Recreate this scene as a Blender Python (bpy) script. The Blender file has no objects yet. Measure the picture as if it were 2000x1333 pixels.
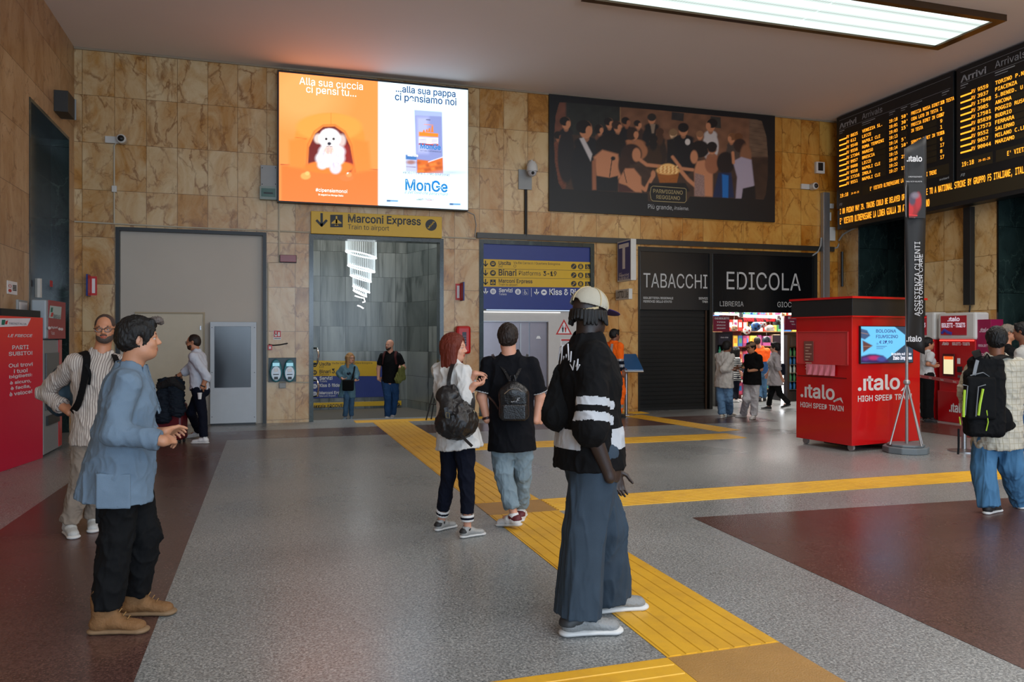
import bpy, bmesh, math, random
import numpy as np
from mathutils import Vector, Matrix

random.seed(7)
SC = bpy.context.scene
COL = SC.collection

# ------------------------------------------------------------------ camera
FPX = 1530.0                       # focal length in pixels of a 2000 px wide frame
HZ = 656.0                         # row of the horizon
CH = 1.63                          # eye height
TH = math.atan2(FPX, 4900.0)       # view turned clockwise from the end wall's normal
Fv = Vector((math.sin(TH), math.cos(TH), 0)); Rv = Vector((math.cos(TH), -math.sin(TH), 0)); Zv = Vector((0, 0, 1))
cam_d = bpy.data.cameras.new('camera'); cam = bpy.data.objects.new('camera', cam_d); COL.objects.link(cam)
cam_d.sensor_width = 36.0; cam_d.lens = FPX / 2000 * 36.0; cam_d.shift_y = (HZ - 666.5) / 2000.0
cam_d.clip_start = 0.05; cam_d.clip_end = 200
cam.location = (0, 0, CH); cam.rotation_euler = (math.radians(90), 0, -TH)
SC.camera = cam

# ------------------------------------------------------------------ world, exposure, big lights
SC.view_settings.view_transform = 'Standard'; SC.view_settings.look = 'None'
SC.view_settings.gamma = 1.0; SC.view_settings.use_curve_mapping = False
SC.view_settings.exposure = 0.12
wd = bpy.data.worlds.new('world'); SC.world = wd; wd.use_nodes = True
wd.node_tree.nodes['Background'].inputs[0].default_value = (0.62, 0.78, 1.0, 1)   # daylight entering from the open side of the hall behind the camera
wd.node_tree.nodes['Background'].inputs[1].default_value = 0.9

def ray(u, v):
    return Fv + Rv * ((u - 1000) / FPX) + Zv * (-(v - HZ) / FPX)
def proj(P):
    P = np.asarray(P, float) - np.array([0, 0, CH]); z = P @ np.array(Fv)
    return 1000 + FPX * (P @ np.array(Rv)) / z, HZ - FPX * P[..., 2] / z
CAM = Vector((0, 0, CH))
def ground(u, v, z=0.0):
    r = ray(u, v); t = (z - CH) / r.z
    return CAM + r * t
def at_depth(u, v, d):
    return CAM + ray(u, v) * d

class PL:
    """a vertical plane: o origin, ex to the right as seen from the hall, n into the hall"""
    def __init__(s, o, ex):
        s.o = Vector(o); s.z = s.o.z; s.o.z = 0; s.ex = Vector(ex).normalized(); s.up = Zv; s.n = s.ex.cross(Zv)
    def hit(s, u, v, off=0.0):
        r = ray(u, v); t = (s.o + s.n * off - CAM).dot(s.n) / r.dot(s.n); P = CAM + r * t
        return (P - s.o).dot(s.ex), P.z
    def P(s, a, b, c=0.0):
        return s.o + s.ex * a + s.up * b + s.n * c
    def shifted(s, c):
        return PL(s.o + s.n * c, s.ex)

DIST = FPX * CH / (828 - HZ)
DB = (ray(500, 828) * DIST).y                      # distance of the end wall
BACK = PL((0, DB, 0), (1, 0, 0))
XL = BACK.hit(145, 300)[0]; XR = BACK.hit(1637, 300)[0]
ZC = BACK.hit(145, 92)[1]                          # ceiling height
def vpdir(x):
    d = Fv + Rv * ((x - 1000) / FPX); d.z = 0; return d.normalized()
dl = vpdir(508); dr = vpdir(585)
LEFT = PL((XL, DB, 0), dl)                         # a < 0 towards the camera
RIGHT = PL((XR, DB, 0), -dr)                       # a > 0 towards the camera

def area(name, loc, rot, sx, sy, power, col):
    l = bpy.data.lights.new(name, 'AREA'); l.shape = 'RECTANGLE'; l.size = sx; l.size_y = sy; l.energy = power; l.color = col
    o = bpy.data.objects.new(name, l); COL.objects.link(o); o.location = loc; o.rotation_euler = rot
    return o
# the hall's long fluorescent ceiling fixtures (the visible one and its neighbours behind the camera) shine down
LIGHTS = [(8.9, 7.0, 420), (3.0, 0.5, 330), (9.0, 0.5, 330), (3.0, -5.5, 300), (9.0, -5.5, 300)]
for i, (x, y, pw) in enumerate(LIGHTS):
    area('fixture_light', (x, y, ZC - 0.12), (0, 0, 0), 6.6 if i == 0 else 5.0, 1.5, pw * 0.56, (1.0, 0.97, 0.92))
# daylight from the big doorways behind the camera
area('doorway_daylight', (3.0, -8.6, 2.6), (math.radians(84), 0, 0), 11, 4.6, 1000, (0.66, 0.82, 1.0))

# ------------------------------------------------------------------ materials
def lin(c):
    return tuple(((x / 255) / 12.92 if x / 255 <= 0.04045 else ((x / 255 + 0.055) / 1.055) ** 2.4) for x in c)
_M = {}
def mat(name, col, rough=0.5, metal=0.0, emit=0.0, spec=0.5, bump=0.0, bscale=60.0, alpha=1.0, trans=0.0, coat=0.0, var=0.0, vscale=8.0):
    """col in 0-255 display values of the surface's own colour"""
    if name in _M: return _M[name]
    m = bpy.data.materials.new(name); m.use_nodes = True; nt = m.node_tree; b = nt.nodes['Principled BSDF']
    c = (*lin(col), 1)
    b.inputs['Base Color'].default_value = c; b.inputs['Roughness'].default_value = rough; b.inputs['Metallic'].default_value = metal
    b.inputs['Specular IOR Level'].default_value = spec; b.inputs['Coat Weight'].default_value = coat
    if emit: b.inputs['Emission Color'].default_value = c; b.inputs['Emission Strength'].default_value = emit
    if trans: b.inputs['Transmission Weight'].default_value = trans
    if alpha < 1: b.inputs['Alpha'].default_value = alpha
    tc = nt.nodes.new('ShaderNodeTexCoord')
    nz = nt.nodes.new('ShaderNodeTexNoise'); nz.inputs['Scale'].default_value = bscale; nz.inputs['Detail'].default_value = 3
    nt.links.new(tc.outputs['Object'], nz.inputs['Vector'])
    if bump:
        bp = nt.nodes.new('ShaderNodeBump'); bp.inputs['Strength'].default_value = bump; bp.inputs['Distance'].default_value = 0.01
        nt.links.new(nz.outputs['Fac'], bp.inputs['Height']); nt.links.new(bp.outputs[0], b.inputs['Normal'])
    v = var if var else 0.06
    n2 = nt.nodes.new('ShaderNodeTexNoise'); n2.inputs['Scale'].default_value = vscale; n2.inputs['Detail'].default_value = 4
    nt.links.new(tc.outputs['Object'], n2.inputs['Vector'])
    if not emit:
        mx = nt.nodes.new('ShaderNodeMix'); mx.data_type = 'RGBA'
        mx.inputs[6].default_value = tuple(x * (1 - v) for x in c[:3]) + (1,); mx.inputs[7].default_value = tuple(min(1, x * (1 + v)) for x in c[:3]) + (1,)
        nt.links.new(n2.outputs['Fac'], mx.inputs[0]); nt.links.new(mx.outputs[2], b.inputs['Base Color'])
    _M[name] = m
    return m

class NT:
    def __init__(s, name):
        s.m = bpy.data.materials.new(name); s.m.use_nodes = True; s.t = s.m.node_tree; s.b = s.t.nodes['Principled BSDF']; _M[name] = s.m
    def n(s, kind, **kw):
        nd = s.t.nodes.new('ShaderNode' + kind)
        for k, v in kw.items():
            if k.startswith('i_'):
                key = k[2:]; key = int(key) if key.isdigit() else key.replace('_', ' ')
                nd.inputs[key].default_value = v
            else: setattr(nd, k, v)
        return nd
    def l(s, a, b): s.t.links.new(a, b)
    def ramp(s, fac, stops):
        r = s.n('ValToRGB'); cr = r.color_ramp
        while len(cr.elements) < len(stops): cr.elements.new(0.5)
        for e, (p, c) in zip(cr.elements, stops): e.position = p; e.color = c if len(c) == 4 else (*c, 1)
        s.l(fac, r.inputs[0]); return r.outputs[0]
    def mix(s, fac, a, b, blend='MIX'):
        x = s.n('Mix', data_type='RGBA', blend_type=blend)
        for i, v in ((0, fac), (6, a), (7, b)):
            if hasattr(v, 'is_linked') or hasattr(v, 'links'): s.l(v, x.inputs[i])
            else: x.inputs[i].default_value = v if i == 0 else ((*v, 1) if len(v) == 3 else v)
        return x.outputs[2]
    def math(s, op, a, b=0.0):
        x = s.n('Math', operation=op)
        for i, v in ((0, a), (1, b)):
            if hasattr(v, 'links'): s.l(v, x.inputs[i])
            else: x.inputs[i].default_value = v
        return x.outputs[0]

def marble(name, ang, light, dark, vein, bw=0.565, bh=0.86, z0=0.0, h0=0.0, rough=0.28, vein_w=0.035, grad=None, zs=0.62):
    """polished marble slabs; ang turns world xy so that x runs along the wall"""
    k = NT(name); tc = k.n('TexCoord'); mp = k.n('Mapping'); mp.inputs['Rotation'].default_value = (0, 0, ang)
    k.l(tc.outputs['Object'], mp.inputs[0]); sp = k.n('SeparateXYZ'); k.l(mp.outputs[0], sp.inputs[0])
    cb = k.n('CombineXYZ'); k.l(k.math('ADD', sp.outputs[0], h0 + 50 * bw), cb.inputs[0]); k.l(k.math('ADD', sp.outputs[2], z0 + 10 * bh), cb.inputs[1])
    br = k.n('TexBrick', offset=0.0, squash=1.0); br.inputs['Scale'].default_value = 1.0; br.inputs['Mortar Size'].default_value = 0.0035
    br.inputs['Mortar Smooth'].default_value = 0.0; br.inputs['Brick Width'].default_value = bw; br.inputs['Row Height'].default_value = bh
    br.inputs['Color1'].default_value = (0, 0, 0, 1); br.inputs['Color2'].default_value = (1, 1, 1, 1); br.inputs['Mortar'].default_value = (0.5, 0.5, 0.5, 1)
    k.l(cb.outputs[0], br.inputs['Vector'])
    rnd = br.outputs['Color']; W = k.math('MULTIPLY', rnd, 37.0)
    cb3 = k.n('CombineXYZ'); k.l(sp.outputs[0], cb3.inputs[0]); k.l(k.math('MULTIPLY', sp.outputs[2], zs), cb3.inputs[1]); k.l(W, cb3.inputs[2])
    def noise(sc, det, rough_=0.6, dist=0.0):
        q = k.n('TexNoise', noise_dimensions='3D'); q.inputs['Scale'].default_value = sc; q.inputs['Detail'].default_value = det
        q.inputs['Roughness'].default_value = rough_; q.inputs['Distortion'].default_value = dist; k.l(cb3.outputs[0], q.inputs['Vector']); return q
    n1 = noise(3.0, 5, 0.62, 0.7); n2 = noise(1.6, 6, 0.65, 1.2)
    vadd = k.n('VectorMath', operation='MULTIPLY_ADD'); k.l(n1.outputs['Color'], vadd.inputs[0]); vadd.inputs[1].default_value = (0.5, 0.5, 0.0); k.l(cb3.outputs[0], vadd.inputs[2])
    vo = k.n('TexVoronoi', feature='DISTANCE_TO_EDGE'); vo.inputs['Scale'].default_value = 2.3; k.l(vadd.outputs[0], vo.inputs['Vector'])
    vo2 = k.n('TexVoronoi', feature='DISTANCE_TO_EDGE'); vo2.inputs['Scale'].default_value = 5.5; k.l(vadd.outputs[0], vo2.inputs['Vector'])
    tone = k.math('ADD', k.math('MULTIPLY', n2.outputs['Fac'], 1.1), k.math('MULTIPLY', rnd, 0.22))
    base = k.ramp(tone, [(0.46, light), (0.66, tuple((a + b) / 2 for a, b in zip(light, dark))), (0.84, dark), (0.98, vein)])
    vm = k.math('MULTIPLY', k.ramp(vo.outputs['Distance'], [(0.0, (1, 1, 1)), (vein_w * 1.5, (0, 0, 0))]), k.ramp(n1.outputs['Fac'], [(0.40, (0.15,) * 3), (0.62, (1, 1, 1))]))
    vm2 = k.math('MULTIPLY', k.ramp(vo2.outputs['Distance'], [(0.0, (0.6,) * 3), (vein_w * 0.8, (0, 0, 0))]), k.ramp(n2.outputs['Fac'], [(0.45, (0, 0, 0)), (0.65, (1, 1, 1))]))
    c = k.mix(k.math('MULTIPLY', vm, 0.85), base, vein); c = k.mix(vm2, c, vein)
    if grad:                       # redder slabs were laid towards one end
        g = k.n('MapRange'); k.l(sp.outputs[0], g.inputs[0]); g.inputs[1].default_value = grad[0]; g.inputs[2].default_value = grad[1]
        c = k.mix(g.outputs[0], c, k.mix(1.0, c, grad[2], 'MULTIPLY'))
    c = k.mix(br.outputs['Fac'], c, tuple(x * 0.28 for x in dark))
    k.l(c, k.b.inputs['Base Color']); k.b.inputs['Roughness'].default_value = rough
    return k.m

def terrazzo(name, a, b, c, rough=0.34):
    k = NT(name); tc = k.n('TexCoord')
    n1 = k.n('TexNoise'); n1.inputs['Scale'].default_value = 75; n1.inputs['Detail'].default_value = 3; n1.inputs['Roughness'].default_value = 0.8
    n2 = k.n('TexNoise'); n2.inputs['Scale'].default_value = 0.55; n2.inputs['Detail'].default_value = 5
    vo = k.n('TexVoronoi'); vo.inputs['Scale'].default_value = 70
    for q in (n1, n2, vo): k.l(tc.outputs['Object'], q.inputs['Vector'])
    col = k.ramp(n1.outputs['Fac'], [(0.36, a), (0.5, b), (0.66, c)])
    chip = k.ramp(vo.outputs['Color'], [(0.0, (0.6,) * 3), (0.5, (1,) * 3), (1.0, (1.35,) * 3)])
    col = k.mix(0.75, col, chip, 'MULTIPLY')
    col = k.mix(0.55, col, k.ramp(n2.outputs['Fac'], [(0.3, (0.78,) * 3), (0.7, (1.2,) * 3)]), 'MULTIPLY')
    k.l(col, k.b.inputs['Base Color'])
    k.l(k.ramp(n2.outputs['Fac'], [(0.3, (rough - 0.05,) * 3), (0.7, (rough + 0.1,) * 3)]), k.b.inputs['Roughness'])
    k.b.inputs['Specular IOR Level'].default_value = 0.5
    return k.m

def attr_mat(name, emit=0.0, rough=0.5, base=1.0):
    """colour comes from the printed / shown picture stored on the mesh"""
    k = NT(name); a = k.n('Attribute', attribute_name='pic')
    nz = k.n('TexNoise'); nz.inputs['Scale'].default_value = 400; nz.inputs['Detail'].default_value = 1
    tc = k.n('TexCoord'); k.l(tc.outputs['Object'], nz.inputs['Vector'])
    g = k.mix(1.0, a.outputs['Color'], k.ramp(nz.outputs['Fac'], [(0.3, (0.93,) * 3), (0.7, (1.0,) * 3)]), 'MULTIPLY')
    if emit:
        k.l(g, k.b.inputs['Emission Color']); k.b.inputs['Emission Strength'].default_value = emit; k.b.inputs['Base Color'].default_value = (0.01, 0.01, 0.01, 1)
    else: k.l(g, k.b.inputs['Base Color'])
    k.b.inputs['Roughness'].default_value = rough
    return k.m

# ------------------------------------------------------------------ objects
def tag(o, label=None, cat=None, group=None, kind=None):
    if label: o['label'] = label
    if cat: o['category'] = cat
    if group: o['group'] = group
    if kind: o['kind'] = kind
    return o
def thing(name, label, cat, loc, rz=0.0, group=None):
    o = bpy.data.objects.new(name, None); COL.objects.link(o); o.location = loc; o.rotation_euler = (0, 0, rz); o.empty_display_size = 0.1
    return tag(o, label, cat, group)
def top_of(o):
    while o.parent: o = o.parent
    return o

class MB:
    def __init__(s): s.v = []; s.f = []; s.mi = []; s.cur = 0
    def add(s, vs, fs):
        n = len(s.v); s.v += [tuple(p) for p in vs]; s.f += [tuple(i + n for i in f) for f in fs]; s.mi += [s.cur] * len(fs); return s
    def hexa(s, p):                 # 8 corners: bottom ring 0-3, top ring 4-7
        return s.add(p, [(3, 2, 1, 0), (4, 5, 6, 7), (0, 1, 5, 4), (1, 2, 6, 5), (2, 3, 7, 6), (3, 0, 4, 7)])
    def box(s, x0, y0, z0, x1, y1, z1):
        return s.hexa([(x0, y0, z0), (x1, y0, z0), (x1, y1, z0), (x0, y1, z0), (x0, y0, z1), (x1, y0, z1), (x1, y1, z1), (x0, y1, z1)])
    def pbox(s, pl, a0, b0, a1, b1, c0, c1):
        P = pl.P
        return s.hexa([P(a0, b0, c1), P(a1, b0, c1), P(a1, b0, c0), P(a0, b0, c0), P(a0, b1, c1), P(a1, b1, c1), P(a1, b1, c0), P(a0, b1, c0)])
    def prism(s, pts, off):         # pts: 3D polygon, off: extrusion vector
        n = len(pts); q = [Vector(p) + Vector(off) for p in pts]
        return s.add(list(pts) + q, [tuple(range(n))[::-1], tuple(range(n, 2 * n))] + [(i, (i + 1) % n, n + (i + 1) % n, n + i) for i in range(n)])
    def pprism(s, pl, ab, c0, c1):
        return s.prism([pl.P(a, b, c0) for a, b in ab], pl.n * (c1 - c0))
    def poly(s, pts): return s.add(pts, [tuple(range(len(pts)))])
    def tube(s, path, r, n=10, cap=True):
        path = [Vector(p) for p in path]; rs = r if isinstance(r, (list, tuple)) else [r] * len(path)
        vs = []; fs = []; prev = None
        for i, p in enumerate(path):
            d = (path[min(i + 1, len(path) - 1)] - path[max(i - 1, 0)]).normalized()
            if prev is None: a = d.orthogonal().normalized()
            else: a = (prev - d * prev.dot(d)); a = a.normalized() if a.length > 1e-6 else d.orthogonal().normalized()
            prev = a; b = d.cross(a)
            for j in range(n): t = 2 * math.pi * j / n; vs.append(p + (a * math.cos(t) + b * math.sin(t)) * rs[i])
        for i in range(len(path) - 1):
            for j in range(n): fs.append((i * n + j, i * n + (j + 1) % n, (i + 1) * n + (j + 1) % n, (i + 1) * n + j))
        if cap: fs += [tuple(range(n))[::-1], tuple(range((len(path) - 1) * n, len(path) * n))]
        return s.add(vs, fs)
    def lathe(s, c, prof, n=20, axis=Zv, cap=True):   # prof: (r, h)
        ax = Vector(axis).normalized(); a = ax.orthogonal().normalized(); b = ax.cross(a); c = Vector(c)
        vs = []; fs = []
        for r, h in prof:
            for j in range(n): t = 2 * math.pi * j / n; vs.append(c + ax * h + (a * math.cos(t) + b * math.sin(t)) * r)
        for i in range(len(prof) - 1):
            for j in range(n): fs.append((i * n + j, i * n + (j + 1) % n, (i + 1) * n + (j + 1) % n, (i + 1) * n + j))
        if cap: fs += [tuple(range(n))[::-1], tuple(range((len(prof) - 1) * n, len(prof) * n))]
        return s.add(vs, fs)
    def ball(s, c, r, n=14, m=8, sc=(1, 1, 1)):
        c = Vector(c); vs = [c + Vector((0, 0, -r * sc[2]))]; fs = []
        for i in range(1, m):
            ph = -math.pi / 2 + math.pi * i / m
            for j in range(n): t = 2 * math.pi * j / n; vs.append(c + Vector((r * sc[0] * math.cos(ph) * math.cos(t), r * sc[1] * math.cos(ph) * math.sin(t), r * sc[2] * math.sin(ph))))
        vs.append(c + Vector((0, 0, r * sc[2]))); L = len(vs) - 1
        for j in range(n): fs.append((0, 1 + (j + 1) % n, 1 + j)); fs.append((L, L - n + j, L - n + (j + 1) % n))
        for i in range(m - 2):
            for j in range(n): a = 1 + i * n; fs.append((a + j, a + (j + 1) % n, a + n + (j + 1) % n, a + n + j))
        return s.add(vs, fs)
    def build(s, name, mats, parent=None, smooth=False, bevel=0.0, local=False):
        V = [Vector(p) for p in s.v]
        if parent is not None:
            rt = top_of(parent); org = Vector((0, 0, 0)) if local else rt.location
        elif local: org = Vector((0, 0, 0))
        else:
            xs = [p.x for p in V]; ys = [p.y for p in V]; zs = [p.z for p in V]
            org = Vector(((min(xs) + max(xs)) / 2, (min(ys) + max(ys)) / 2, min(zs)))
        me = bpy.data.meshes.new(name); me.from_pydata([tuple(p - org) for p in V], [], s.f)
        for m in (mats if isinstance(mats, (list, tuple)) else [mats]): me.materials.append(m)
        if any(s.mi): me.polygons.foreach_set('material_index', s.mi)
        if smooth: me.polygons.foreach_set('use_smooth', [True] * len(s.f))
        me.update(); bm = bmesh.new(); bm.from_mesh(me); bmesh.ops.recalc_face_normals(bm, faces=bm.faces); bm.to_mesh(me); bm.free()
        if smooth: me.set_sharp_from_angle(angle=math.radians(40))
        o = bpy.data.objects.new(name, me); COL.objects.link(o)
        if parent is not None: o.parent = parent
        elif not local: o.location = org
        if bevel:
            bv = o.modifiers.new('bevel', 'BEVEL'); bv.width = bevel; bv.segments = 2; bv.limit_method = 'ANGLE'
        return o
def world_build(mb, name, mats):          # setting: keeps its origin at the world's, so slab joints line up
    return tag(mb.build(name, mats, None, local=True), kind='structure')

# ------------------------------------------------------------------ lettering
_TX = {}
def text_geo(s, bold=0.0, shear=0.0, font=None):
    key = (s, bold, shear, font)
    if key in _TX: return _TX[key]
    cu = bpy.data.curves.new('tx', 'FONT'); cu.body = s; cu.size = 1.0; cu.offset = bold; cu.shear = shear; cu.resolution_u = 3
    f = FONTS.get(font)
    if f: cu.font = f
    ob = bpy.data.objects.new('tx', cu); me = ob.to_mesh()
    v = np.zeros(len(me.vertices) * 3); me.vertices.foreach_get('co', v); v = v.reshape(-1, 3)[:, :2].copy()
    f = [tuple(p.vertices) for p in me.polygons]; ob.to_mesh_clear(); bpy.data.objects.remove(ob); bpy.data.curves.remove(cu)
    if len(v): v -= v.min(0); wh = np.maximum(v.max(0), 1e-6); v = v / wh
    else: wh = np.array([1, 1])
    _TX[key] = (v, f, wh); return _TX[key]
FONTS = {}
import os
_fd = bpy.utils.system_resource('DATAFILES', path='fonts')
for key, fn in (('sans', 'Inter.woff2'), ('mono', 'DejaVuSansMono.woff2')):
    try: FONTS[key] = bpy.data.fonts.load(os.path.join(_fd, fn))
    except Exception: pass

def letters(mb, pl, s, bl, tr, off=0.004, bold=0.0, shear=0.0, font='sans', px=True, asp=1.1, hpx=None):
    """fit the string's outline into the box from bl to tr (photo pixels on plane pl, or plane coordinates)"""
    v, f, wh = text_geo(s, bold, shear, font)
    if px:                        # width and middle from the photograph, level baseline and the font's own proportions on the sign
        a0, a1 = pl.hit(*bl)[0], pl.hit(*tr)[0]; bc = pl.hit((bl[0] + tr[0]) / 2, (bl[1] + tr[1]) / 2)[1]
        h = abs(a1 - a0) * wh[1] / wh[0] * asp
        if hpx: h = abs(pl.hit(bl[0], bl[1] - hpx)[1] - pl.hit(*bl)[1])
        b0, b1 = bc - h / 2, bc + h / 2
    else: (a0, b0), (a1, b1) = bl, tr
    mb.add([pl.P(a0 + (a1 - a0) * x, b0 + (b1 - b0) * y, off) for x, y in v], f); return mb
# ------------------------------------------------------------------ palette
blackm = mat('black_paint', (20, 22, 23), 0.45)
darkm = mat('dark_metal', (34, 36, 37), 0.4, 0.3)
steelm = mat('brushed_steel', (150, 150, 152), 0.32, 0.9, bump=0.05, bscale=300)
alum = mat('aluminium', (165, 166, 168), 0.35, 0.8)
whitem = mat('white_plastic', (205, 203, 196), 0.5)
offwh = mat('off_white_paint', (186, 176, 162), 0.55, var=0.08, vscale=1.2)
greym = mat('grey_plastic', (150, 152, 150), 0.5)
redm = mat('red_paint', (190, 12, 16), 0.35)
yelm = mat('sign_yellow', (212, 168, 2), 0.45)
blum = mat('sign_blue', (4, 38, 122), 0.4)
inkw = mat('white_lettering', (225, 225, 225), 0.5)
inkk = mat('black_lettering', (22, 22, 24), 0.5)
gmarb = marble('green_marble', 0, lin((40, 56, 54)), lin((20, 30, 30)), lin((60, 78, 72)), 0.9, 1.2, rough=0.16, vein_w=0.02)
ANG_L = -math.atan2(dl.y, dl.x); ANG_R = -math.atan2(RIGHT.ex.y, RIGHT.ex.x)
m_back = marble('ochre_marble', 0, lin((208, 184, 142)), lin((180, 130, 64)), lin((124, 76, 26)), 0.511, 0.825, z0=-0.057, h0=0.012, grad=(3.0, 10.0, lin((255, 220, 142))))
m_left = marble('tan_marble', ANG_L, lin((192, 162, 122)), lin((160, 120, 74)), lin((116, 78, 42)), 1.02, 0.825, z0=-0.3, rough=0.35, vein_w=0.02)
m_right = marble('cream_marble', ANG_R, lin((208, 180, 132)), lin((180, 132, 66)), lin((122, 82, 34)), 0.60, 1.0, z0=-0.1, rough=0.3, vein_w=0.03)
greyt = marble('grey_striped_marble', 0, lin((150, 156, 152)), lin((92, 100, 98)), lin((60, 68, 66)), 0.62, 0.62, rough=0.3, zs=0.06, vein_w=0.05)
t_grey = terrazzo('grey_terrazzo', lin((90, 92, 93)), lin((132, 135, 135)), lin((176, 177, 174)), 0.27)
t_brown = terrazzo('brown_terrazzo', lin((66, 46, 43)), lin((86, 61, 56)), lin((106, 80, 72)), 0.25)
m_ceil = mat('ceiling_plaster', (226, 216, 210), 0.8, bump=0.1, bscale=3, var=0.05, vscale=0.5)

# ------------------------------------------------------------------ setting
b = MB(); b.box(-9, -10, -0.3, XR + 12, DB + 0.28, 0.0); b.box(7.9, DB + 0.28, -0.3, 17, DB + 5, 0.0)
floor = world_build(b, 'floor', t_grey)
b = MB(); b.box(-9, -10, ZC, XR + 12, DB + 0.3, ZC + 0.3); ceiling = world_build(b, 'ceiling', m_ceil)

def Gp(u, v, z=0.0015): p = ground(u, v, 0); return Vector((p.x, p.y, z))
def floor_poly(pts, name='trim_1', m=t_brown, z=0.0022):
    mb = MB(); q = [Gp(u, v, 0.0004) for u, v in pts]; mb.prism(q, (0, 0, z - 0.0004)); return world_build(mb, name, m)
# brown terrazzo fields laid in the grey floor (corner points on the floor)
def xy(x, y): return Vector((x, y, 0.0004))
def floor_xy(pts, name):
    mb = MB(); mb.prism([xy(*p) for p in pts], (0, 0, 0.0018)); return world_build(mb, name, t_brown)
gx = lambda u, v: tuple(ground(u, v))[:2]
yb1 = gx(600, 857)[1]; yb2 = gx(600, 838)[1]
xa = gx(448, 860)[0]
# long band in front of the end wall, joined to the band running towards the camera
A = gx(448, 860); Bq = gx(247, 1333); A = ((A[0] + Bq[0]) / 2, A[1])
K = gx(0, 1036); K2 = gx(140, 940)
dx = (K2[0] - K[0]) / (K2[1] - K[1])
farl = K2[0] + dx * (yb2 - K2[1])
floor_xy([(A[0], -6), (A[0], A[1]), (XR - 3.5, yb1 - 0.1), (XR - 3.5, yb2 - 0.1), (XL + 0.35, yb2), (K2[0] + dx * (10.6 - K2[1]), 10.6), (K[0] + dx * (-2 - K[1]), -2), (K[0] + dx * (-2 - K[1]), -6)], 'trim_1')
# diamond-cornered field at the camera's right
c0 = gx(1352, 1012); c1 = gx(2060, 968)
c2 = gx(2000, 1308)
dd = ((c2[0] - c0[0]) / (c0[1] - c2[1]))
floor_xy([c0, (c0[0] + dd * (c0[1] + 6), -6), (c0[0] + dd * (c0[1] + 6) + 6, -6), (c1[0] + 3, c1[1] + 0.0), c1], 'trim_2')
c3 = gx(1797, 822); c4 = gx(1905, 837); c5 = gx(1895, 856); c6 = gx(1799, 844)
e = 1.9
floor_xy([c3, (c3[0] + (c4[0] - c3[0]) * e, c3[1] + (c4[1] - c3[1]) * e), (c6[0] + (c5[0] - c6[0]) * e, c6[1] + (c5[1] - c6[1]) * e), c6], 'trim_3')

# ---- end wall with its openings
def BA(u, v=447): return BACK.hit(u, v)[0]
def BZ(u, v): return BACK.hit(u, v)[1]
o1 = (BA(226), BA(520), BZ(372, 449)); o2 = (BA(604), BA(866), BZ(735, 462)); o3 = (BA(936), BA(1160), BZ(1050, 472)); o4 = (BA(1246), BA(1596), BZ(1420, 488))
b = MB(); T = -0.28
for a0, a1, z0, z1 in ((XL - 0.3, o1[0], 0, ZC), (o1[0], o1[1], o1[2], ZC), (o1[1], o2[0], 0, ZC), (o2[0], o2[1], o2[2], ZC), (o2[1], o3[0], 0, ZC),
                       (o3[0], o3[1], o3[2], ZC), (o3[1], o4[0], 0, ZC), (o4[0], o4[1], o4[2], ZC), (o4[1], XR + 0.3, 0, ZC)):
    b.pbox(BACK, a0, z0, a1, z1, T, 0)
wall_back = world_build(b, 'wall_back', m_back)
b = MB()                                             # pipes of light plaster cove under the ceiling
b.pbox(BACK, XL, ZC - 0.035, XR, ZC - 0.002, 0.001, 0.03); world_build(b, 'trim_4', mat('cove', (150, 135, 112), 0.6))
# dark frames lining the openings
def lining(name, o, w, m, out=0.03, depth=T, bottom=False):
    b = MB(); a0, a1, z = o
    b.pbox(BACK, a0 - 0.002, 0, a0 + w, z, depth, out); b.pbox(BACK, a1 - w, 0, a1 + 0.002, z, depth, out); b.pbox(BACK, a0 + w, z - w, a1 - w, z + 0.002, depth, out)
    return world_build(b, name, m)
lining('trim_5', o1, 0.06, darkm, 0.02); lining('trim_6', o2, 0.075, gmarb, 0.02); lining('trim_7', o3, 0.085, gmarb, 0.02)
b = MB(); b.pbox(BACK, o3[0] - 0.06, o3[2] + 0.02, XR - 0.15, o3[2] + 0.13, 0.001, 0.06); world_build(b, 'trim_8', mat('dark_marble_lintel', (46, 44, 38), 0.35, var=0.25, vscale=6))

# ---- left wall and its green marble recess
lh = LEFT.hit
n0, n1 = lh(57, 400)[0], lh(134, 400)[0]; nz = (lh(57, 190)[1] + lh(134, 268)[1]) / 2
b = MB(); b.pbox(LEFT, -17, 0, n0, ZC, -0.3, 0); b.pbox(LEFT, n0, nz, n1, ZC, -0.3, 0); b.pbox(LEFT, n1, 0, 0.05, ZC, -0.3, 0); wall_left = world_build(b, 'wall_left', m_left)
b = MB(); b.pbox(LEFT, n0, 0, n1, nz, -0.34, -0.26); b.pbox(LEFT, n0, 0, n0 + 0.04, nz, -0.3, 0.012); b.pbox(LEFT, n1 - 0.03, 0, n1, nz, -0.3, 0.012); b.pbox(LEFT, n0 + 0.04, nz - 0.05, n1 - 0.03, nz, -0.3, 0.012)
world_build(b, 'trim_9', gmarb)

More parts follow.
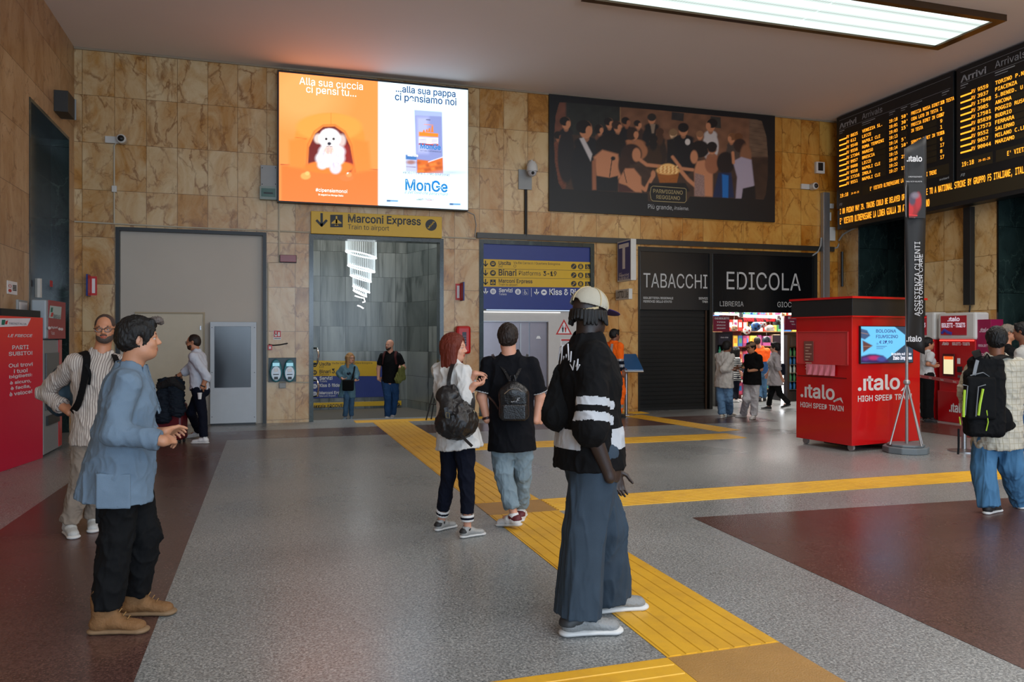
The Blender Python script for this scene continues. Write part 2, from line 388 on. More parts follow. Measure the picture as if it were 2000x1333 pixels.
# ---- right wall: two dark passage mouths
rh = RIGHT.hit
q0, q1 = rh(1677, 560)[0], rh(1803, 560)[0]; q2, q3 = rh(1948, 520)[0], rh(2080, 520)[0]; qz = rh(1760, 425)[1] + 0.25
b = MB()
for a0, a1, z0, z1 in ((-0.05, q0, 0, ZC), (q0, q1, qz, ZC), (q1, q2, 0, ZC), (q2, q3, qz, ZC), (q3, 18, 0, ZC)): b.pbox(RIGHT, a0, z0, a1, z1, -0.45, 0)
wall_right = world_build(b, 'wall_right', m_right)
for i, (a0, a1) in enumerate(((q0, q1), (q2, q3))):
    b = MB()
    b.pbox(RIGHT, a0 - 0.001, 0, a0 + 0.03, qz, -1.9, 0.01); b.pbox(RIGHT, a1 - 0.03, 0, a1 + 0.001, qz, -1.9, 0.01); b.pbox(RIGHT, a0 + 0.03, qz - 0.05, a1 - 0.03, qz + 0.001, -1.9, 0.01)
    world_build(b, 'trim_%d' % (10 + i), gmarb)
# the passage beyond, with an arched window on its far side
PAS = RIGHT.shifted(-1.9)
b = MB(); b.pbox(PAS, -1.5, 0, 12, 4.6, -0.2, 0)
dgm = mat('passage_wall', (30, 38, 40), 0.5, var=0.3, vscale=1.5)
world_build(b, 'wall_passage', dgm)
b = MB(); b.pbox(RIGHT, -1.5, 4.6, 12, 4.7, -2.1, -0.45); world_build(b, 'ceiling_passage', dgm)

# ---- stair hall behind the second opening
SB = BACK.shifted(-4.6)
sh0, sh1 = SB.hit(590, 600)[0] - 1.5, SB.hit(795, 600)[0]
b = MB(); b.pbox(SB, sh0, -2.6, sh1, 7.5, -0.2, 0)
b.add([(sh1, DB + 4.6, -2.6), (sh1 + 0.9, DB + 1.4, -2.6), (sh1 + 0.9, DB + 0.28, -2.6), (sh1 + 0.9, DB + 0.28, 7.5), (sh1 + 0.9, DB + 1.4, 7.5), (sh1, DB + 4.6, 7.5)], [(0, 1, 4, 5), (1, 2, 3, 4)])
b.box(sh0 - 0.2, DB + 0.28, -2.6, sh0, DB + 4.8, 7.5); b.box(sh0, DB + 0.28, 7.4, sh1 + 0.9, DB + 4.6, 7.6)
world_build(b, 'wall_stairwell', greyt)
b = MB(); b.box(sh0, DB + 0.285, -0.5, sh1 + 0.9, DB + 4.6, -0.2)
world_build(b, 'floor_stairs', mat('stair_stone', (96, 92, 84), 0.5))
area('stairwell_light', (2.6, DB + 2.6, 7.2), (0, 0, 0), 3.5, 2.5, 230, (0.93, 0.97, 1.0))

# ------------------------------------------------------------------ flat drawing on planes
class Pen:
    """shapes given by photo pixels, laid on plane pl at height off"""
    def __init__(s, pl, off=0.003, x0=0, y0=0, k=1.0): s.pl = pl; s.off = off; s.x0 = x0; s.y0 = y0; s.k = k; s.mb = {}
    def px(s, p): return (s.x0 + p[0] / s.k, s.y0 + p[1] / s.k)
    def L(s, p): return s.pl.hit(*s.px(p))
    def m(s, mt):
        return s.mb.setdefault(mt.name, (MB(), mt))[0]
    def poly(s, mt, pts, d=0.0):
        s.m(mt).poly([s.pl.P(*s.L(p), s.off + d) for p in pts]); return s
    def disc(s, mt, c, r, d=0.0, n=20, r0=None):
        a, b = s.L(c); a2 = s.L((c[0] + r, c[1]))[0]; b2 = s.L((c[0], c[1] - r))[1]; ra, rb = a2 - a, b2 - b
        P = lambda t, f: s.pl.P(a + ra * f * math.cos(t), b + rb * f * math.sin(t), s.off + d)
        ts = [2 * math.pi * i / n for i in range(n)]
        if r0 is None: s.m(mt).poly([P(t, 1) for t in ts])
        else:
            q = r0 / r; s.m(mt).add([P(t, 1) for t in ts] + [P(t, q) for t in ts], [(i, (i + 1) % n, n + (i + 1) % n, n + i) for i in range(n)])
        return s
    def stroke(s, mt, pts, w, d=0.0):
        q = [s.L(p) for p in pts]; k = s.L((pts[0][0] + w / 2, pts[0][1]))[0] - s.L(pts[0])[0]
        for (x0, y0), (x1, y1) in zip(q, q[1:]):
            dx, dy = x1 - x0, y1 - y0; l = math.hypot(dx, dy) or 1; nx, ny = -dy / l * k, dx / l * k; ex, ey = dx / l * k * 0.6, dy / l * k * 0.6
            s.m(mt).poly([s.pl.P(x0 - ex + nx, y0 - ey + ny, s.off + d), s.pl.P(x1 + ex + nx, y1 + ey + ny, s.off + d), s.pl.P(x1 + ex - nx, y1 + ey - ny, s.off + d), s.pl.P(x0 - ex - nx, y0 - ey - ny, s.off + d)])
        return s
    def text(s, mt, st, bl, tr, d=0.0, **kw):
        if kw.get('hpx'): kw['hpx'] = kw['hpx'] / s.k
        letters(s.m(mt), s.pl, st, s.px(bl), s.px(tr), s.off + d, **kw); return s
    def build(s, parent, name='lettering'):
        for nm, (mb, mt) in s.mb.items(): mb.build(name, mt, parent)
        s.mb = {}

def board(name, label, cat, pl, bl, tr, c0, c1, m, group=None, part='panel', bevel=0.004, root_only=False):
    """a flat fixed box on a wall: its thing plus its panel; corners are photo pixels"""
    (a0, b0), (a1, b1) = pl.shifted(c1).hit(*bl), pl.shifted(c1).hit(*tr)
    r = thing(name, label, cat, pl.P((a0 + a1) / 2, b0, 0), group=group)
    MB().pbox(pl, a0, b0, a1, b1, c0, c1).build(part, m, r, bevel=bevel)
    return r, pl.shifted(c1), (a0, b0, a1, b1)

def ic_plane(p, x, y, s, fg, bg, sq=True):
    if sq: p.poly(bg, [(x - s, y - s), (x + s, y - s), (x + s, y + s), (x - s, y + s)])
    p.poly(fg, [(x - s * .12, y - s * .8), (x + s * .12, y - s * .8), (x + s * .14, y + s * .7), (x - s * .14, y + s * .7)], 0.001)
    p.poly(fg, [(x - s * .1, y - s * .3), (x + s * .1, y - s * .3), (x + s * .8, y + s * .25), (x + s * .8, y + s * .42), (x - s * .8, y + s * .42), (x - s * .8, y + s * .25)], 0.001)
    p.poly(fg, [(x - s * .35, y + s * .75), (x, y + s * .45), (x + s * .35, y + s * .75)], 0.001)
def ic_arrow(p, x, y, s, m, ang=0):
    c, n = math.cos(ang), math.sin(ang); R = lambda px, py: (x + px * c - py * n, y + px * n + py * c)
    p.stroke(m, [R(0, -s), R(0, s * .7)], s * .38); p.stroke(m, [R(-s * .75, s * .05), R(0, s * .85), R(s * .75, s * .05)], s * .38)
def ic_disc(p, x, y, s, fg, bg, kind=0):
    p.disc(bg, (x, y), s)
    if kind == 0:       # bus / exit
        p.poly(fg, [(x - s * .5, y - s * .45), (x + s * .5, y - s * .45), (x + s * .5, y + s * .35), (x - s * .5, y + s * .35)], 0.0008)
        p.poly(bg, [(x - s * .36, y - s * .3), (x + s * .36, y - s * .3), (x + s * .36, y), (x - s * .36, y)], 0.0016)
    elif kind == 1:     # stairs
        p.stroke(fg, [(x - s * .55, y + s * .5), (x - s * .3, y + s * .5), (x - s * .3, y + s * .15), (x, y + s * .15), (x, y - s * .15), (x + s * .3, y - s * .15), (x + s * .3, y - s * .5), (x + s * .55, y - s * .5)], s * .16, 0.0008)
    elif kind == 2:     # lift
        p.poly(fg, [(x - s * .45, y - s * .35), (x + s * .45, y - s * .35), (x + s * .45, y + s * .6), (x - s * .45, y + s * .6)], 0.0008)
        for q in (-.2, .2): p.stroke(bg, [(x + q * s, y - s * .2), (x + q * s, y + s * .45)], s * .14, 0.0016)
        p.stroke(fg, [(x - s * .3, y - s * .6), (x + s * .3, y - s * .6)], s * .12, 0.0008)
    elif kind == 3:     # escalator
        p.stroke(fg, [(x - s * .6, y + s * .45), (x - s * .2, y + s * .45), (x + s * .3, y - s * .35), (x + s * .6, y - s * .35)], s * .2, 0.0008); p.disc(fg, (x, y - s * .45), s * .14, 0.0008, 8)
    elif kind == 4:     # train
        p.poly(fg, [(x - s * .5, y + s * .3), (x - s * .45, y - s * .2), (x - s * .1, y - s * .5), (x + s * .5, y - s * .5), (x + s * .5, y + s * .3)], 0.0008)
        p.poly(bg, [(x - s * .25, y - s * .1), (x, y - s * .32), (x + s * .3, y - s * .32), (x + s * .3, y - s * .05)], 0.0016)
    elif kind == 5:     # toilets
        for q in (-.28, .28):
            p.disc(fg, (x + q * s, y - s * .5), s * .13, 0.0008, 8); p.poly(fg, [(x + q * s - s * .16, y - s * .3), (x + q * s + s * .16, y - s * .3), (x + q * s + s * .1, y + s * .6), (x + q * s - s * .1, y + s * .6)], 0.0008)
    elif kind == 6:     # car
        p.poly(fg, [(x - s * .6, y + s * .2), (x - s * .5, y - s * .1), (x - s * .2, y - s * .3), (x + s * .3, y - s * .3), (x + s * .6, y + s * .2)], 0.0008)
def ic_chair(p, x, y, s, fg, bg):
    p.poly(bg, [(x - s, y - s), (x + s, y - s), (x + s, y + s), (x - s, y + s)])
    p.disc(fg, (x - s * .2, y - s * .65), s * .16, 0.0008, 8); p.stroke(fg, [(x - s * .2, y - s * .4), (x - s * .15, y + s * .15), (x + s * .35, y + s * .15), (x + s * .55, y + s * .65)], s * .2, 0.0008)
    p.disc(fg, (x - s * .05, y + s * .3), s * .5, 0.0008, 14, s * .36)

# ------------------------------------------------------------------ signs on the end wall
r, pl, bb = board('wayfinding_sign', 'long yellow Marconi Express sign with aeroplane over the stairs opening', 'sign', BACK, (607.5, 456), (863, 424), 0.0, 0.09, yelm)
p = Pen(pl, 0.002, 580, 400, 3.03)
ic_arrow(p, 146, 92, 38, inkk)
ic_plane(p, 234, 97, 37, yelm, inkk); p.text(inkk, 'Marconi Express', (302, 127), (733, 64), bold=0.02); p.text(inkk, 'Train to airport', (301, 160), (545, 118))
ic_disc(p, 794, 121, 34, yelm, inkk, 1); p.build(r)

# blue and yellow direction board above the lift
r, pl, bb = board('wayfinding_sign', 'large blue and yellow direction board with platform numbers above the lift', 'sign', BACK, (937, 604), (1159, 484), -0.2, -0.02, blum)
p = Pen(pl, 0.002, 900, 440, 3.333)
p.poly(yelm, [(123, 220), (860, 242), (862, 408), (123, 400)])
for l, rr in ((283, 297), (340, 352)): p.stroke(inkk, [(123, l), (860, rr)], 2, 0.001)
p.off += 0.0015
for y, y2, k in ((251, 270, 0), (311, 327, 4), (371, 383, None)):
    ic_arrow(p, 161, y, 18, inkk)
    if k is None: ic_plane(p, 209, 373, 18, yelm, inkk)
    else: ic_disc(p, 209, y + 1, 19, yelm, inkk, k)
    ic_disc(p, 735, y2 - 1, 18, yelm, inkk, 1 if k == 0 else 3); ic_disc(p, 780, y2, 18, yelm, inkk, 2); ic_chair(p, 825, y2 + 1, 16, yelm, inkk)
p.text(inkk, 'Uscita', (246, 259), (325, 235), bold=0.018); p.text(inkk, 'Exit', (246, 275), (272, 262)); p.text(inkk, 'Via Dè Carracci / Quartiere Bolognina', (343, 262), (645, 240))
p.disc(inkk, (352, 267), 9, n=12, r0=7)
p.text(inkk, 'Binari', (246, 324), (362, 294), bold=0.018); p.text(inkk, 'Platforms', (378, 330), (520, 297)); p.text(inkk, '3-19', (537, 331), (623, 301), bold=0.02)
p.text(inkk, 'Marconi Express', (246, 382), (466, 353), bold=0.018); p.text(inkk, 'Train to airport', (246, 397), (368, 382))
ic_arrow(p, 161, 431, 18, inkw); ic_disc(p, 210, 432, 19, blum, inkw, 5); p.text(inkw, 'Servizi', (248, 438), (336, 411), bold=0.018); p.text(inkw, 'Toilets', (248, 456), (298, 443))
ic_disc(p, 372, 434, 19, blum, inkw, 2); ic_chair(p, 420, 436, 18, inkw, blum); p.stroke(inkw, [(458, 412), (459, 466)], 2)
for q in ((402, 418), (438, 418)): pass
p.stroke(inkw, [(402, 418), (438, 418), (438, 454), (402, 454), (402, 418)], 1.5)
ic_arrow(p, 493, 436, 18, inkw); ic_disc(p, 541, 438, 19, blum, inkw, 6); p.text(inkw, 'Kiss & Ride', (576, 452), (800, 420), bold=0.018)
p.build(r)
pp = Pen(pl, 0.002, 900, 440, 3.333)

# lift: steel surround, two leaves
r = thing('lift', 'steel lift with a pale surround beneath the blue and yellow direction board', 'lift', BACK.P(BA(1050), 0, -0.1))
lz = BZ(1050, 607); dz = BZ(1000, 627); d0, d1 = BA(945), BA(1075); dm = BA(1041)
b = MB(); A0, A1 = o3[0] + 0.085, o3[1] - 0.085
b.pbox(BACK, A0, 0, d0, lz, T, -0.12); b.pbox(BACK, d1, 0, A1, lz, T, -0.12); b.pbox(BACK, d0, dz, d1, lz, T, -0.12); b.build('surround', mat('lift_surround', (196, 192, 186), 0.45), r)
sat = mat('satin_steel', (140, 134, 138), 0.28, 0.92, bump=0.03, bscale=200)
MB().pbox(BACK, d0, 0.02, dm - 0.012, dz, T + 0.02, -0.22).build('door_leaf', sat, r, bevel=0.004)
MB().pbox(BACK, dm, 0.02, d1, dz, T + 0.02, -0.2).build('door_leaf', sat, r, bevel=0.004)
b = MB(); b.pbox(BACK, d0, 0, d1, 0.02, T + 0.02, -0.08); b.build('threshold', steelm, r)
b = MB(); b.pbox(BACK, BA(1021), 0.1, BA(1024), dz - 0.05, -0.219, -0.2); b.pbox(BACK, d0, dz - 0.02, d1, dz, -0.2, -0.1); b.build('door_jamb', steelm, r)
p = Pen(BACK, -0.196, 900, 440, 3.333); p.poly(inkw, [(510, 740), (518, 722), (534, 722), (542, 740)]); p.build(r, 'door_sticker')
MB().pbox(BACK, BA(946), BZ(1000, 610.5), BA(1098), BZ(1000, 609), -0.12, -0.1).build('strip_light', mat('strip_light', (250, 250, 245), emit=.8), r)
# warning signs on the lift surround
r = thing('warning_sign', 'white triangular warning sign edged red on the lift surround', 'sign', BACK.P(BA(1105), BZ(1105, 655), -0.12))
p = Pen(BACK, -0.117, 900, 440, 3.333); rdk = mat('sign_red', (190, 30, 26), 0.45); p.poly(rdk, [(685, 612), (738, 713), (631, 713)]); p.poly(inkw, [(685, 630), (724, 705), (645, 705)], 0.001)
for x, mm in ((677, inkk), (695, rdk)):
    p.disc(mm, (x, 658), 4, 0.002, 8); p.poly(mm, [(x - 7, 665), (x + 7, 665), (x + 3, 698), (x - 3, 698)], 0.002)
mbs = p.mb; p.mb = {}
for nm, (mb_, mt) in mbs.items():
    mb_.build({'sign_red': 'border', 'white_lettering': 'panel', 'black_lettering': 'pictogram'}[nm], mt, r)
r, pl, bb = board('notice', 'small white notice with red heading under the triangular warning sign', 'notice', BACK, (1095, 676), (1118, 662), -0.12, -0.115, inkw)
p = Pen(pl, 0.001); p.stroke(rdk, [(1097, 664.5), (1116, 664.5)], 3)
for i in range(4): p.stroke(inkk, [(1097, 667 + i * 2), (1114, 667 + i * 2)], .6)
p.build(r)

# hoarding in the first opening with an access door
hz_ = o1[2]
b = MB(); b.pbox(BACK, o1[0] + 0.06, 0, o1[1] - 0.06, hz_ - 0.06, -0.26, -0.1)
r = thing('hoarding', 'tall off-white hoarding closing the first wide opening of the end wall', 'hoarding', BACK.P(BA(372), 0, -0.1))
b.build('panel', offwh, r)
da0, da1, dz1 = BA(262, 700), BA(396, 700), BZ(330, 613)
crm = mat('door_cream', (196, 184, 160), 0.5)
dr_ = MB().pbox(BACK, da0, 0.02, da1, dz1, -0.1, -0.07).build('access_door', crm, r, bevel=0.006)
b = MB(); b.pbox(BACK, BA(310, 700), BZ(330, 673), BA(344, 700), BZ(330, 651), -0.07, -0.064); b.build('hatch', crm, dr_)
b = MB()
for v in (641, 750): b.pbox(BACK, BA(390, 700), BZ(390, v + 4), BA(392.5, 700), BZ(390, v - 4), -0.07, -0.05)
b.build('hinge', steelm, dr_)
b = MB(); b.pbox(BACK, da1 + 0.0, 0, da1 + 0.03, dz1 + 0.03, -0.1, -0.06); b.pbox(BACK, da0, dz1 + 0.004, da1, dz1 + 0.03, -0.1, -0.06); b.build('door_frame', mat('door_frame_cream', (168, 150, 118), 0.5), r)

# grey information totem
r = thing('information_totem', 'pale grey information totem with a blank dark screen before the hoarding', 'totem', BACK.P(BA(456), 0, 0.02))
t0, t1 = BACK.shifted(0.1).hit(410, 700)[0], BACK.shifted(0.1).hit(501, 700)[0]; tz = BACK.shifted(0.1).hit(450, 629)[1]
MB().pbox(BACK, t0, 0.03, t1, tz, -0.08, 0.1).build('cabinet', mat('totem_grey', (182, 190, 196), 0.4), r, bevel=0.008)
P1_ = BACK.shifted(0.1); s0 = P1_.hit(419, 758); s1 = P1_.hit(490, 638)
MB().pbox(BACK, s0[0], s0[1], s1[0], s1[1], 0.1, 0.108).build('screen', mat('dead_screen', (30, 34, 40), 0.18), r, bevel=0.003)
b = MB()
for u in (414, 497):
    for v in (640, 728, 815): a_, z_ = P1_.hit(u, v); b.lathe(BACK.P(a_, z_, 0.1), [(0.008, 0), (0.008, 0.004)], 8, BACK.n)
b.build('screw', darkm, r); MB().pbox(BACK, t0 + 0.02, 0, t1 - 0.02, 0.03, -0.07, 0.08).build('plinth', darkm, r)

# tobacconist and newsagent frontage
def shop_sign(label, bl, tr): return board('shop_sign', label, 'sign', BACK, bl, tr, -0.12, -0.03, mat('shop_black', (14, 15, 17), 0.2))
fr = MB(); fr.pbox(BACK, o4[0], 0, o4[0] + 0.05, o4[2], T, 0.01); fr.pbox(BACK, o4[1] - 0.09, 0, o4[1], o4[2], T, 0.01); fr.pbox(BACK, o4[0] + 0.05, o4[2] - 0.1, o4[1] - 0.09, o4[2], T, 0.0)
fr.pbox(BACK, BA(1386, 600), 0, BA(1392, 600), o4[2] - 0.1, T, 0.0); world_build(fr, 'trim_12', mat('frontage_frame', (40, 40, 38), 0.35, 0.4))
r, pl, bb = shop_sign('black shop fascia reading TABACCHI over the closed shutter', (1250.5, 605), (1386, 493))
p = Pen(pl, 0.003, 1180, 440, 3.333); sgw = mat('sign_letters_grey', (190, 190, 188), 0.45)
p.text(sgw, 'TABACCHI', (255, 405), (671, 322), asp=1.4); p.text(sgw, 'BIGLIETTERIA REGIONALE', (255, 483), (449, 467), bold=0.02); p.text(sgw, 'FERROVIE DELLO STATO', (255, 506), (440, 490), bold=0.02)
p.text(sgw, 'SERVIZI', (615, 485), (674, 470), bold=0.02); p.text(sgw, 'TPER', (637, 507), (674, 492), bold=0.02); p.build(r)
r, pl, bb = shop_sign('wide black shop fascia reading EDICOLA over the open newsagent', (1392, 610), (1590, 492))
p = Pen(pl, 0.003, 1180, 440, 3.333)
p.text(sgw, 'EDICOLA', (797, 414), (1279, 318), asp=1.2); p.text(sgw, 'LIBRERIA', (753, 529), (907, 497)); p.text(sgw, 'GIOCATTOLI', (1127, 535), (1350, 502)); p.build(r)
b = MB(); b.pbox(pl, bb[0] + 0.5, bb[1] - 0.07, bb[2] - 0.02, bb[1] - 0.02, 0.0, 0.03)
sz = BZ(1318, 603)
r = thing('roller_shutter', 'dark closed roller shutter under the TABACCHI fascia', 'shutter', BACK.P(BA(1318), 0, -0.1))
b = MB(); a0, a1 = BA(1251, 700), BA(1385, 700); nsl = 24
for i in range(nsl):
    z0, z1 = 0.06 + (sz - 0.06) * i / nsl, 0.06 + (sz - 0.06) * (i + 1) / nsl
    b.pprism(BACK, [(a0, z0), (a1, z0), (a1, z1 - 0.012), (a0, z1 - 0.012)], -0.16, -0.11 + 0.012 * (i % 2 == 0))
    b.pbox(BACK, a0, z1 - 0.012, a1, z1, -0.16, -0.125)
b.build('slats', mat('shutter_grey', (26, 28, 28), 0.4, 0.4), r)
MB().pbox(BACK, a0, 0, a1, 0.06, -0.17, -0.1).build('bottom_rail', darkm, r)
b = MB(); b.pbox(BACK, a1 - 0.055, 0, a1 - 0.02, sz, -0.1, -0.06); b.build('guide_rail', mat('bronze_rail', (70, 50, 34), 0.4, 0.4), r)

# T sign of the tobacconist, hung square to the wall, and the lotto sign under it
def blade(name, label, cat, u0, u1, u2, vt, vb, m, d=0.12):
    """a box that sticks out of the wall: face seen between u0,u1, edge u1,u2"""
    aw = BACK.hit(u2, (vt + vb) / 2)[0]; x0 = BACK.shifted(0.62).hit(u0, vt)[0]
    z1 = BACK.shifted(0.3).hit((u0 + u1) / 2, vt)[1]; z0 = BACK.shifted(0.3).hit((u0 + u1) / 2, vb)[1]
    r = thing(name, label, cat, BACK.P(aw, z0, 0.0)); return r, aw, z0, z1
r, aw, z0, z1 = blade('tobacco_sign', 'white double-sided T sign with blue front hung from the end wall', 'sign', 1203, 1227, 1238, 471, 550, whitem)
TS = PL(BACK.P(aw - 0.16, 0, 0.62), (0, 1, 0)); TS.n = Vector((-1, 0, 0))
# sign body: slim box seen mostly from its front-left face
MB().box(aw - 0.42, DB - 0.72, z0, aw - 0.3, DB - 0.06, z1).build('casing', whitem, r, bevel=0.006)
x_ = aw - 0.42
b = MB(); b.add([(x_ - 0.003, DB - 0.69, z0 + 0.03), (x_ - 0.003, DB - 0.1, z0 + 0.03), (x_ - 0.003, DB - 0.1, z1 - 0.03), (x_ - 0.003, DB - 0.69, z1 - 0.03)], [(0, 1, 2, 3)])
b.build('face', blum, r)
PF = PL((0, 0, 0), (1, 0, 0)); PF.o = Vector((x_, DB - 0.1, 0)); PF.ex = Vector((0, -1, 0)); PF.n = Vector((-1, 0, 0))
hT = z1 - z0; b = MB()
b.add([PF.P(x, z0 + hT * y, 0.005) for x, y in ((0.06, .82), (.53, .82), (.53, .92), (.06, .92))], [(0, 1, 2, 3)]); b.add([PF.P(x, z0 + hT * y, 0.005) for x, y in ((0.23, .3), (.36, .3), (.36, .82), (.23, .82))], [(0, 1, 2, 3)])
letters(b, PF, 'SALI', (0.06, z0 + hT * .18), (0.2, z0 + hT * .22), 0.005, px=False); letters(b, PF, 'TABACCHI', (0.05, z0 + hT * .115), (0.54, z0 + hT * .17), 0.005, px=False, bold=0.018); letters(b, PF, 'VALORI BOLLATI', (0.05, z0 + hT * .04), (0.54, z0 + hT * .1), 0.005, px=False, bold=0.018)
b.build('lettering', inkw, r); MB().box(aw - 0.37, DB - 0.06, z1 - 0.2, aw - 0.34, DB, z1 - 0.1).build('bracket', darkm, r)
r, aw, z0, z1 = blade('lottery_sign', 'small white lotto sign on the end wall under the blue T sign', 'sign', 1203, 1223, 1235, 566, 586, whitem)
MB().box(aw - 0.42, DB - 0.7, z0, aw - 0.34, DB - 0.06, z1).build('casing', whitem, r, bevel=0.005)
PF.o = Vector((aw - 0.42, DB - 0.08, 0)); b = MB(); letters(b, PF, 'LOTTO', (0.03, z0 + 0.03), (0.38, z1 - 0.03), 0.004, px=False, bold=0.018); letters(b, PF, '10e', (0.42, z0 + 0.03), (0.58, z1 - 0.03), 0.004, px=False)
b.build('lettering', inkk, r); MB().box(aw - 0.39, DB - 0.06, z0 + 0.05, aw - 0.36, DB, z1 - 0.05).build('bracket', darkm, r)

# small fittings on the end wall
def wbox(name, label, cat, bl, tr, c, m, pl=BACK, bevel=0.01, group=None):
    (a0, b0), (a1, b1) = pl.shifted(c).hit(*bl), pl.shifted(c).hit(*tr); o = MB().pbox(pl, a0, b0, a1, b1, 0, c).build(name, m, bevel=bevel); return tag(o, label, cat, group)
r, pl, bb = board('electrical_box', 'grey wall box with blank lid fixed beside the orange half of the video wall', 'box', BACK, (509, 364), (541, 324), 0, 0.12, greym, part='lid')
b = MB()
for u in (512, 538):
    for v in (328, 360): a_, z_ = pl.hit(u, v); b.lathe(pl.P(a_, z_, 0), [(0.01, 0), (0.01, 0.003)], 8, pl.n)
b.build('screw', darkm, r)
r, pl, bb = board('fuse_box', 'green-grey fuse box hung below the blank lid box near the video wall', 'box', BACK, (507, 389), (541, 365), 0, 0.14, mat('fuse_grey', (132, 146, 138), 0.45), part='casing')
MB().pbox(pl, bb[0] + 0.03, bb[1] + 0.05, bb[2] - 0.03, bb[3] - 0.04, 0, 0.008).build('window', mat('fuse_window', (60, 100, 92), 0.2), r)
MB().pbox(pl, bb[0] + 0.07, (bb[1] + bb[3]) / 2 - 0.02, bb[2] - 0.07, (bb[1] + bb[3]) / 2 + 0.01, 0.008, 0.014).build('breaker_row', darkm, r)

def security_cam(label, u, v, pl=BACK, bracket=-1, s=0.1):
    a, z = pl.hit(u, v); r = thing('security_camera', label, 'camera', pl.P(a, z, 0))
    MB().pbox(pl, a + bracket * 0.22 - 0.06, z - 0.06, a + bracket * 0.06, z + 0.06, 0, 0.05).build('bracket', whitem, r, bevel=0.008)
    b = MB(); b.lathe(pl.P(a, z, 0.02), [(0.07, 0), (0.08, 0.03), (0.08, 0.16), (0.06, 0.18)], 18, pl.n); b.build('housing', whitem, r, smooth=True)
    b = MB(); b.lathe(pl.P(a, z, 0.2), [(0.055, 0), (0.04, 0.02), (0.001, 0.03)], 16, pl.n); b.build('lens', blackm, r, smooth=True)
    return r
security_cam('white round security camera on the end wall above the hoarding', 240, 275.5)
# dome camera on a grey plate
r = thing('dome_camera', 'white dome security camera on a grey plate beside the dark party poster', 'camera', BACK.P(BA(1031, 340), BZ(1031, 368), 0))
(a0, b0), (a1, b1) = BACK.hit(1012, 370), BACK.hit(1038, 333); MB().pbox(BACK, a0, b0, a1, b1, 0, 0.03).build('back_plate', greym, r, bevel=0.004)
ca, cz = BACK.hit(1032, 334); b = MB(); b.tube([BACK.P(ca - 0.03, cz + 0.1, 0.02), BACK.P(ca - 0.03, cz + 0.16, 0.15), BACK.P(ca, cz + 0.16, 0.22), BACK.P(ca, cz + 0.1, 0.24)], 0.025, 10); b.build('arm', whitem, r, smooth=True)
MB().lathe(BACK.P(ca, cz - 0.06, 0.24), [(0.06, 0.2), (0.1, 0.14), (0.115, 0.06), (0.115, 0)], 20, Zv).build('housing', whitem, r, smooth=True)
b = MB(); b.ball(BACK.P(ca, cz - 0.07, 0.24), 0.095, 18, 10); b.build('dome', mat('smoked_dome', (190, 190, 192), 0.15), r, smooth=True)
b = MB(); b.ball(BACK.P(ca - 0.01, cz - 0.1, 0.31), 0.035, 12, 8); b.build('lens', blackm, r, smooth=True)

pipem = mat('cream_conduit', (188, 178, 156), 0.5)
def conduit(label, pts, rad=0.014, m=pipem, pl=BACK, name='conduit', off=None):
    off = rad + 0.003 if off is None else off; mb = MB(); mb.tube([pl.P(*pl.hit(u, v), off) for u, v in pts], rad, 8); return tag(mb.build(name, m, smooth=True), label, 'conduit')
conduit('cream conduit running up from the hoarding corner to the round security camera', [(223.5, 437), (223.5, 285), (231, 276)])
tag(MB().pbox(BACK, *[x for p in ((219, 376), (229, 364)) for x in BACK.hit(*p)], 0, 0.06).build('junction_box', whitem, bevel=0.008), 'small white junction box on the conduit below the round camera', 'box')
conduit('cream conduit along the top of the hoarding opening', [(146, 433), (224, 437.5), (372, 445), (527, 451)])
conduit('cream conduit dropping from the fuse box past the red lamp', [(545, 391), (545, 513), (523.5, 513.5), (523.5, 745), (586, 747), (603, 747.5)])
conduit('cream conduit along the wall from the stairs opening to the lift opening', [(527, 451), (604, 454.5), (866, 463.5), (929, 466.5)])
conduit('thin grey cable dropping from the corner of the white video half', [(902, 409), (926, 420), (930, 440), (927, 462), (935, 466)], 0.009, greym)
conduit('black vertical conduit below the dome camera plate', [(1026, 371), (1026, 462)], 0.03, blackm)
conduit('cream conduit low on the pilaster between stairs and lift', [(868, 744), (934, 744)])
# red lamp
r, pl, bb = board('alarm_lamp', 'long red alarm lamp on the marble between hoarding and stairs', 'lamp', BACK, (547, 511.5), (578.5, 499), 0, 0.1, mat('dark_red', (130, 24, 26), 0.3), part='lens')
MB().pbox(BACK, bb[0] - 0.01, bb[1] - 0.01, bb[2] + 0.01, bb[3] + 0.01, 0, 0.03).build('base', darkm, r)
r, pl, bb = board('call_point_sign', 'small red fire sign with hand pictogram above the ticket validators', 'sign', BACK, (534, 664), (549, 645.5), 0, 0.006, inkw)
p = Pen(pl, 0.002); p.poly(rdk, [(535, 646), (548.5, 646.5), (548.5, 659), (535, 659)]); p.disc(inkw, (539, 655), 2.6, .001, 10); p.poly(inkw, [(538, 648), (540, 648), (540, 655), (538, 655)], .001); p.poly(inkw, [(543, 649), (546.5, 649), (546.5, 657), (543, 657)], .001); p.stroke(inkk, [(536, 661.5), (548, 661.5)], 1); p.build(r, 'pictogram')
r, pl, bb = board('fire_call_point', 'red square fire call point at the edge of the hoarding frame', 'call point', BACK, (523, 684), (531.5, 674), 0, 0.06, redm, part='casing')
MB().pbox(pl, bb[0] + 0.02, bb[1] + 0.02, bb[2] - 0.02, bb[3] - 0.03, 0, 0.004).build('glass', inkw, r)
conduit('short dark hose hooked on the marble above the validators', [(524, 673), (534, 675), (546, 674), (562, 671)], 0.012, darkm)

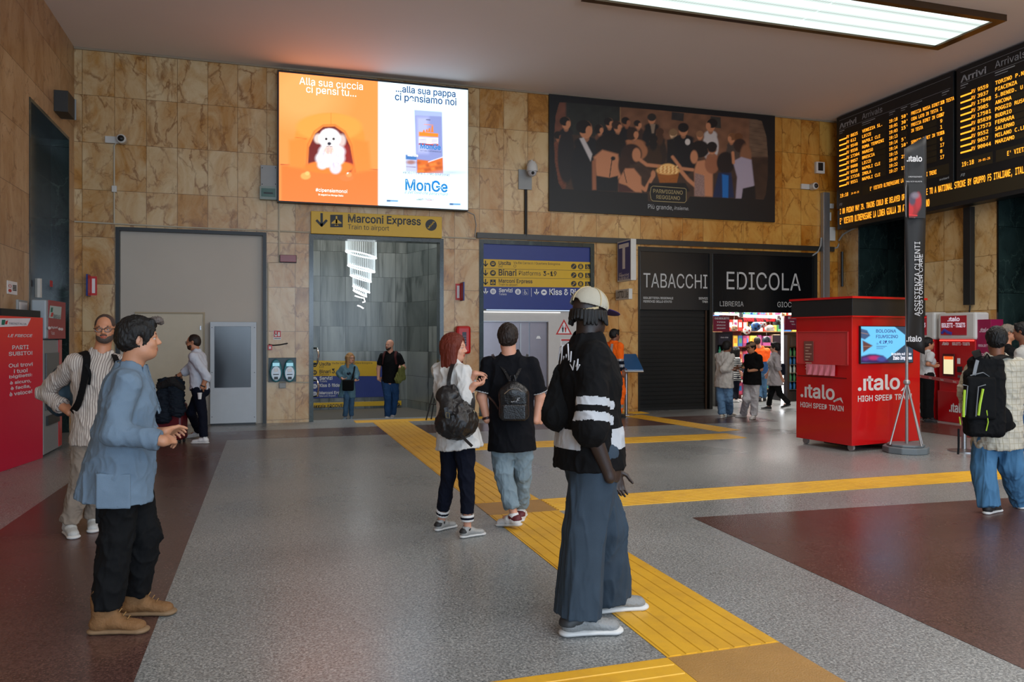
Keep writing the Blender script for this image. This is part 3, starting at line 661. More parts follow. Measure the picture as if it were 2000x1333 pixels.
def flag_sign(label, u0, u1, u2, vt, vb, flip=False):
    a = BACK.hit(u1, (vt + vb) / 2)[0]; z0 = BACK.shifted(0.1).hit(u1, vb)[1]; z1 = BACK.shifted(0.1).hit(u1, vt)[1]
    r = thing('fire_sign', label, 'sign', BACK.P(a, z0, 0))
    b = MB(); b.box(a - 0.012, DB - 0.26, z0, a + 0.012, DB, z1); b.build('panel', blum, r)
    s = 1 if not flip else -1
    MB().add([(a + s * 0.0135, DB - 0.24, z0 + 0.01), (a + s * 0.0135, DB - 0.01, z0 + 0.01), (a + s * 0.0135, DB - 0.01, z1 - 0.01), (a + s * 0.0135, DB - 0.24, z1 - 0.01)], [(0, 1, 2, 3)]).build('red_face', rdk, r)
    b = MB(); b.pbox(BACK, a - (0.0 if not flip else 0.11), z0 + 0.02, a + (0.11 if not flip else 0.0), z1 - 0.02, 0.002, 0.01); b.build('back_panel', rdk, r)
    MB().pbox(BACK, a + (0.03 if not flip else -0.08), z0 + 0.06, a + (0.08 if not flip else -0.03), z1 - 0.06, 0.01, 0.012).build('pictogram', inkw, r)
flag_sign('blue and red fire sign sticking out near the left wall corner', 170, 176, 185, 537, 579)
flag_sign('blue and red fire sign sticking out between stairs and lift', 890, 900, 904, 552, 588, True)

# hose cabinet
r, pl, bb = board('fire_hose_box', 'rounded red fire hose box on the pilaster beside the lift', 'fire box', BACK, (892, 692), (920.5, 637), 0, 0.2, redm, part='casing', bevel=0.05)
(a0, b0), (a1, b1) = pl.hit(903, 677), pl.hit(911, 649); MB().pbox(pl, a0, b0, a1, b1, -0.02, 0.003).build('window', mat('hose_window', (40, 36, 44), 0.15), r)
b = MB()
for i in range(4): b.tube([pl.P(a0 + 0.01, b0 + 0.05 + i * 0.05, 0.006), pl.P(a1 - 0.01, b0 + 0.05 + i * 0.05, 0.006)], 0.012, 8)
b.build('hose', mat('hose_grey', (120, 120, 140), 0.5), r)

# ticket validators
PLT = wbox('mounting_plate', 'dark teal mounting plate carrying the two ticket validators', 'plate', (524, 747), (578.5, 699), 0.03, mat('plate_teal', (22, 52, 58), 0.4), bevel=0.004)
teal = mat('validator_teal', (20, 112, 122), 0.35); silv = mat('validator_silver', (170, 176, 180), 0.35, 0.3)
def validator(label, uc):
    pl = BACK.shifted(0.03); a, z = pl.hit(uc, 724); r = thing('ticket_validator', label, 'validator', BACK.P(a, z - 0.2, 0.03), group='ticket validators beside the hoarding')
    h, w = 0.215, 0.115
    o = [(a + w * math.cos(t) * (0.9 if math.sin(t) > .2 else 1), z + h * math.sin(t)) for t in [2 * math.pi * i / 28 for i in range(28)]]
    b = MB(); b.pprism(BACK, o, 0.03, 0.16); b.build('casing', teal, r, bevel=0.02)
    o = [(a + w * .78 * math.cos(t), z - 0.05 + h * .62 * math.sin(t)) for t in [2 * math.pi * i / 24 for i in range(24)]]
    b = MB(); b.pprism(BACK, o, 0.16, 0.18); b.build('front_plate', silv, r, bevel=0.008)
    MB().pbox(BACK, a - 0.06, z + 0.085, a + 0.06, z + 0.145, 0.16, 0.168).build('display', mat('validator_display', (150, 205, 220), emit=0.5), r)
    MB().pbox(BACK, a - 0.035, z - 0.02, a + 0.035, z + 0.04, 0.18, 0.19).build('card_reader', inkw, r)
    MB().pbox(BACK, a - 0.05, z - 0.075, a + 0.05, z - 0.06, 0.18, 0.186).build('ticket_slot', blackm, r)
    MB().pbox(BACK, a - 0.035, z - 0.16, a + 0.035, z - 0.11, 0.18, 0.186).build('label_plate', darkm, r)
validator('teal oval ticket validator next to the hoarding frame', 539)
validator('teal oval ticket validator nearer the stairs opening, twin of the first', 565.5)
wbox('socket_box', 'small grey socket box below the ticket validators', 'box', (545, 759), (558.5, 748), 0.07, greym)

# chandelier of glass rods and handles in the stair hall
r = thing('chandelier', 'tall spiral chandelier of glass rods hanging in the stair hall', 'chandelier', (0, 0, 0))
cz_ = BACK.shifted(-2.2); c_a, ctop = cz_.hit(705, 462); CX = c_a; CY = DB + 2.2
r.location = (CX, CY, 7.4)
glow = mat('glass_rods', (220, 232, 235), 0.2, emit=0.5)
tiers = [(0.42, 6.0, 5.55), (0.40, 5.52, 5.2), (0.35, 5.25, 4.9), (0.31, 4.95, 4.6), (0.27, 4.68, 4.3), (0.20, 4.3, 4.05)]
rows = [(675, 735, 462, 499), (679, 732, 495, 526), (684, 725, 520, 545), (689, 722, 540, 566), (690, 716, 560, 574)]
for k, (u0, u1, v0, v1) in enumerate(rows):
    a0, z1 = cz_.hit(u0, v0); a1, z0 = cz_.hit(u1, v1); R_ = (a1 - a0) / 2; cx = (a0 + a1) / 2
    b = MB(); nn = int(46 * R_ / 0.3)
    for j in range(nn):
        t = 2 * math.pi * j / nn; x, y = cx + R_ * math.cos(t), CY + R_ * math.sin(t); sl = 0.07 * math.cos(t) * -1
        b.tube([(x, y, z1 + sl), (x, y, z0 + sl)], 0.006, 4)
    b.build('rod_tier', glow, r)
    b = MB(); b.tube([(cx + R_ * math.cos(t), CY + R_ * math.sin(t), z0 - 0.07 * math.cos(t)) for t in [2 * math.pi * i / 24 for i in range(25)]], 0.012, 6); b.build('led_ring', mat('led_ring', (250, 252, 255), emit=2.6), r)
b = MB()
for sgm in ([(693, 578), (702, 581), (711, 583), (713, 590), (708, 591)], [(698, 597), (704, 599), (710, 603)]):
    b.tube([BACK.P(*cz_.hit(*q), -2.2) for q in sgm], 0.014, 6)
b.build('led_tail', mat('led_ring', (250, 252, 255)), r)
b = MB(); b.tube([(CX, CY, 7.4), (CX, CY, 4.3)], 0.012, 6); b.build('stem', steelm, r)
for v, lab in ((694, 'chrome loop handle at the stairs opening, the upper one'), (757, 'chrome loop handle at the stairs opening, the lower one')):
    a, z = BACK.hit(613, v); hb = MB(); hb.tube([BACK.P(a + 0.0, z + 0.13, -0.05), BACK.P(a + 0.06, z + 0.13, 0.06), BACK.P(a + 0.08, z, 0.1), BACK.P(a + 0.06, z - 0.16, 0.06), BACK.P(a, z - 0.18, -0.05)], 0.018, 8)
    tag(hb.build('door_handle', mat('chrome', (210, 212, 214), 0.12, 1.0), smooth=True), lab, 'handle')

# signs low on the far wall of the stair hall
r, pl, bb = board('wayfinding_sign', 'yellow and blue direction board low on the stair hall wall', 'sign', SB, (602, 779), (779, 705), 0, 0.05, blum)
p = Pen(pl, 0.002); p.poly(yelm, [(600, 704.5), (736, 706), (736, 735), (600, 735)])
p.off += .001
for v, s_, s2, mm in ((714, 'Uscita', 'Exit', inkk), (729, 'Binari', 'Platforms', inkk), (742, 'Servizi', 'Toilets', inkw), (756, 'Kiss & Ride', '', inkw), (771, 'Marconi Express', 'Marconi Airport', inkw)):
    p.text(mm, s_, (624, v), (624 + len(s_) * 3.6, v - 6), bold=0.018)
    if s2: p.text(mm, s2, (624, v + 4.5), (624 + len(s2) * 2.1, v + 1.5))
    ic_disc(p, 614.5, v - 1, 4.6, yelm if mm is inkk else blum, mm, 0 if mm is inkk else 5)
p.text(inkk, '3', (648, 728), (654, 722), bold=0.018); p.text(inkk, 'Via Dè Carracci / Quartiere Bolognina', (648, 712.5), (727, 707.5)); p.build(r)
r, pl, bb = board('wayfinding_sign', 'long yellow strip sign naming the piazzale below the blue board in the stair hall', 'sign', SB, (600, 797), (784, 783.5), 0, 0.05, yelm)
p = Pen(pl, 0.002); p.text(inkk, 'Piazzale ARCOVEGGIO', (606, 796.5), (690, 790), bold=0.018); ic_disc(p, 777.5, 790.5, 3.6, yelm, inkk, 3); p.build(r)
# ------------------------------------------------------------------ printed and displayed pictures
class Pic:
    """a flat picture stored as colours on a fine grid; shapes are given in the picture's own layout coordinates"""
    def __init__(s, pl, bl, tr, off, x0, y0, k, step=1.5):
        (a0, b0), (a1, b1) = pl.hit(*bl), pl.hit(*tr)
        nx = max(8, int(abs(tr[0] - bl[0]) / step)); ny = max(8, int(abs(bl[1] - tr[1]) / step)); s.nx, s.ny = nx, ny
        A, B = np.meshgrid(np.linspace(a0, a1, nx), np.linspace(b0, b1, ny)); A = A.ravel(); B = B.ravel()
        o, ex, n = np.array(pl.o), np.array(pl.ex), np.array(pl.n)
        P = o[None] + A[:, None] * ex + n * off; P[:, 2] = B; s.P = P
        u, v = proj(P); s.X = (u - x0) * k; s.Y = (v - y0) * k; s.C = np.zeros((len(A), 3)); s.rng = np.random.RandomState(3)
        ph = s.rng.rand(8, 3) * 6.28; s.ph = ph
    def put(s, m, c):
        m = np.clip(m, 0, 1)[:, None]; s.C = s.C * (1 - m) + np.array(lin(c)) * m; return s
    def fill(s, c): return s.put(np.ones(len(s.X)), c)
    def ell(s, x, y, rx, ry, c, soft=3.0, rot=0.0, a=1.0):
        t = math.radians(rot); dx, dy = s.X - x, s.Y - y; u = dx * math.cos(t) + dy * math.sin(t); w = -dx * math.sin(t) + dy * math.cos(t)
        d = (np.sqrt((u / rx) ** 2 + (w / ry) ** 2) - 1) * min(rx, ry); return s.put(a * (0.5 - d / (2 * soft)), c)
    def poly(s, pts, c, soft=2.0, a=1.0):
        X, Y = s.X, s.Y; ins = np.zeros(len(X), bool); D = np.full(len(X), 1e9)
        for (x0, y0), (x1, y1) in zip(pts, pts[1:] + pts[:1]):
            cr = ((y0 > Y) != (y1 > Y)); xi = (x1 - x0) * (Y - y0) / ((y1 - y0) or 1e-9) + x0; ins ^= cr & (X < xi)
            t = np.clip(((X - x0) * (x1 - x0) + (Y - y0) * (y1 - y0)) / (((x1 - x0) ** 2 + (y1 - y0) ** 2) or 1e-9), 0, 1)
            D = np.minimum(D, np.hypot(X - x0 - t * (x1 - x0), Y - y0 - t * (y1 - y0)))
        return s.put(a * (0.5 + np.where(ins, D, -D) / (2 * soft)), c)
    def line(s, pts, w, c, a=1.0, soft=1.5):
        D = np.full(len(s.X), 1e9)
        for (x0, y0), (x1, y1) in zip(pts, pts[1:]):
            t = np.clip(((s.X - x0) * (x1 - x0) + (s.Y - y0) * (y1 - y0)) / (((x1 - x0) ** 2 + (y1 - y0) ** 2) or 1e-9), 0, 1)
            D = np.minimum(D, np.hypot(s.X - x0 - t * (x1 - x0), s.Y - y0 - t * (y1 - y0)))
        return s.put(a * (0.5 - (D - w / 2) / (2 * soft)), c)
    def noise(s, sc, lo, hi, mask=None):
        n = sum(np.sin(s.X / sc * (1 + .37 * i) + s.ph[i, 0] + 2 * np.sin(s.Y / sc * .8 + s.ph[i, 1])) * np.sin(s.Y / sc * (1.2 + .31 * i) + s.ph[i, 2] + 1.7 * np.sin(s.X / sc * .6)) for i in range(5)) / 2.5
        g = lo + (hi - lo) * np.clip(n * .5 + .5, 0, 1)
        if mask is not None: g = 1 + (g - 1) * np.clip(mask, 0, 1)
        s.C *= g[:, None]; return s
    def build(s, name, m, parent):
        o = top_of(parent).location; V = s.P - np.array(o)
        me = bpy.data.meshes.new(name); nx, ny = s.nx, s.ny
        i = np.arange(nx * ny).reshape(ny, nx); F = np.stack([i[:-1, :-1], i[:-1, 1:], i[1:, 1:], i[1:, :-1]], -1).reshape(-1, 4)
        me.from_pydata(V.tolist(), [], F.tolist()); ca = me.color_attributes.new('pic', 'FLOAT_COLOR', 'POINT')
        ca.data.foreach_set('color', np.concatenate([s.C, np.ones((len(s.C), 1))], 1).astype(np.float32).ravel()); me.materials.append(m)
        ob = bpy.data.objects.new(name, me); COL.objects.link(ob); ob.parent = parent; return ob

# ---- video wall
LEDE = 1.7
r = thing('video_wall', 'bright video wall with a white dog on orange beside a pet food bag on white', 'screen', BACK.P(BA(730, 270), BZ(730, 404), 0))
VP_ = BACK.shifted(0.22)
(va0, vb0) = VP_.hit(545, 392.5); (va1, vb1) = VP_.hit(914, 176); vb1 = (VP_.hit(547, 141)[1] + VP_.hit(914, 175.5)[1]) / 2; vb0 = (VP_.hit(547, 392)[1] + VP_.hit(914, 410)[1]) / 2
MB().pbox(BACK, va0 - 0.03, vb0 - 0.02, va1 + 0.01, vb1 + 0.04, 0.02, 0.21).build('cabinet', blackm, r)
VP_ = BACK.shifted(0.2)
class _R: pass
def rectpx(pl, a0, b0, a1, b1):          # photo pixels of the rectangle's corners
    f = lambda a, b: tuple(float(t) for t in proj(np.array(pl.P(a, b, 0))))
    return f(a0, b0), f(a1, b1)
def grid_pic(pl, rect, off, x0, y0, k, n):
    a0, b0, a1, b1 = rect; q = Pic.__new__(Pic); q.nx, q.ny = n
    A, B = np.meshgrid(np.linspace(a0, a1, n[0]), np.linspace(b0, b1, n[1])); A = A.ravel(); B = B.ravel()
    P = np.array(pl.o)[None] + A[:, None] * np.array(pl.ex) + np.array(pl.n) * off; P[:, 2] = B; q.P = P
    u, v = proj(P); q.X = (u - x0) * k; q.Y = (v - y0) * k; q.C = np.zeros((len(A), 3)); q.rng = np.random.RandomState(3); q.ph = q.rng.rand(8, 3) * 6.28; return q
q = grid_pic(BACK, (va0, vb0, va1, vb1), 0.215, 500, 100, 3.508, (250, 175))
q.fill((255, 160, 78)); q.ell(330, 300, 260, 200, (255, 178, 106), 90); q.poly([(170, 780), (840, 815), (840, 1060), (170, 1030)], (250, 132, 48), 12); q.line([(170, 776), (230, 778)], 4, (120, 50, 20)); q.line([(780, 808), (836, 812)], 4, (120, 50, 20))
# cushioned kennel
q.ell(505, 600, 240, 175, (252, 158, 62), 6); q.poly([(225, 610), (350, 590), (340, 810), (228, 790)], (250, 150, 58), 14); q.poly([(660, 600), (770, 620), (790, 815), (680, 835)], (250, 148, 56), 14); q.ell(500, 520, 225, 95, (255, 170, 74), 8)
q.line([(270, 590), (345, 602)], 4, (220, 110, 30), .7); q.line([(512, 425), (512, 505)], 4, (225, 115, 36), .7); q.line([(345, 790), (355, 640), (400, 550), (460, 508), (540, 505), (610, 550), (655, 640), (680, 830)], 8, (226, 112, 34), .8, 5)
q.poly([(355, 790), (362, 660), (405, 565), (460, 518), (540, 515), (605, 560), (645, 650), (670, 800), (650, 830)], (120, 22, 14), 5); q.poly([(560, 560), (640, 660), (668, 790), (600, 780)], (158, 30, 18), 10)
q.ell(505, 795, 172, 44, (244, 140, 44), 5)
# dog: body, head, ears, muzzle
wh = (236, 232, 236)
for x, y, rx, ry, cc in ((508, 735, 100, 62, wh), (520, 690, 92, 60, (226, 222, 230)), (545, 800, 40, 42, (222, 214, 222)), (455, 780, 35, 30, (228, 222, 226)), (427, 600, 30, 34, (222, 206, 200)), (590, 612, 26, 42, (216, 200, 196)), (505, 600, 76, 68, (240, 238, 240)), (500, 560, 50, 28, (246, 244, 246)), (502, 655, 48, 44, (240, 234, 234)), (500, 680, 34, 26, (226, 196, 184))):
    q.ell(x, y, rx, ry, cc, 7)
for i in range(90):
    t = i * 2.4; x = 505 + 96 * math.cos(t) * (0.4 + .6 * ((i * 37) % 10) / 10); y = 720 + 70 * math.sin(t) * (0.4 + .6 * ((i * 53) % 10) / 10); q.line([(x, y), (x + 8 * math.cos(t), y + 26)], 3, (196, 190, 206) if i % 2 else (252, 250, 252), .5)
for x in (481, 532): q.ell(x, 602, 9, 9, (40, 26, 24), 2)
q.ell(502, 634, 13, 11, (38, 42, 60), 2); q.line([(480, 655), (500, 650), (525, 657)], 4, (110, 70, 66), .8)
for i in range(9): q.line([(480 + i * 6, 552), (476 + i * 7, 534 + (i % 3) * 4)], 3, (250, 246, 250), .8)
# plush toys
q.ell(340, 856, 34, 24, (255, 178, 96), 4); q.ell(352, 838, 16, 14, (255, 196, 120), 3); q.ell(620, 868, 48, 24, (238, 136, 62), 4); q.ell(636, 846, 20, 18, (250, 160, 90), 3); q.ell(628, 836, 5, 5, (250, 250, 250), 1)
# right half
q.poly([(836, 200), (1475, 262), (1475, 1110), (836, 1070)], (226, 244, 255), 0.8)
q.poly([(1086, 404), (1274, 420), (1282, 836), (1100, 836)], (150, 160, 206), 3); q.poly([(1090, 404), (1272, 416), (1272, 448), (1090, 440)], (176, 190, 220), 3); q.poly([(1100, 450), (1180, 452), (1180, 700), (1104, 700)], (186, 192, 226), 16)
q.poly([(1104, 742), (1200, 752), (1280, 730), (1282, 836), (1106, 834)], (214, 116, 32), 2); q.line([(1180, 760), (1280, 726)], 5, (230, 230, 240))
for i in range(14): q.ell(1115 + (i * 37) % 160, 765 + (i * 23) % 60, 14, 10, (238, 150, 60) if i % 2 else (184, 84, 24), 6, a=.7)
q.poly([(1116, 552), (1248, 564), (1248, 590), (1116, 582)], (236, 150, 40), 1.5); q.poly([(1116, 588), (1248, 594), (1250, 640), (1116, 632)], (226, 224, 240), 1.5); q.poly([(1116, 632), (1250, 638), (1250, 648), (1116, 642)], (180, 50, 60), 1)
for i in range(5): q.line([(1122, 598 + i * 8), (1166, 600 + i * 8)], 2, (120, 120, 150), .7); q.line([(1205, 600 + i * 8), (1240, 602 + i * 8)], 2, (120, 120, 150), .7)
for x, h in ((1150, 14), (1170, 18), (1188, 26), (1208, 42)): q.poly([(x - 8, 556), (x - 6, 556 - h), (x + 4, 556 - h - 4), (x + 9, 556)], (230, 140, 50), 1.5)
q.line([(1168, 470), (1192, 472)], 6, (60, 66, 100), .9); q.line([(1150, 503), (1212, 506)], 4, (236, 150, 60), .8)
q.poly([(1024, 706), (1098, 712), (1100, 828), (1026, 824)], (196, 200, 226), 2); q.ell(1062, 762, 30, 14, (176, 132, 130), 6); q.line([(1030, 790), (1094, 796)], 4, (120, 60, 80), .7); q.poly([(1026, 712), (1098, 718), (1098, 746), (1026, 740)], (70, 130, 190), 1.5)
q.ell(1340, 832, 70, 9, (170, 180, 220), 14, a=.8)
for x0_, x1_, y in ((896, 974, 1026), (1326, 1402, 1049)): q.poly([(x0_, y - 6), (x1_, y - 4), (x1_, y + 7), (x0_, y + 5)], (96, 160, 206), 2); q.poly([(x0_, y - 6), (x0_ + 24, y - 5), (x0_ + 24, y + 6), (x0_, y + 5)], (30, 90, 150), 2)
q.line([(1100, 1018), (1134, 1020)], 4, (60, 150, 110), .8); q.line([(1170, 1020), (1204, 1022)], 4, (210, 60, 80), .8)
q.C = q.C / 1.7 * (1 + .7 * q.C ** 2); q.build('screen', attr_mat('led_picture', LEDE, 0.4), r)
p = Pen(BACK, 0.219, 500, 100, 3.508); lw = mat('led_white', (255, 250, 245), emit=LEDE); lb = mat('led_blue', (8, 58, 110), emit=1); lb2 = mat('led_blue_bright', (10, 118, 186), emit=1); lk = mat('led_ink', (50, 60, 90), emit=1)
def ptext(mt, st, bl, tr, slant=None, **kw):
    """text that keeps level in the place (its pixel box is only its left-bottom and right-top)"""
    p.text(mt, st, bl, tr, **kw)
ptext(lw, 'Alla sua cuccia', (294, 268), (723, 224)); ptext(lw, 'ci pensi tu...', (340, 322), (678, 283)); ptext(lw, '#cipensiamonoi', (404, 985), (617, 960)); ptext(lw, 'Si seguici su Monge Italia', (422, 1008), (590, 996))
ptext(lb, '...alla sua pappa', (946, 316), (1350, 290), bold=.012); ptext(lb, 'ci pensiamo noi', (940, 370), (1356, 345), bold=.012); ptext(lb2, 'MonGe', (1010, 968), (1297, 905), bold=0.018); ptext(lb2, 'MonGe', (1112, 690), (1250, 654), bold=0.018); ptext(lw, 'MonGe', (1026, 738), (1096, 722), bold=0.018)
ptext(lk, 'PRODOTTI PER IL LORO BENESSERE', (996, 858), (1310, 854)); ptext(lb2, 'Il pet food che parla chiaro', (1004, 992), (1298, 984), shear=0.35); ptext(lk, 'MADE IN ITALY', (1100, 1031), (1204, 1026)); ptext(lk, 'NATURAL SUPERPREMIUM', (1112, 704), (1252, 702))
for x, y in ((1196, 912), (1208, 908), (1220, 910), (1231, 916)): p.disc(lb2, (x, y), 4.5, n=8)
p.build(r)

# ---- dark party poster
r = thing('poster', 'wide black poster of a party crowd around a basket, rounded picture window', 'poster', BACK.P(BA(1290, 300), BZ(1290, 428), 0))
pa0 = BA(1071, 300); pa1 = BA(1511, 300); pz1 = (BZ(1071, 185) + BZ(1508, 227)) / 2; pz0 = (BZ(1071, 414) + BZ(1511, 434)) / 2
MB().pbox(BACK, pa0, pz0, pa1, pz1, 0.0, 0.05).build('panel', mat('poster_black', (16, 17, 19), 0.5), r)
q = grid_pic(BACK, (pa0 + 0.08, (BZ(1100, 369) + BZ(1480, 391)) / 2 - 0.25, pa1 - 0.06, pz1 - 0.09), 0.053, 1000, 150, 3.571, (330, 150))
q.fill((58, 40, 30))
# night street: walls, door, shutters
q.poly([(370, 170), (760, 190), (760, 430), (370, 400)], (34, 36, 32), 6); q.poly([(280, 170), (375, 180), (375, 420), (280, 420)], (96, 56, 40), 8); q.poly([(756, 190), (1660, 290), (1660, 620), (756, 480)], (108, 72, 50), 10); q.line([(756, 190), (756, 330)], 5, (150, 110, 70))
q.poly([(1115, 245), (1200, 255), (1195, 310), (1112, 300)], (44, 40, 38), 3); q.poly([(1385, 275), (1455, 283), (1458, 360), (1385, 352)], (50, 46, 40), 3); q.poly([(1655, 295), (1800, 300), (1800, 560), (1655, 560)], (96, 74, 56), 6)
for i in range(9): q.line([(1655, 320 + i * 28), (1790, 342 + i * 28)], 2.5, (66, 48, 38), .8)
for i in range(7): q.line([(400 + i * 50, 190), (402 + i * 50, 400)], 2, (24, 26, 24), .7)
q.poly([(1640, 560), (1800, 580), (1780, 860), (1640, 840)], (52, 36, 26), 8); q.noise(38, .78, 1.18)
sk, sk2, dk, dk2, hr = (176, 116, 80), (140, 86, 58), (16, 16, 20), (26, 24, 26), (20, 15, 14)
def fig(x, y, r_, body, bw, bh, skin=sk, hair=hr, hb=0.0, face=0):
    """head at x,y with body below"""
    q.ell(x, y + r_ * 1.2 + bh * .55, bw, bh * .6, body, 5); q.ell(x, y + r_ * 1.5, bw * .8, r_ * .7, body, 5)
    q.ell(x, y + r_ * .9, r_ * .4, r_ * .5, tuple(int(c * .8) for c in skin), 3); q.ell(x, y, r_ * .72, r_, skin, 3); q.ell(x - face * r_ * .25, y - r_ * .35, r_ * .85, r_ * .75, hair, 3)
    if hb: q.ell(x - face * r_ * .4, y + hb * .4, r_ * .75, hb, hair, 5)
    if face: q.ell(x + face * r_ * .35, y + r_ * .12, r_ * .38, r_ * .55, skin, 2.5)
fig(330, 420, 36, (96, 52, 34), 55, 330, sk2, hr, 0, 1); q.noise(9, .75, 1.25, mask=(q.X < 400) * (q.Y > 400) * 1.0)
fig(378, 325, 42, dk2, 60, 320, sk, hr, 0, 1)
fig(680, 325, 36, dk, 60, 150, sk, hr, 0, 1); fig(738, 350, 40, dk2, 60, 150, sk, (48, 30, 22), 0, 1); fig(800, 318, 34, dk, 50, 100, sk2, hr, 0, 1); fig(882, 335, 30, (54, 34, 26), 44, 120, sk, (30, 22, 18), 0, 1)
fig(975, 295, 36, (18, 18, 20), 66, 190, sk, (40, 34, 30), 0, 0); q.poly([(965, 330), (1000, 330), (990, 395), (975, 395)], (130, 110, 90), 3)
fig(612, 370, 34, (90, 58, 42), 40, 120, sk, hr, 20, 1)
fig(1030, 395, 34, (40, 28, 22), 50, 170, sk, (66, 40, 24), 60, 0); fig(985, 445, 36, (52, 34, 20), 60, 150, sk2, hr, 50, 0); fig(1125, 400, 34, (120, 84, 56), 40, 60, (196, 160, 120), (120, 90, 60), 0, 0)
fig(1195, 370, 44, dk, 95, 230, sk, hr, 0, 0); q.ell(1225, 455, 18, 22, (190, 180, 170), 3); q.poly([(1080, 440), (1130, 430), (1150, 600), (1080, 600)], (20, 18, 20), 6)
fig(1310, 410, 30, (90, 60, 44), 36, 60, sk, (130, 90, 60), 0, 0); fig(1385, 340, 44, (176, 166, 160), 56, 170, sk, hr, 0, -1)
fig(850, 400, 44, (150, 96, 62), 95, 120, sk, (44, 26, 18), 30, 1); fig(1530, 430, 34, (60, 50, 44), 38, 130, sk, (110, 70, 40), 0, -1); fig(1580, 430, 34, (70, 56, 48), 40, 140, sk2, (96, 58, 30), 20, 0)
# man in dinner jacket, women from behind
fig(515, 370, 62, (18, 20, 24), 105, 380, sk, hr, 0, 1); q.poly([(470, 430), (500, 425), (560, 540), (548, 590)], (176, 168, 164), 4); q.poly([(530, 450), (556, 470), (540, 500)], dk, 3)
q.ell(690, 480, 110, 86, hr, 6); q.poly([(570, 560), (630, 510), (740, 540), (760, 700), (700, 740), (590, 700)], sk, 7); q.poly([(585, 690), (680, 705), (740, 690), (735, 800), (575, 795)], (14, 18, 22), 4); q.poly([(558, 590), (585, 570), (588, 790), (560, 790)], sk2, 5); q.line([(700, 560), (680, 700)], 6, dk); q.ell(705, 570, 16, 14, dk, 3)
q.ell(832, 540, 74, 72, (44, 26, 20), 6); q.ell(868, 545, 30, 48, sk, 4); q.ell(780, 620, 40, 70, (48, 28, 20), 6); q.poly([(790, 640), (850, 640), (900, 700), (905, 808), (745, 800), (745, 720)], sk, 6); q.poly([(740, 740), (800, 760), (860, 806), (742, 804)], (66, 34, 30), 4); q.line([(780, 660), (800, 740)], 5, dk2); q.line([(860, 740), (930, 790), (985, 690)], 26, sk, 1, 4); q.ell(985, 680, 16, 26, sk, 4)
q.line([(880, 570), (940, 615), (1060, 628)], 24, sk, 1, 4); q.line([(1120, 560), (1180, 640), (1260, 650)], 22, sk, 1, 4); q.line([(1180, 660), (1230, 720), (1290, 770)], 26, sk, 1, 4)
# basket of cheese chunks
q.poly([(1010, 670), (1165, 670), (1150, 740), (1030, 740)], (150, 84, 26), 3); q.ell(1088, 655, 82, 30, (214, 160, 92), 3); q.ell(1088, 630, 50, 24, (224, 172, 100), 4)
for i in range(50): q.ell(1020 + (i * 41) % 136, 622 + (i * 17) % 52, 6, 5, (240, 196, 130) if i % 2 else (178, 118, 56), 2, a=.8)
for i in range(16): q.line([(1018 + i * 10, 680), (1034 + i * 7.6, 738)], 2.5, (104, 54, 16), .7)
q.poly([(955, 742), (1210, 742), (1240, 800), (940, 800)], (12, 14, 16), 4)
# women and men on the far side
q.ell(1310, 505, 66, 60, hr, 5); q.ell(1270, 560, 26, 46, sk, 4); q.poly([(1290, 590), (1345, 580), (1400, 660), (1400, 838), (1275, 830), (1270, 660)], sk, 6); q.poly([(1275, 670), (1340, 690), (1345, 836), (1272, 832)], (132, 104, 96), 5); q.noise(7, .8, 1.2, mask=((q.X > 1275) & (q.X < 1345) & (q.Y > 680)) * 1.0)
fig(1395, 500, 42, sk2, 50, 110, sk, hr, 20, 0); q.ell(1490, 600, 62, 76, (26, 18, 18), 5); q.poly([(1440, 670), (1530, 670), (1550, 845), (1400, 842)], (18, 34, 66), 5); q.poly([(1465, 680), (1510, 690), (1508, 845), (1468, 842)], (14, 92, 158), 4)
q.ell(1590, 480, 44, 48, (46, 28, 22), 4); q.ell(1630, 560, 40, 90, (124, 82, 56), 6); q.poly([(1540, 590), (1600, 560), (1670, 580), (1690, 760), (1600, 850), (1560, 850), (1570, 700)], (150, 138, 150), 5); q.poly([(1610, 780), (1695, 760), (1700, 858), (1600, 852)], (16, 16, 18), 4); q.line([(1545, 600), (1540, 530)], 20, sk, 1, 4)
q.C *= 1.45
# picture window: black outside a rounded shape
def outside(pts):
    m0 = q.C.copy(); q.C[:] = 0; q.poly(pts, (255, 255, 255), 1.5); w = q.C[:, :1].copy(); q.C = m0 * w + np.array(lin((16, 17, 19))) * (1 - w)
outside([(330, 180), (360, 178), (1000, 232), (1700, 297), (1742, 310), (1775, 420), (1785, 560), (1784, 700), (1770, 820), (1755, 858), (1240, 836), (1220, 870), (950, 870), (945, 815), (350, 783), (325, 740), (300, 600), (292, 430), (305, 270)])
q.build('picture', attr_mat('poster_print', 0, 0.5), r)
p = Pen(BACK, 0.056, 1000, 150, 3.571); gold = mat('poster_gold', (168, 150, 104), 0.5)
# rounded badge
bz = [(962, 775), (975, 766), (1195, 782), (1206, 790), (1206, 868), (1195, 882), (975, 870), (962, 858), (955, 818)]
p.poly(mat('poster_black', (16, 17, 19)), bz, -0.001); p.stroke(gold, bz + bz[:1], 4)
p.text(gold, 'PARMIGIANO', (976, 822), (1182, 790), bold=0.01, hpx=28); p.text(gold, 'REGGIANO', (998, 860), (1163, 832), bold=0.01, hpx=27)
p.text(mat('poster_white', (190, 190, 190), 0.5), 'Più grande,', (940, 932), (1114, 900)); p.text(mat('poster_white', (0, 0, 0)), 'insieme.', (1122, 936), (1224, 905), shear=0.3); p.build(r)

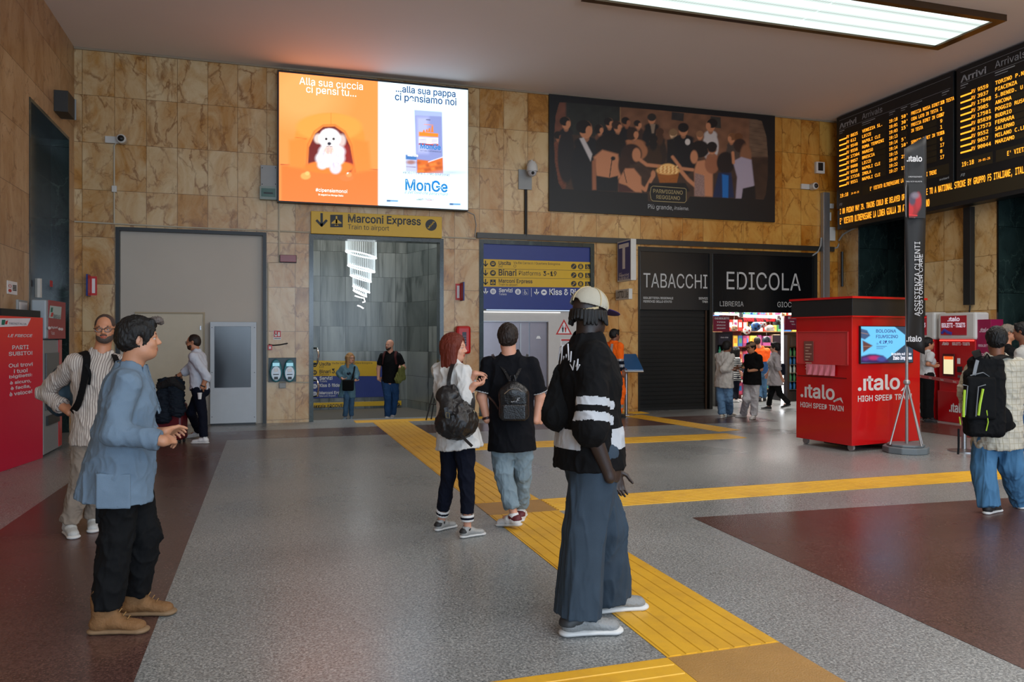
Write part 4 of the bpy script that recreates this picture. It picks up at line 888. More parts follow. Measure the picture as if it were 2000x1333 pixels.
# ---- arrivals boards on the right wall
amber = mat('amber_led', (255, 160, 40), emit=1.6); dimamb = mat('dim_led_field', (46, 40, 24), 0.5); bwhite = mat('board_white', (170, 176, 182), 0.5)
RB = RIGHT.shifted(0.32)
def rpx(u, v): return RB.hit(u, v)
zt = ZC - 0.03
zb = RB.hit(1700, 383)[1]
rb0 = RB.hit(1634, 400)[0]; rb1 = RB.hit(1862, 300)[0]; rb2 = RB.hit(1868, 300)[0]; rb3 = rb2 + (rb1 - rb0)
zb1 = RB.hit(1690, 396)[1]
case = mat('board_case', (22, 25, 27), 0.4)
def arrivals(label, a0, a1, rows, nums, late, clock, msg):
    r = thing('arrivals_board', label, 'arrivals board', RIGHT.P((a0 + a1) / 2, zb1, 0), group='arrivals boards on the right wall')
    W = a1 - a0; Hh = zt - zb1
    MB().pbox(RIGHT, a0, zb1, a1, zt, 0.02, 0.32).build('cabinet', case, r, bevel=0.006)
    X = lambda t: a0 + W * t; Y = lambda t: zb1 + Hh * t
    b = MB(); dim = MB(); wht = MB()
    letters(wht, RB, 'Arrivi', (X(.03), Y(.865)), (X(.20), Y(.925)), 0.004, bold=0.018, px=False); letters(wht, RB, 'Arrivals', (X(.255), Y(.875)), (X(.44), Y(.935)), 0.004, px=False)
    for x0_, x1_ in ((.03, .98),): 
        for y in (.955, .852): wht.pbox(RB, X(x0_), Y(y), X(x1_), Y(y) + 0.004, 0.002, 0.004)
    for x0_, w_ in ((.03, .05), (.255, .12), (.50, .05), (.6, .05), (.68, .09), (.92, .05)):
        wht.pbox(RB, X(x0_), Y(.832), X(x0_ + w_), Y(.84), 0.002, 0.004); wht.pbox(RB, X(x0_), Y(.812), X(x0_ + w_ * .65), Y(.817), 0.002, 0.004)
    for i in range(10):
        row = MB(); y0 = .235 + .0555 * (9 - i); y1 = y0 + .033
        for x0_, x1_ in ((.03, .13), (.14, .235), (.255, .47), (.50, .575), (.60, .65), (.68, .88), (.905, .935)): dim.pbox(RB, X(x0_), Y(y0 - .008), X(x1_), Y(y1 + .006), 0.001, 0.003)
        row.pbox(RB, X(.03), Y(y0), X(.105), Y(y0 + .014), 0.004, 0.006); letters(row, RB, 'RV', (X(.105), Y(y0)), (X(.13), Y(y1)), 0.006, px=False, font='mono')
        for st, x0_, x1_ in ((nums[i], .145, .145 + .017 * len(nums[i])), (rows[i], .257, .257 + .0165 * len(rows[i])), (clock[i], .502, .572), (late[i][0], .605, .605 + .016 * len(late[i][0])), (late[i][1], .685, .685 + .0115 * len(late[i][1])), (late[i][2], .908, .908 + .014 * len(late[i][2]))):
            if st: letters(row, RB, st, (X(x0_), Y(y0)), (X(x1_), Y(y1)), 0.006, px=False, font='mono', bold=0.01)
        row.build('train_row', amber, r)
    dim.pbox(RB, X(.03), Y(.08), X(.24), Y(.18), 0.001, 0.003); dim.pbox(RB, X(.26), Y(.08), X(.97), Y(.18), 0.001, 0.003)
    letters(b, RB, '19:18', (X(.04), Y(.115)), (X(.12), Y(.155)), 0.006, px=False, font='mono', bold=0.01); letters(b, RB, '29-05-26', (X(.15), Y(.12)), (X(.225), Y(.14)), 0.006, px=False, font='mono')
    letters(b, RB, msg, (X(.33), Y(.11)), (X(.88), Y(.15)), 0.006, px=False, font='mono', bold=0.01)
    letters(wht, RB, 'FS', (X(.03), Y(.03)), (X(.06), Y(.055)), 0.004, px=False, shear=.3, bold=.018); letters(wht, RB, 'solari', (X(.9), Y(.04)), (X(.97), Y(.06)), 0.004, px=False, bold=.02)
    dim.build('led_field', dimamb, r); b.build('amber_text', amber, r); wht.build('printed_heading', bwhite, r)
cl = ['19:18', '19:01', '19:03', '19:13', '19:14', '19:14', '19:15', '19:07', '19:22', '19:27']
arrivals('arrivals board nearest the far corner, listing Venezia and Lecce trains', rb0, rb1, ['VENEZIA SL.', 'LECCE', 'NAPOLI CLE', 'ROMA TERMINI', 'MARESO', 'BRESCIA', 'LECCE', 'NAPOLI CLE', 'IMOLA', 'NAPOLI CLE'],
         ['8825', '612', '9548', '9556', '17304', '9957', '9988', '9558', '17316', '9551'], [('50\'', 'FRECCIA ROSSA DIRET IN TESTA', '13'), ('30\'', 'CODA LATO IN TESTA', '1'), ('15\'', 'FRECCIA DIRET IN CODA', '17'), ('', 'IN TESTA', '9'), ('5\'', '', '1'), ('10\'', 'SERVIZI DIRET IN TESTA', '13'), ('', 'IN CODA', '6'), ('25\'', 'IN CODA', '17'), ('', '', '8'), ('15\'', 'IN', '17')], cl, 'E\' VIETATO OLTREPASSARE LA LINEA GIALLA DEI TRENI')
arrivals('arrivals board nearer the camera, listing Torino and Piacenza trains', rb2, rb3, ['TORINO P.N.', 'PIACENZA', 'S.BENED. U.S', 'ANCONA', 'POGGIO RUSCO', 'BUDRIO', 'FERRARA', 'SALERNO', 'MILANO C.LE', 'MARZAMO'],
         ['9559', '3937', '17848', '3985', '17501', '85839', '17573', '9552', '9657', '90044'], [('', 'IN TESTA', '1')] * 10, ['19:1%d' % i for i in range(10)], 'E\' VIETATO OLTREPASSARE LA LINEA GIALLA')
zr1 = zb1 - 0.03; zr0 = RB.hit(1900, 396)[1]
r = thing('message_display', 'long two-line amber message display running under the arrivals boards', 'message display', RIGHT.P(rb0 + 2.5, zr0, 0))
MB().pbox(RIGHT, rb0, zr0, rb3, zr1, 0.02, 0.3).build('cabinet', case, r, bevel=0.006)
RM = RIGHT.shifted(0.3); b = MB(); A0 = RM.hit(1641, 430)[0]
l2a, l2b = RM.hit(1641, 438)[1], RM.hit(1641, 431)[1]; l1a, l1b = RM.hit(1641, 426.5)[1], RM.hit(1641, 420)[1]
A1 = RM.hit(1991, 345)[0]; full = 'I ON FRIDAY MAY 29. TRAINS COULD BE DELAYED OR CANCELLED DUE TO A NATIONAL STRIKE BY GRUPPO FS ITALIANE, ITALO AND TRENORD'
letters(b, RM, full, (A0, RM.hit(1766, 393)[1]), (RM.hit(2060, 330)[0], RM.hit(1766, 379)[1]), 0.006, px=False, font='mono', bold=0.012)
zz = RM.hit(1766, 393)[1]; hh = RM.hit(1766, 379)[1] - zz
letters(b, RM, 'E\' VIETATO OLTREPASSARE LA LINEA GIALLA IN ATTESA DEL TRENO', (A0, zz - hh * 1.45), (A0 + (RM.hit(2060, 330)[0] - A0) * .5, zz - hh * .45), 0.006, px=False, font='mono', bold=0.012)
MB().pbox(RM, A0 - .02, zz - hh * 1.6, rb3 - 0.1, zz + hh * 1.1, 0.001, 0.003).build('led_field', dimamb, r)
b.build('amber_text', amber, r)

# ---- fittings near the far corner
(a0, z0), (a1, z1) = BACK.hit(1602, 960), BACK.hit(1614, 378)
tag(MB().pbox(BACK, a0, 0, a1, z1, 0.008, 0.12).build('cable_duct', alum, bevel=0.004), 'tall square metal cable duct standing in the far corner', 'duct')
r, pl, bb = board('card_terminal', 'small white wall device with black window high near the arrivals board', 'device', BACK, (1594.5, 338), (1611, 317), 0.0, 0.07, whitem, part='casing')
MB().pbox(pl, bb[0] + 0.05, bb[1] + 0.06, bb[2] - 0.05, bb[3] - 0.02, 0, 0.004).build('window', blackm, r)
security_cam('white round security camera low beside the corner cable duct', 1583, 366, BACK, -1)
wbox('junction_box', 'pale junction box beside the cable duct, the biggest of its cluster', 'box', (1616, 470), (1632, 444), 0.1, whitem)
wbox('junction_box', 'little junction box just above the biggest one in the corner', 'box', (1614, 431), (1624, 415), 0.08, whitem)
wbox('junction_box', 'little junction box topmost of the corner cluster by the board', 'box', (1619.5, 407), (1629, 398), 0.08, whitem)
conduit('looping pale cable in the far corner below the junction boxes', [(1638, 476), (1634, 484), (1625, 486.5), (1615, 484)], 0.018, greym)
conduit('pale cable curling from the cable duct onto the EDICOLA fascia', [(1601, 465), (1600, 480), (1594, 493), (1584, 500)], 0.018, greym, off=0.05)
conduit('pair of pale cables sagging from the arrivals board frame', [(1640, 470), (1648, 458), (1664, 449), (1680, 443)], 0.02, greym, RIGHT)
conduit('dark pipe running down the right wall left of the dark passage', [(1647, 492), (1647, 560)], 0.03, darkm, RIGHT)
(a0, _), (a1, _) = RIGHT.hit(1891, 500), RIGHT.hit(1905, 500); z0 = RIGHT.hit(1898, 596)[1]
tag(MB().pbox(RIGHT, a0, z0, a1, zr0 - 0.02, 0.012, 0.12).build('cable_duct', blackm, bevel=0.004), 'black cable duct running down the right wall to the ticket machines', 'duct')
conduit('two black cables hanging out of the black duct', [(1896, 597), (1895, 606), (1893, 640)], 0.012, blackm, RIGHT)

# passage: direction sign and arched window
r, pl, bb = board('wayfinding_sign', 'small yellow over blue direction sign in the first dark passage', 'sign', PAS, (1724, 581), (1800, 548), 0.0, 0.06, blum)
p = Pen(pl, 0.002); p.poly(yelm, [(1724, 550.5), (1810, 545), (1810, 562), (1724, 566.5)]); p.off += .001
ic_arrow(p, 1732, 559, 4, inkk, math.pi / 2); ic_disc(p, 1741.5, 557.5, 4, yelm, inkk, 0); p.text(inkk, 'Uscita', (1749, 556.5), (1771, 553), bold=0.02); p.text(inkk, 'Exit', (1749, 561), (1755, 558))
ic_arrow(p, 1732, 574.5, 4, inkw, math.pi / 2); ic_disc(p, 1741.5, 573.5, 4, blum, inkw, 5); p.text(inkw, 'Servizi', (1749, 573.5), (1771, 569), bold=0.02); p.text(inkw, 'Toilets', (1749, 578.5), (1759, 575)); p.build(r)
(a0, zs), (a1, _) = PAS.hit(1726, 535), PAS.hit(1800, 535); zt_ = PAS.hit(1765, 455)[1]; am = (a0 + a1) / 2 + 0.25; ra = am - a0; zarc = PAS.hit(1726, 500)[1]
b = MB(); arc = [(am - ra, zs)] + [(am - ra * math.cos(t), zarc + (zt_ - zarc) * math.sin(t)) for t in [math.pi * i / 16 for i in range(17)]] + [(am + ra, zs)]
arc2 = [(am + (x - am) * 1.06, zs + (z - zs) * 1.04) for x, z in arc]
n_ = len(arc); b.add([PAS.P(x, z, 0.03) for x, z in arc] + [PAS.P(x, z, 0.03) for x, z in arc2], [(i, i + 1, n_ + i + 1, n_ + i) for i in range(n_ - 1)])
tag(b.build('window_1', mat('window_rim', (120, 132, 138), 0.4), None, local=True), kind='structure')
b = MB(); b.pprism(PAS, arc, 0.005, 0.02); w = tag(b.build('window_2', mat('window_shade', (86, 96, 100), 0.4), None, local=True), kind='structure')
b = MB(); zmid = PAS.hit(1760, 500)[1]; b.pbox(PAS, am - ra * .97, zs + 0.02, am + ra * .97, zmid, 0.021, 0.03); tag(b.build('window_3', mat('daylight_pane', (225, 240, 255), emit=2.2), None, local=True), kind='structure')

# ---- left wall: sticker, small box, no smoking notice
r, pl, bb = board('notice', 'small white no-smoking notice on the left wall above the red kiosk', 'notice', LEFT, (14.5, 574), (34, 552), 0, 0.008, inkw)
p = Pen(pl, 0.001); p.disc(rdk, (19.5, 559), 3.2, n=14, r0=2.2); p.disc(rdk, (19.5, 568), 3.2, n=14)
for i in range(4): p.stroke(inkk, [(25, 558 + i * 3), (32, 559 + i * 3)], .7)
p.build(r)
r, pl, bb = board('framed_notice', 'small framed white notice low on the left wall by the green recess', 'notice', LEFT, (36, 612), (54, 588), 0, 0.03, greym, part='frame')
MB().pbox(pl, bb[0] + 0.04, bb[1] + 0.02, bb[2] - 0.02, bb[3] - 0.03, 0, 0.003).build('sheet', inkw, r)
r, pl, bb = board('loudspeaker', 'dark wall loudspeaker high in the left corner', 'speaker', LEFT, (133, 219), (146, 194), 0, 0.2, mat('speaker_dark', (42, 42, 40), 0.5), part='casing')
MB().pbox(LEFT, bb[2] + 0.0, bb[1], bb[2] + 0.02, bb[3], 0.0, 0.22).build('side_plate', greym, r)
# ------------------------------------------------------------------ ceiling fixture
r = thing('ceiling_light', 'long rectangular fluorescent ceiling light with bronze frame over the booth', 'ceiling light', (8.0, 10.0, ZC - 0.02))
fx0, fx1, fy0, fy1 = 4.4, 11.02, 9.37, 10.69; zf = ZC - 0.001
bronze = mat('bronze_frame', (78, 60, 44), 0.3, 0.5); fw = 0.17
b = MB()
b.box(fx0, fy0, ZC - 0.1, fx1, fy0 + fw * .6, zf); b.box(fx0, fy1 - fw * .6, ZC - 0.1, fx1, fy1, zf); b.box(fx0, fy0 + fw * .6, ZC - 0.1, fx0 + fw, fy1 - fw * .6, zf); b.box(fx1 - fw, fy0 + fw * .6, ZC - 0.1, fx1, fy1 - fw * .6, zf); b.build('frame', bronze, r)
k = NT('prismatic_diffuser'); tc = k.n('TexCoord'); br = k.n('TexBrick', offset=0.0); br.inputs['Scale'].default_value = 1; br.inputs['Brick Width'].default_value = 0.045; br.inputs['Row Height'].default_value = 0.045; br.inputs['Mortar Size'].default_value = 0.006; br.inputs['Mortar Smooth'].default_value = 1
k.l(tc.outputs['Object'], br.inputs['Vector']); sp = k.n('SeparateXYZ'); k.l(tc.outputs['Object'], sp.inputs[0])
tubes = k.math('ABSOLUTE', k.math('SINE', k.math('MULTIPLY', sp.outputs[1], math.pi / 0.31)))
k.l(k.mix(br.outputs['Fac'], (0.72, 0.88, 0.84), (0.30, 0.36, 0.34)), k.b.inputs['Emission Color']); k.l(k.math('ADD', k.math('MULTIPLY', tubes, 1.1), 0.75), k.b.inputs['Emission Strength']); k.b.inputs['Base Color'].default_value = (.3, .3, .3, 1)
xm = 8.0
for x0_, x1_ in ((fx0 + fw, xm - 0.008), (xm + 0.008, fx1 - fw)):
    MB().box(x0_, fy0 + fw * .6, ZC - 0.07, x1_, fy1 - fw * .6, ZC - 0.05).build('diffuser', k.m, r)

# ------------------------------------------------------------------ yellow tactile paving
k = NT('tactile_yellow'); tc = k.n('TexCoord')
nz = k.n('TexNoise'); nz.inputs['Scale'].default_value = 2.2; nz.inputs['Detail'].default_value = 8; nz.inputs['Roughness'].default_value = 0.7; k.l(tc.outputs['Object'], nz.inputs['Vector'])
n2_ = k.n('TexNoise'); n2_.inputs['Scale'].default_value = 38; n2_.inputs['Detail'].default_value = 3; k.l(tc.outputs['Object'], n2_.inputs['Vector'])
c = k.ramp(nz.outputs['Fac'], [(0.3, lin((196, 146, 44))), (0.55, lin((222, 170, 40))), (0.75, lin((206, 160, 62)))])
c = k.mix(k.ramp(n2_.outputs['Fac'], [(0.72, (0, 0, 0)), (0.78, (.8, .8, .8))]), c, lin((110, 84, 50)))
k.l(c, k.b.inputs['Base Color']); k.b.inputs['Roughness'].default_value = 0.42; tyel = k.m
tbr = mat('worn_tactile', (164, 124, 66), 0.45, var=0.25, vscale=3, bump=0.3, bscale=120)
def tactile(label, p0, p1, w, nr=8, m=tyel, cat='tactile strip', name='tactile_strip', dots=False, h=0.004):
    """flat runner from p0 to p1 (floor points), w wide, raised ribs along it"""
    p0, p1 = Vector((*p0, 0)), Vector((*p1, 0)); d = (p1 - p0); L = d.length; d.normalize(); s = Vector((-d.y, d.x, 0)); b = MB()
    r = thing(name, label, cat, p0)
    b.prism([p0 - s * w / 2 + Zv * .0005, p1 - s * w / 2 + Zv * .0005, p1 + s * w / 2 + Zv * .0005, p0 + s * w / 2 + Zv * .0005], (0, 0, 0.003)); b.build('base', m, r)
    if nr:
        b = MB()
        for i in range(nr):
            c_ = -w / 2 + w * (i + .5) / nr; hw = w / nr * .36
            q0 = p0 + s * c_ + d * 0.01; q1 = p1 + s * c_ - d * 0.01
            b.hexa([q0 - s * hw + Zv * .0035, q1 - s * hw + Zv * .0035, q1 + s * hw + Zv * .0035, q0 + s * hw + Zv * .0035, q0 - s * (hw - .004) + Zv * (.0035 + h), q1 - s * (hw - .004) + Zv * (.0035 + h), q1 + s * (hw - .004) + Zv * (.0035 + h), q0 + s * (hw - .004) + Zv * (.0035 + h)])
        b.build('ribs', m, r)
    return r
# main run towards the stairs: edges measured on the floor
e0 = gx(1310, 1285); e1 = gx(1556, 1283)
f0 = gx(740, 828); f1 = gx(776, 828)
wM = 0.62
mx0 = (gx(1145, 1148)[0] + gx(1370, 1148)[0]) / 2
yfar = gx(760, 824)[1]; yA = gx(970, 984)[1]; yA0 = gx(970, 1004)[1]; yB = gx(1400, 1272)[1]
L0 = lambda v, ul, ur: ((gx(ul, v)[0] + gx(ur, v)[0]) / 2, gx(ul, v)[1], gx(ur, v)[0] - gx(ul, v)[0])
nearc = L0(1250, 1262, 1508); midc = L0(1050, 1020, 1212); farc = L0(860, 776, 853)
slope = (farc[0] - nearc[0]) / (farc[1] - nearc[1]); xc = lambda y: nearc[0] + slope * (y - nearc[1]); wM = (nearc[2] + midc[2] + farc[2]) / 3
ysA0, ysA1 = gx(1300, 990)[1], gx(1300, 962)[1]       # cross run
ysA_c = (gx(1500, 967.5)[1] + gx(1500, 948.5)[1]) / 2; wA = gx(1500, 948.5)[1] - gx(1500, 971)[1]
ysB_c = gx(1300, 856)[1]; ysC = gx(1390, 1290)
yC1 = gx(1330, 1283)[1]; yCn = yC1 - wA
tactile('yellow ribbed tactile strip from the cross run up to the stairs opening', (xc(ysA_c + wA / 2), ysA_c + wA / 2), (xc(DB - 0.45), DB - 0.45), wM, 7)
tactile('worn plain tactile panel where the first two yellow strips meet', (xc(ysA_c - wA / 2), ysA_c - wA / 2), (xc(ysA_c + wA / 2), ysA_c + wA / 2), wM, 0, tbr, 'tactile panel', 'tactile_paving')
tactile('yellow ribbed tactile strip passing under the capped man, nearest to the camera', (xc(yC1), yC1), (xc(ysA_c - wA / 2), ysA_c - wA / 2), wM, 7)
tactile('worn brownish tactile panel at the bottom edge of the hall floor', (xc(yCn), yCn), (xc(yC1), yC1), wM, 0, tbr, 'tactile panel', 'tactile_paving')
tactile('yellow ribbed tactile strip crossing the floor toward the man with the rucksack', (xc(ysA_c) + wM / 2 + .003, ysA_c), (XR - 0.5, ysA_c), wA, 8)
tactile('yellow ribbed tactile strip running off the bottom edge of the floor', (-3.5, (yC1 + yCn) / 2), (xc((yC1 + yCn) / 2) - wM / 2 - .003, (yC1 + yCn) / 2), wA, 5)
yD = (gx(1430, 858)[1] + gx(1430, 846)[1]) / 2; wD = gx(1430, 846)[1] - gx(1430, 858)[1]; wD = min(wD, 0.9)
tactile('far yellow tactile strip crossing behind the couple towards the booth', (xc(yD) + wM / 2 + .01, yD), (gx(1440, 852)[0], yD), min(wD, .62), 4)
a_ = gx(1235, 812); b_ = gx(1455, 850)
tactile('slanting yellow tactile strip from the information stand to the booth', (a_[0], a_[1]), (gx(1425, 842)[0], gx(1425, 842)[1]), 0.5, 4)
tactile('yellow tactile strip along the foot of the end wall', (BA(690, 822), DB - 0.24), (BA(1250, 803), DB - 0.24), 0.4, 4)

# ------------------------------------------------------------------ newsagent shop interior
SX0, SX1, SD = 8.05, 16.2, 4.3
b = MB(); b.pbox(BACK, SX0 - 0.15, 0, SX0, 3.4, -SD, T); b.pbox(BACK, SX1, 0, SX1 + 0.15, 3.4, -SD, T); b.pbox(BACK, SX0, 0, SX1, 3.4, -SD - 0.15, -SD); world_build(b, 'wall_shop', mat('shop_wall', (190, 186, 176), 0.6))
b = MB(); b.pbox(BACK, SX0 - 0.15, 3.2, SX1 + 0.15, 3.35, -SD, T - 0.01); world_build(b, 'ceiling_shop', mat('shop_ceiling', (200, 200, 196), 0.6))
tube_m = mat('tube_light', (245, 250, 255), emit=6.0)
def tube_light(label, p0, p1, rad=0.03):
    d = Vector(p1) - Vector(p0); r = thing('tube_light', label, 'lamp', p0); MB().tube([p0, p1], rad, 10).build('tube', tube_m, r)
    b = MB()
    for q in (Vector(p0), Vector(p1)): b.box(q.x - .04, q.y - .04, q.z - .035, q.x + .04, q.y + .04, q.z + .035)
    b.build('end_cap', whitem, r)
def SP(u, v, c): pl = BACK.shifted(c); a, z = pl.hit(u, v); return pl.P(a, z, 0)
tube_light('horizontal tube light under the EDICOLA fascia, thick and bright', SP(1447, 617, -0.5), SP(1519, 620, -0.5))
tube_light('thin tube light at the shutter side of the newsagent ceiling', SP(1391, 613, -0.45), SP(1445, 615, -0.45), 0.02)
tube_light('vertical tube light inside the newsagent beside the drinks fridge', SP(1528, 790, -1.0), SP(1528, 616, -1.0))
area('shop_light', (11.2, DB + 1.6, 3.1), (0, 0, 0), 3.8, 1.2, 210, (1, .97, .92)); area('shop_light', (13.0, DB + 2.9, 3.1), (0, 0, 0), 3.8, 1.2, 230, (1, .95, .88))
magm = mat('banner_magenta', (120, 18, 48), 0.45)
r, pl, bb = board('hanging_banner', 'dark magenta ticket banner hanging at the shutter side of the newsagent door', 'banner', BACK.shifted(-0.3), (1393.5, 648), (1425, 617.5), 0, 0.03, magm)
p = Pen(pl, 0.002, 1380, 600, 5.553); p.text(inkw, 'QUI BIGLIETTI', (88, 138), (244, 110), bold=0.02)
for i, s_ in enumerate(('TPER', 'METROPOLITANI', 'ABBONAMENTI')): p.text(inkw, s_, (110, 172 + i * 33), (205, 158 + i * 33), bold=0.015, hpx=13)
p.build(r)
r, pl, bb = board('hanging_banner', 'dark magenta banner hanging at the booth side of the newsagent door', 'banner', BACK.shifted(-0.3), (1533, 645), (1568, 617), 0, 0.03, magm)
p = Pen(pl, 0.002, 1380, 600, 5.553); p.text(inkw, 'BIGLIETTI', (885, 128), (1000, 108), bold=0.02); p.text(inkw, 'TPER', (902, 165), (950, 152), bold=.02, hpx=13); p.text(inkw, 'TRENO', (918, 195), (960, 182), hpx=13); p.build(r)
r, pl, bb = board('led_sign', 'narrow red running-text sign hanging below the newsagent tube light', 'sign', BACK.shifted(-0.7), (1452, 629), (1516, 621.5), 0, 0.05, mat('led_sign_dark', (40, 12, 14), 0.4))
p = Pen(pl, 0.002, 1380, 600, 5.553); p.text(mat('red_led', (255, 50, 60), emit=1.2), 'RICARICHE - GIOCATTOLI - LIBRI', (402, 135), (745, 124)); p.text(mat('red_led', (0, 0, 0)), 'SOUVENIR - SNACK - BEVANDE', (402, 153), (745, 142)); p.build(r)

def shelf_unit(label, x0, y0, x1, y1, h, n, m=None, side='f'):
    """open shelving between floor corners"""
    m = m or mat('shelf_wood', (120, 84, 54), 0.5); r = thing('shelving_unit', label, 'shelving', ((x0 + x1) / 2, (y0 + y1) / 2, 0)); t = 0.03
    if side == 'f': MB().box(x0, y1 - t, 0, x1, y1, h).build('back_panel', m, r)
    else: MB().box(x1 - t if side == 'r' else x0, y0, 0, x1 if side == 'r' else x0 + t, y1, h).build('back_panel', m, r)
    zs_ = []
    for i in range(n):
        z = 0.1 + (h - 0.15) * i / (n - 1); zs_.append(z); MB().box(x0, y0, z, x1, y1 - .0, z + 0.022).build('shelf', m, r)
    return zs_
goods_cols = [(196, 60, 54), (226, 196, 80), (60, 110, 176), (232, 228, 218), (220, 132, 50), (82, 150, 96), (150, 70, 120), (240, 206, 170), (36, 44, 60), (208, 90, 120)]
gm = [mat('goods_%s' % n, c_, 0.4) for n, c_ in zip(('red', 'yellow', 'blue', 'cream', 'orange', 'green', 'purple', 'peach', 'navy', 'pink'), goods_cols)]
gname = ['red', 'yellow', 'blue', 'cream', 'orange', 'green', 'purple', 'peach', 'navy', 'pink']
proto = {}
def package(x, y, z, w, d, h, k, group, label, rz=0):
    """boxed goods: carton with a label panel, copies share the mesh"""
    if k not in proto:
        o = MB().box(-.5, -.5, 0, .5, .5, 1).build('merchandise_box', gm[k], local=True)
        lb_ = MB().box(-.36, -.515, .3, .36, -.5, .75).build('label_panel', gm[(k + 3) % 10], o, local=True); proto[k] = (o, lb_); used = [o, lb_]
    else:
        o = proto[k][0].copy(); COL.objects.link(o); c = proto[k][1].copy(); COL.objects.link(c); c.parent = o
    o.location = (x, y, z); o.scale = (w, d, h); o.rotation_euler = (0, 0, rz); tag(o, label, 'box', group)
# back wall shelving of the shop, seen through the doorway
zs_ = shelf_unit('tall shelving of packed souvenirs on the newsagent back wall', 11.2, DB + SD - 0.45, 15.9, DB + SD - 0.02, 3.0, 8)
rn = random.Random(5)
for i, z in enumerate(zs_[:-1]):
    x = 11.3
    while x < 15.6:
        w = rn.uniform(.14, .3); h = rn.uniform(.16, .34); k_ = rn.randrange(10)
        package(x + w / 2, DB + SD - 0.25 - rn.uniform(0, .05), z + 0.023, w - .03, .2, h, k_, 'packed goods on the newsagent shelves', 'small boxed item among packed goods filling the newsagent shelves'); x += w + rn.uniform(0, .05)
zs_ = shelf_unit('low magazine shelving in the middle of the newsagent doorway', SP(1425, 700, -2.2).x, DB + 2.2, SP(1462, 700, -2.2).x, DB + 2.55, 2.2, 6, mat('rack_red', (110, 30, 30), 0.4))
for z in zs_[:-1]:
    x = SP(1425, 700, -2.2).x + .02; xe = SP(1462, 700, -2.2).x - .05
    while x < xe: package(x + .07, DB + 2.3, z + .023, .12, .03, .28, rn.randrange(10), 'magazines on the rack by the newsagent door', 'magazine standing on the rack inside the newsagent door'); x += .14
# fridges
def fridge(label, u0, u1, v0, v1, c, head):
    pl = BACK.shifted(c); (a0, z0), (a1, z1) = pl.hit(u0, v1), pl.hit(u1, v0); z0 = 0.0; r = thing('drinks_fridge', label, 'fridge', pl.P((a0 + a1) / 2, 0, -0.3))
    P_ = lambda b_, *q: b_.pbox(pl, *q)
    b = MB(); P_(b, a0, 0, a0 + .06, z1, -.6, 0); P_(b, a1 - .06, 0, a1, z1, -.6, 0); P_(b, a0 + .06, 0, a1 - .06, .25, -.6, 0); P_(b, a0 + .06, z1 - .3, a1 - .06, z1, -.6, 0); P_(b, a0 + .06, .25, a1 - .06, z1 - .3, -.6, -.55); b.build('cabinet', mat('fridge_black', (26, 28, 32), 0.3), r)
    P_(MB(), a0 + .08, z1 - .27, a1 - .08, z1 - .05, 0, .01).build('header_panel', mat(head, (40, 44, 54), 0.3), r)
    b = MB(); P_(b, a0 + .06, .25, a0 + .08, z1 - .3, -.08, -.05); P_(b, a1 - .08, .25, a1 - .06, z1 - .3, -.08, -.05); b.build('led_strip', mat('cool_led', (170, 225, 245), emit=3.0), r)
    for i in range(5):
        z = .27 + (z1 - .6) * i / 5; P_(MB(), a0 + .07, z, a1 - .07, z + .015, -.5, -.1).build('shelf', steelm, r); b = MB(); n = max(3, int((a1 - a0 - .2) / .09))
        for j in range(n): b.lathe(pl.P(a0 + .12 + j * (a1 - a0 - .22) / max(1, n - 1), z + .016, -.2), [(.03, 0), (.032, .12), (.012, .17), (.012, .2)], 8)
        b.build('bottles', mat(('drink_blue', 'drink_green', 'drink_clear')[i % 3], ((40, 120, 190), (70, 150, 110), (190, 215, 220))[i % 3], 0.2), r)
    return r
fridge('black drinks fridge behind the man in the white jumper', 1397, 1431, 649, 812, -0.55, 'fridge_header')
p = Pen(BACK.shifted(-0.55), 0.012, 1380, 600, 5.553); p.text(inkw, 'Coca-Cola', (150, 342), (232, 318), shear=.3, bold=.01); p.build(bpy.data.objects['drinks_fridge'], 'header_lettering')
fridge('blue-lit drinks fridge half hidden by the red booth', 1538, 1590, 655, 790, -1.2, 'fridge_header2')
# hanging footballs, caps, bags
def hang(u, v, c, d=0.35): q_ = SP(u, v, c); return q_
def football(label, u, v, c, rad, m1, m2):
    q_ = SP(u, v, c); r = thing('football', label, 'ball', q_); b = MB(); b.ball(q_, rad, 20, 12); b.build('ball', m1, r, smooth=True)
    b = MB()
    for (x, y, z) in ((0, -1, 0), (.8, -.5, .3), (-.8, -.5, .3), (0, -.5, .85), (0, -.5, -.85), (.5, -.7, -.5), (-.5, -.7, -.5)):
        n_ = Vector((x, y, z)).normalized(); t_ = n_.orthogonal().normalized(); bb_ = n_.cross(t_); b.poly([q_ + n_ * rad * 1.0 + (t_ * math.cos(a) + bb_ * math.sin(a)) * rad * .28 for a in [2 * math.pi * i / 5 for i in range(5)]])
    b.build('patches', m2, r); MB().tube([q_ + Zv * rad, Vector((q_.x, q_.y, 3.19))], 0.004, 5).build('cord', whitem, r)
football('blue football hanging in the newsagent doorway', 1476, 638, -1.0, .115, gm[2], gm[8])
football('red and white football hanging in the newsagent doorway', 1459, 646, -1.45, .1, gm[3], gm[0])
football('white football with dark patches hanging under the red text sign', 1489, 634, -1.1, .09, gm[3], gm[0])
football('small cream ball hanging near the magenta banner', 1434, 641, -1.0, .08, gm[7], gm[4])
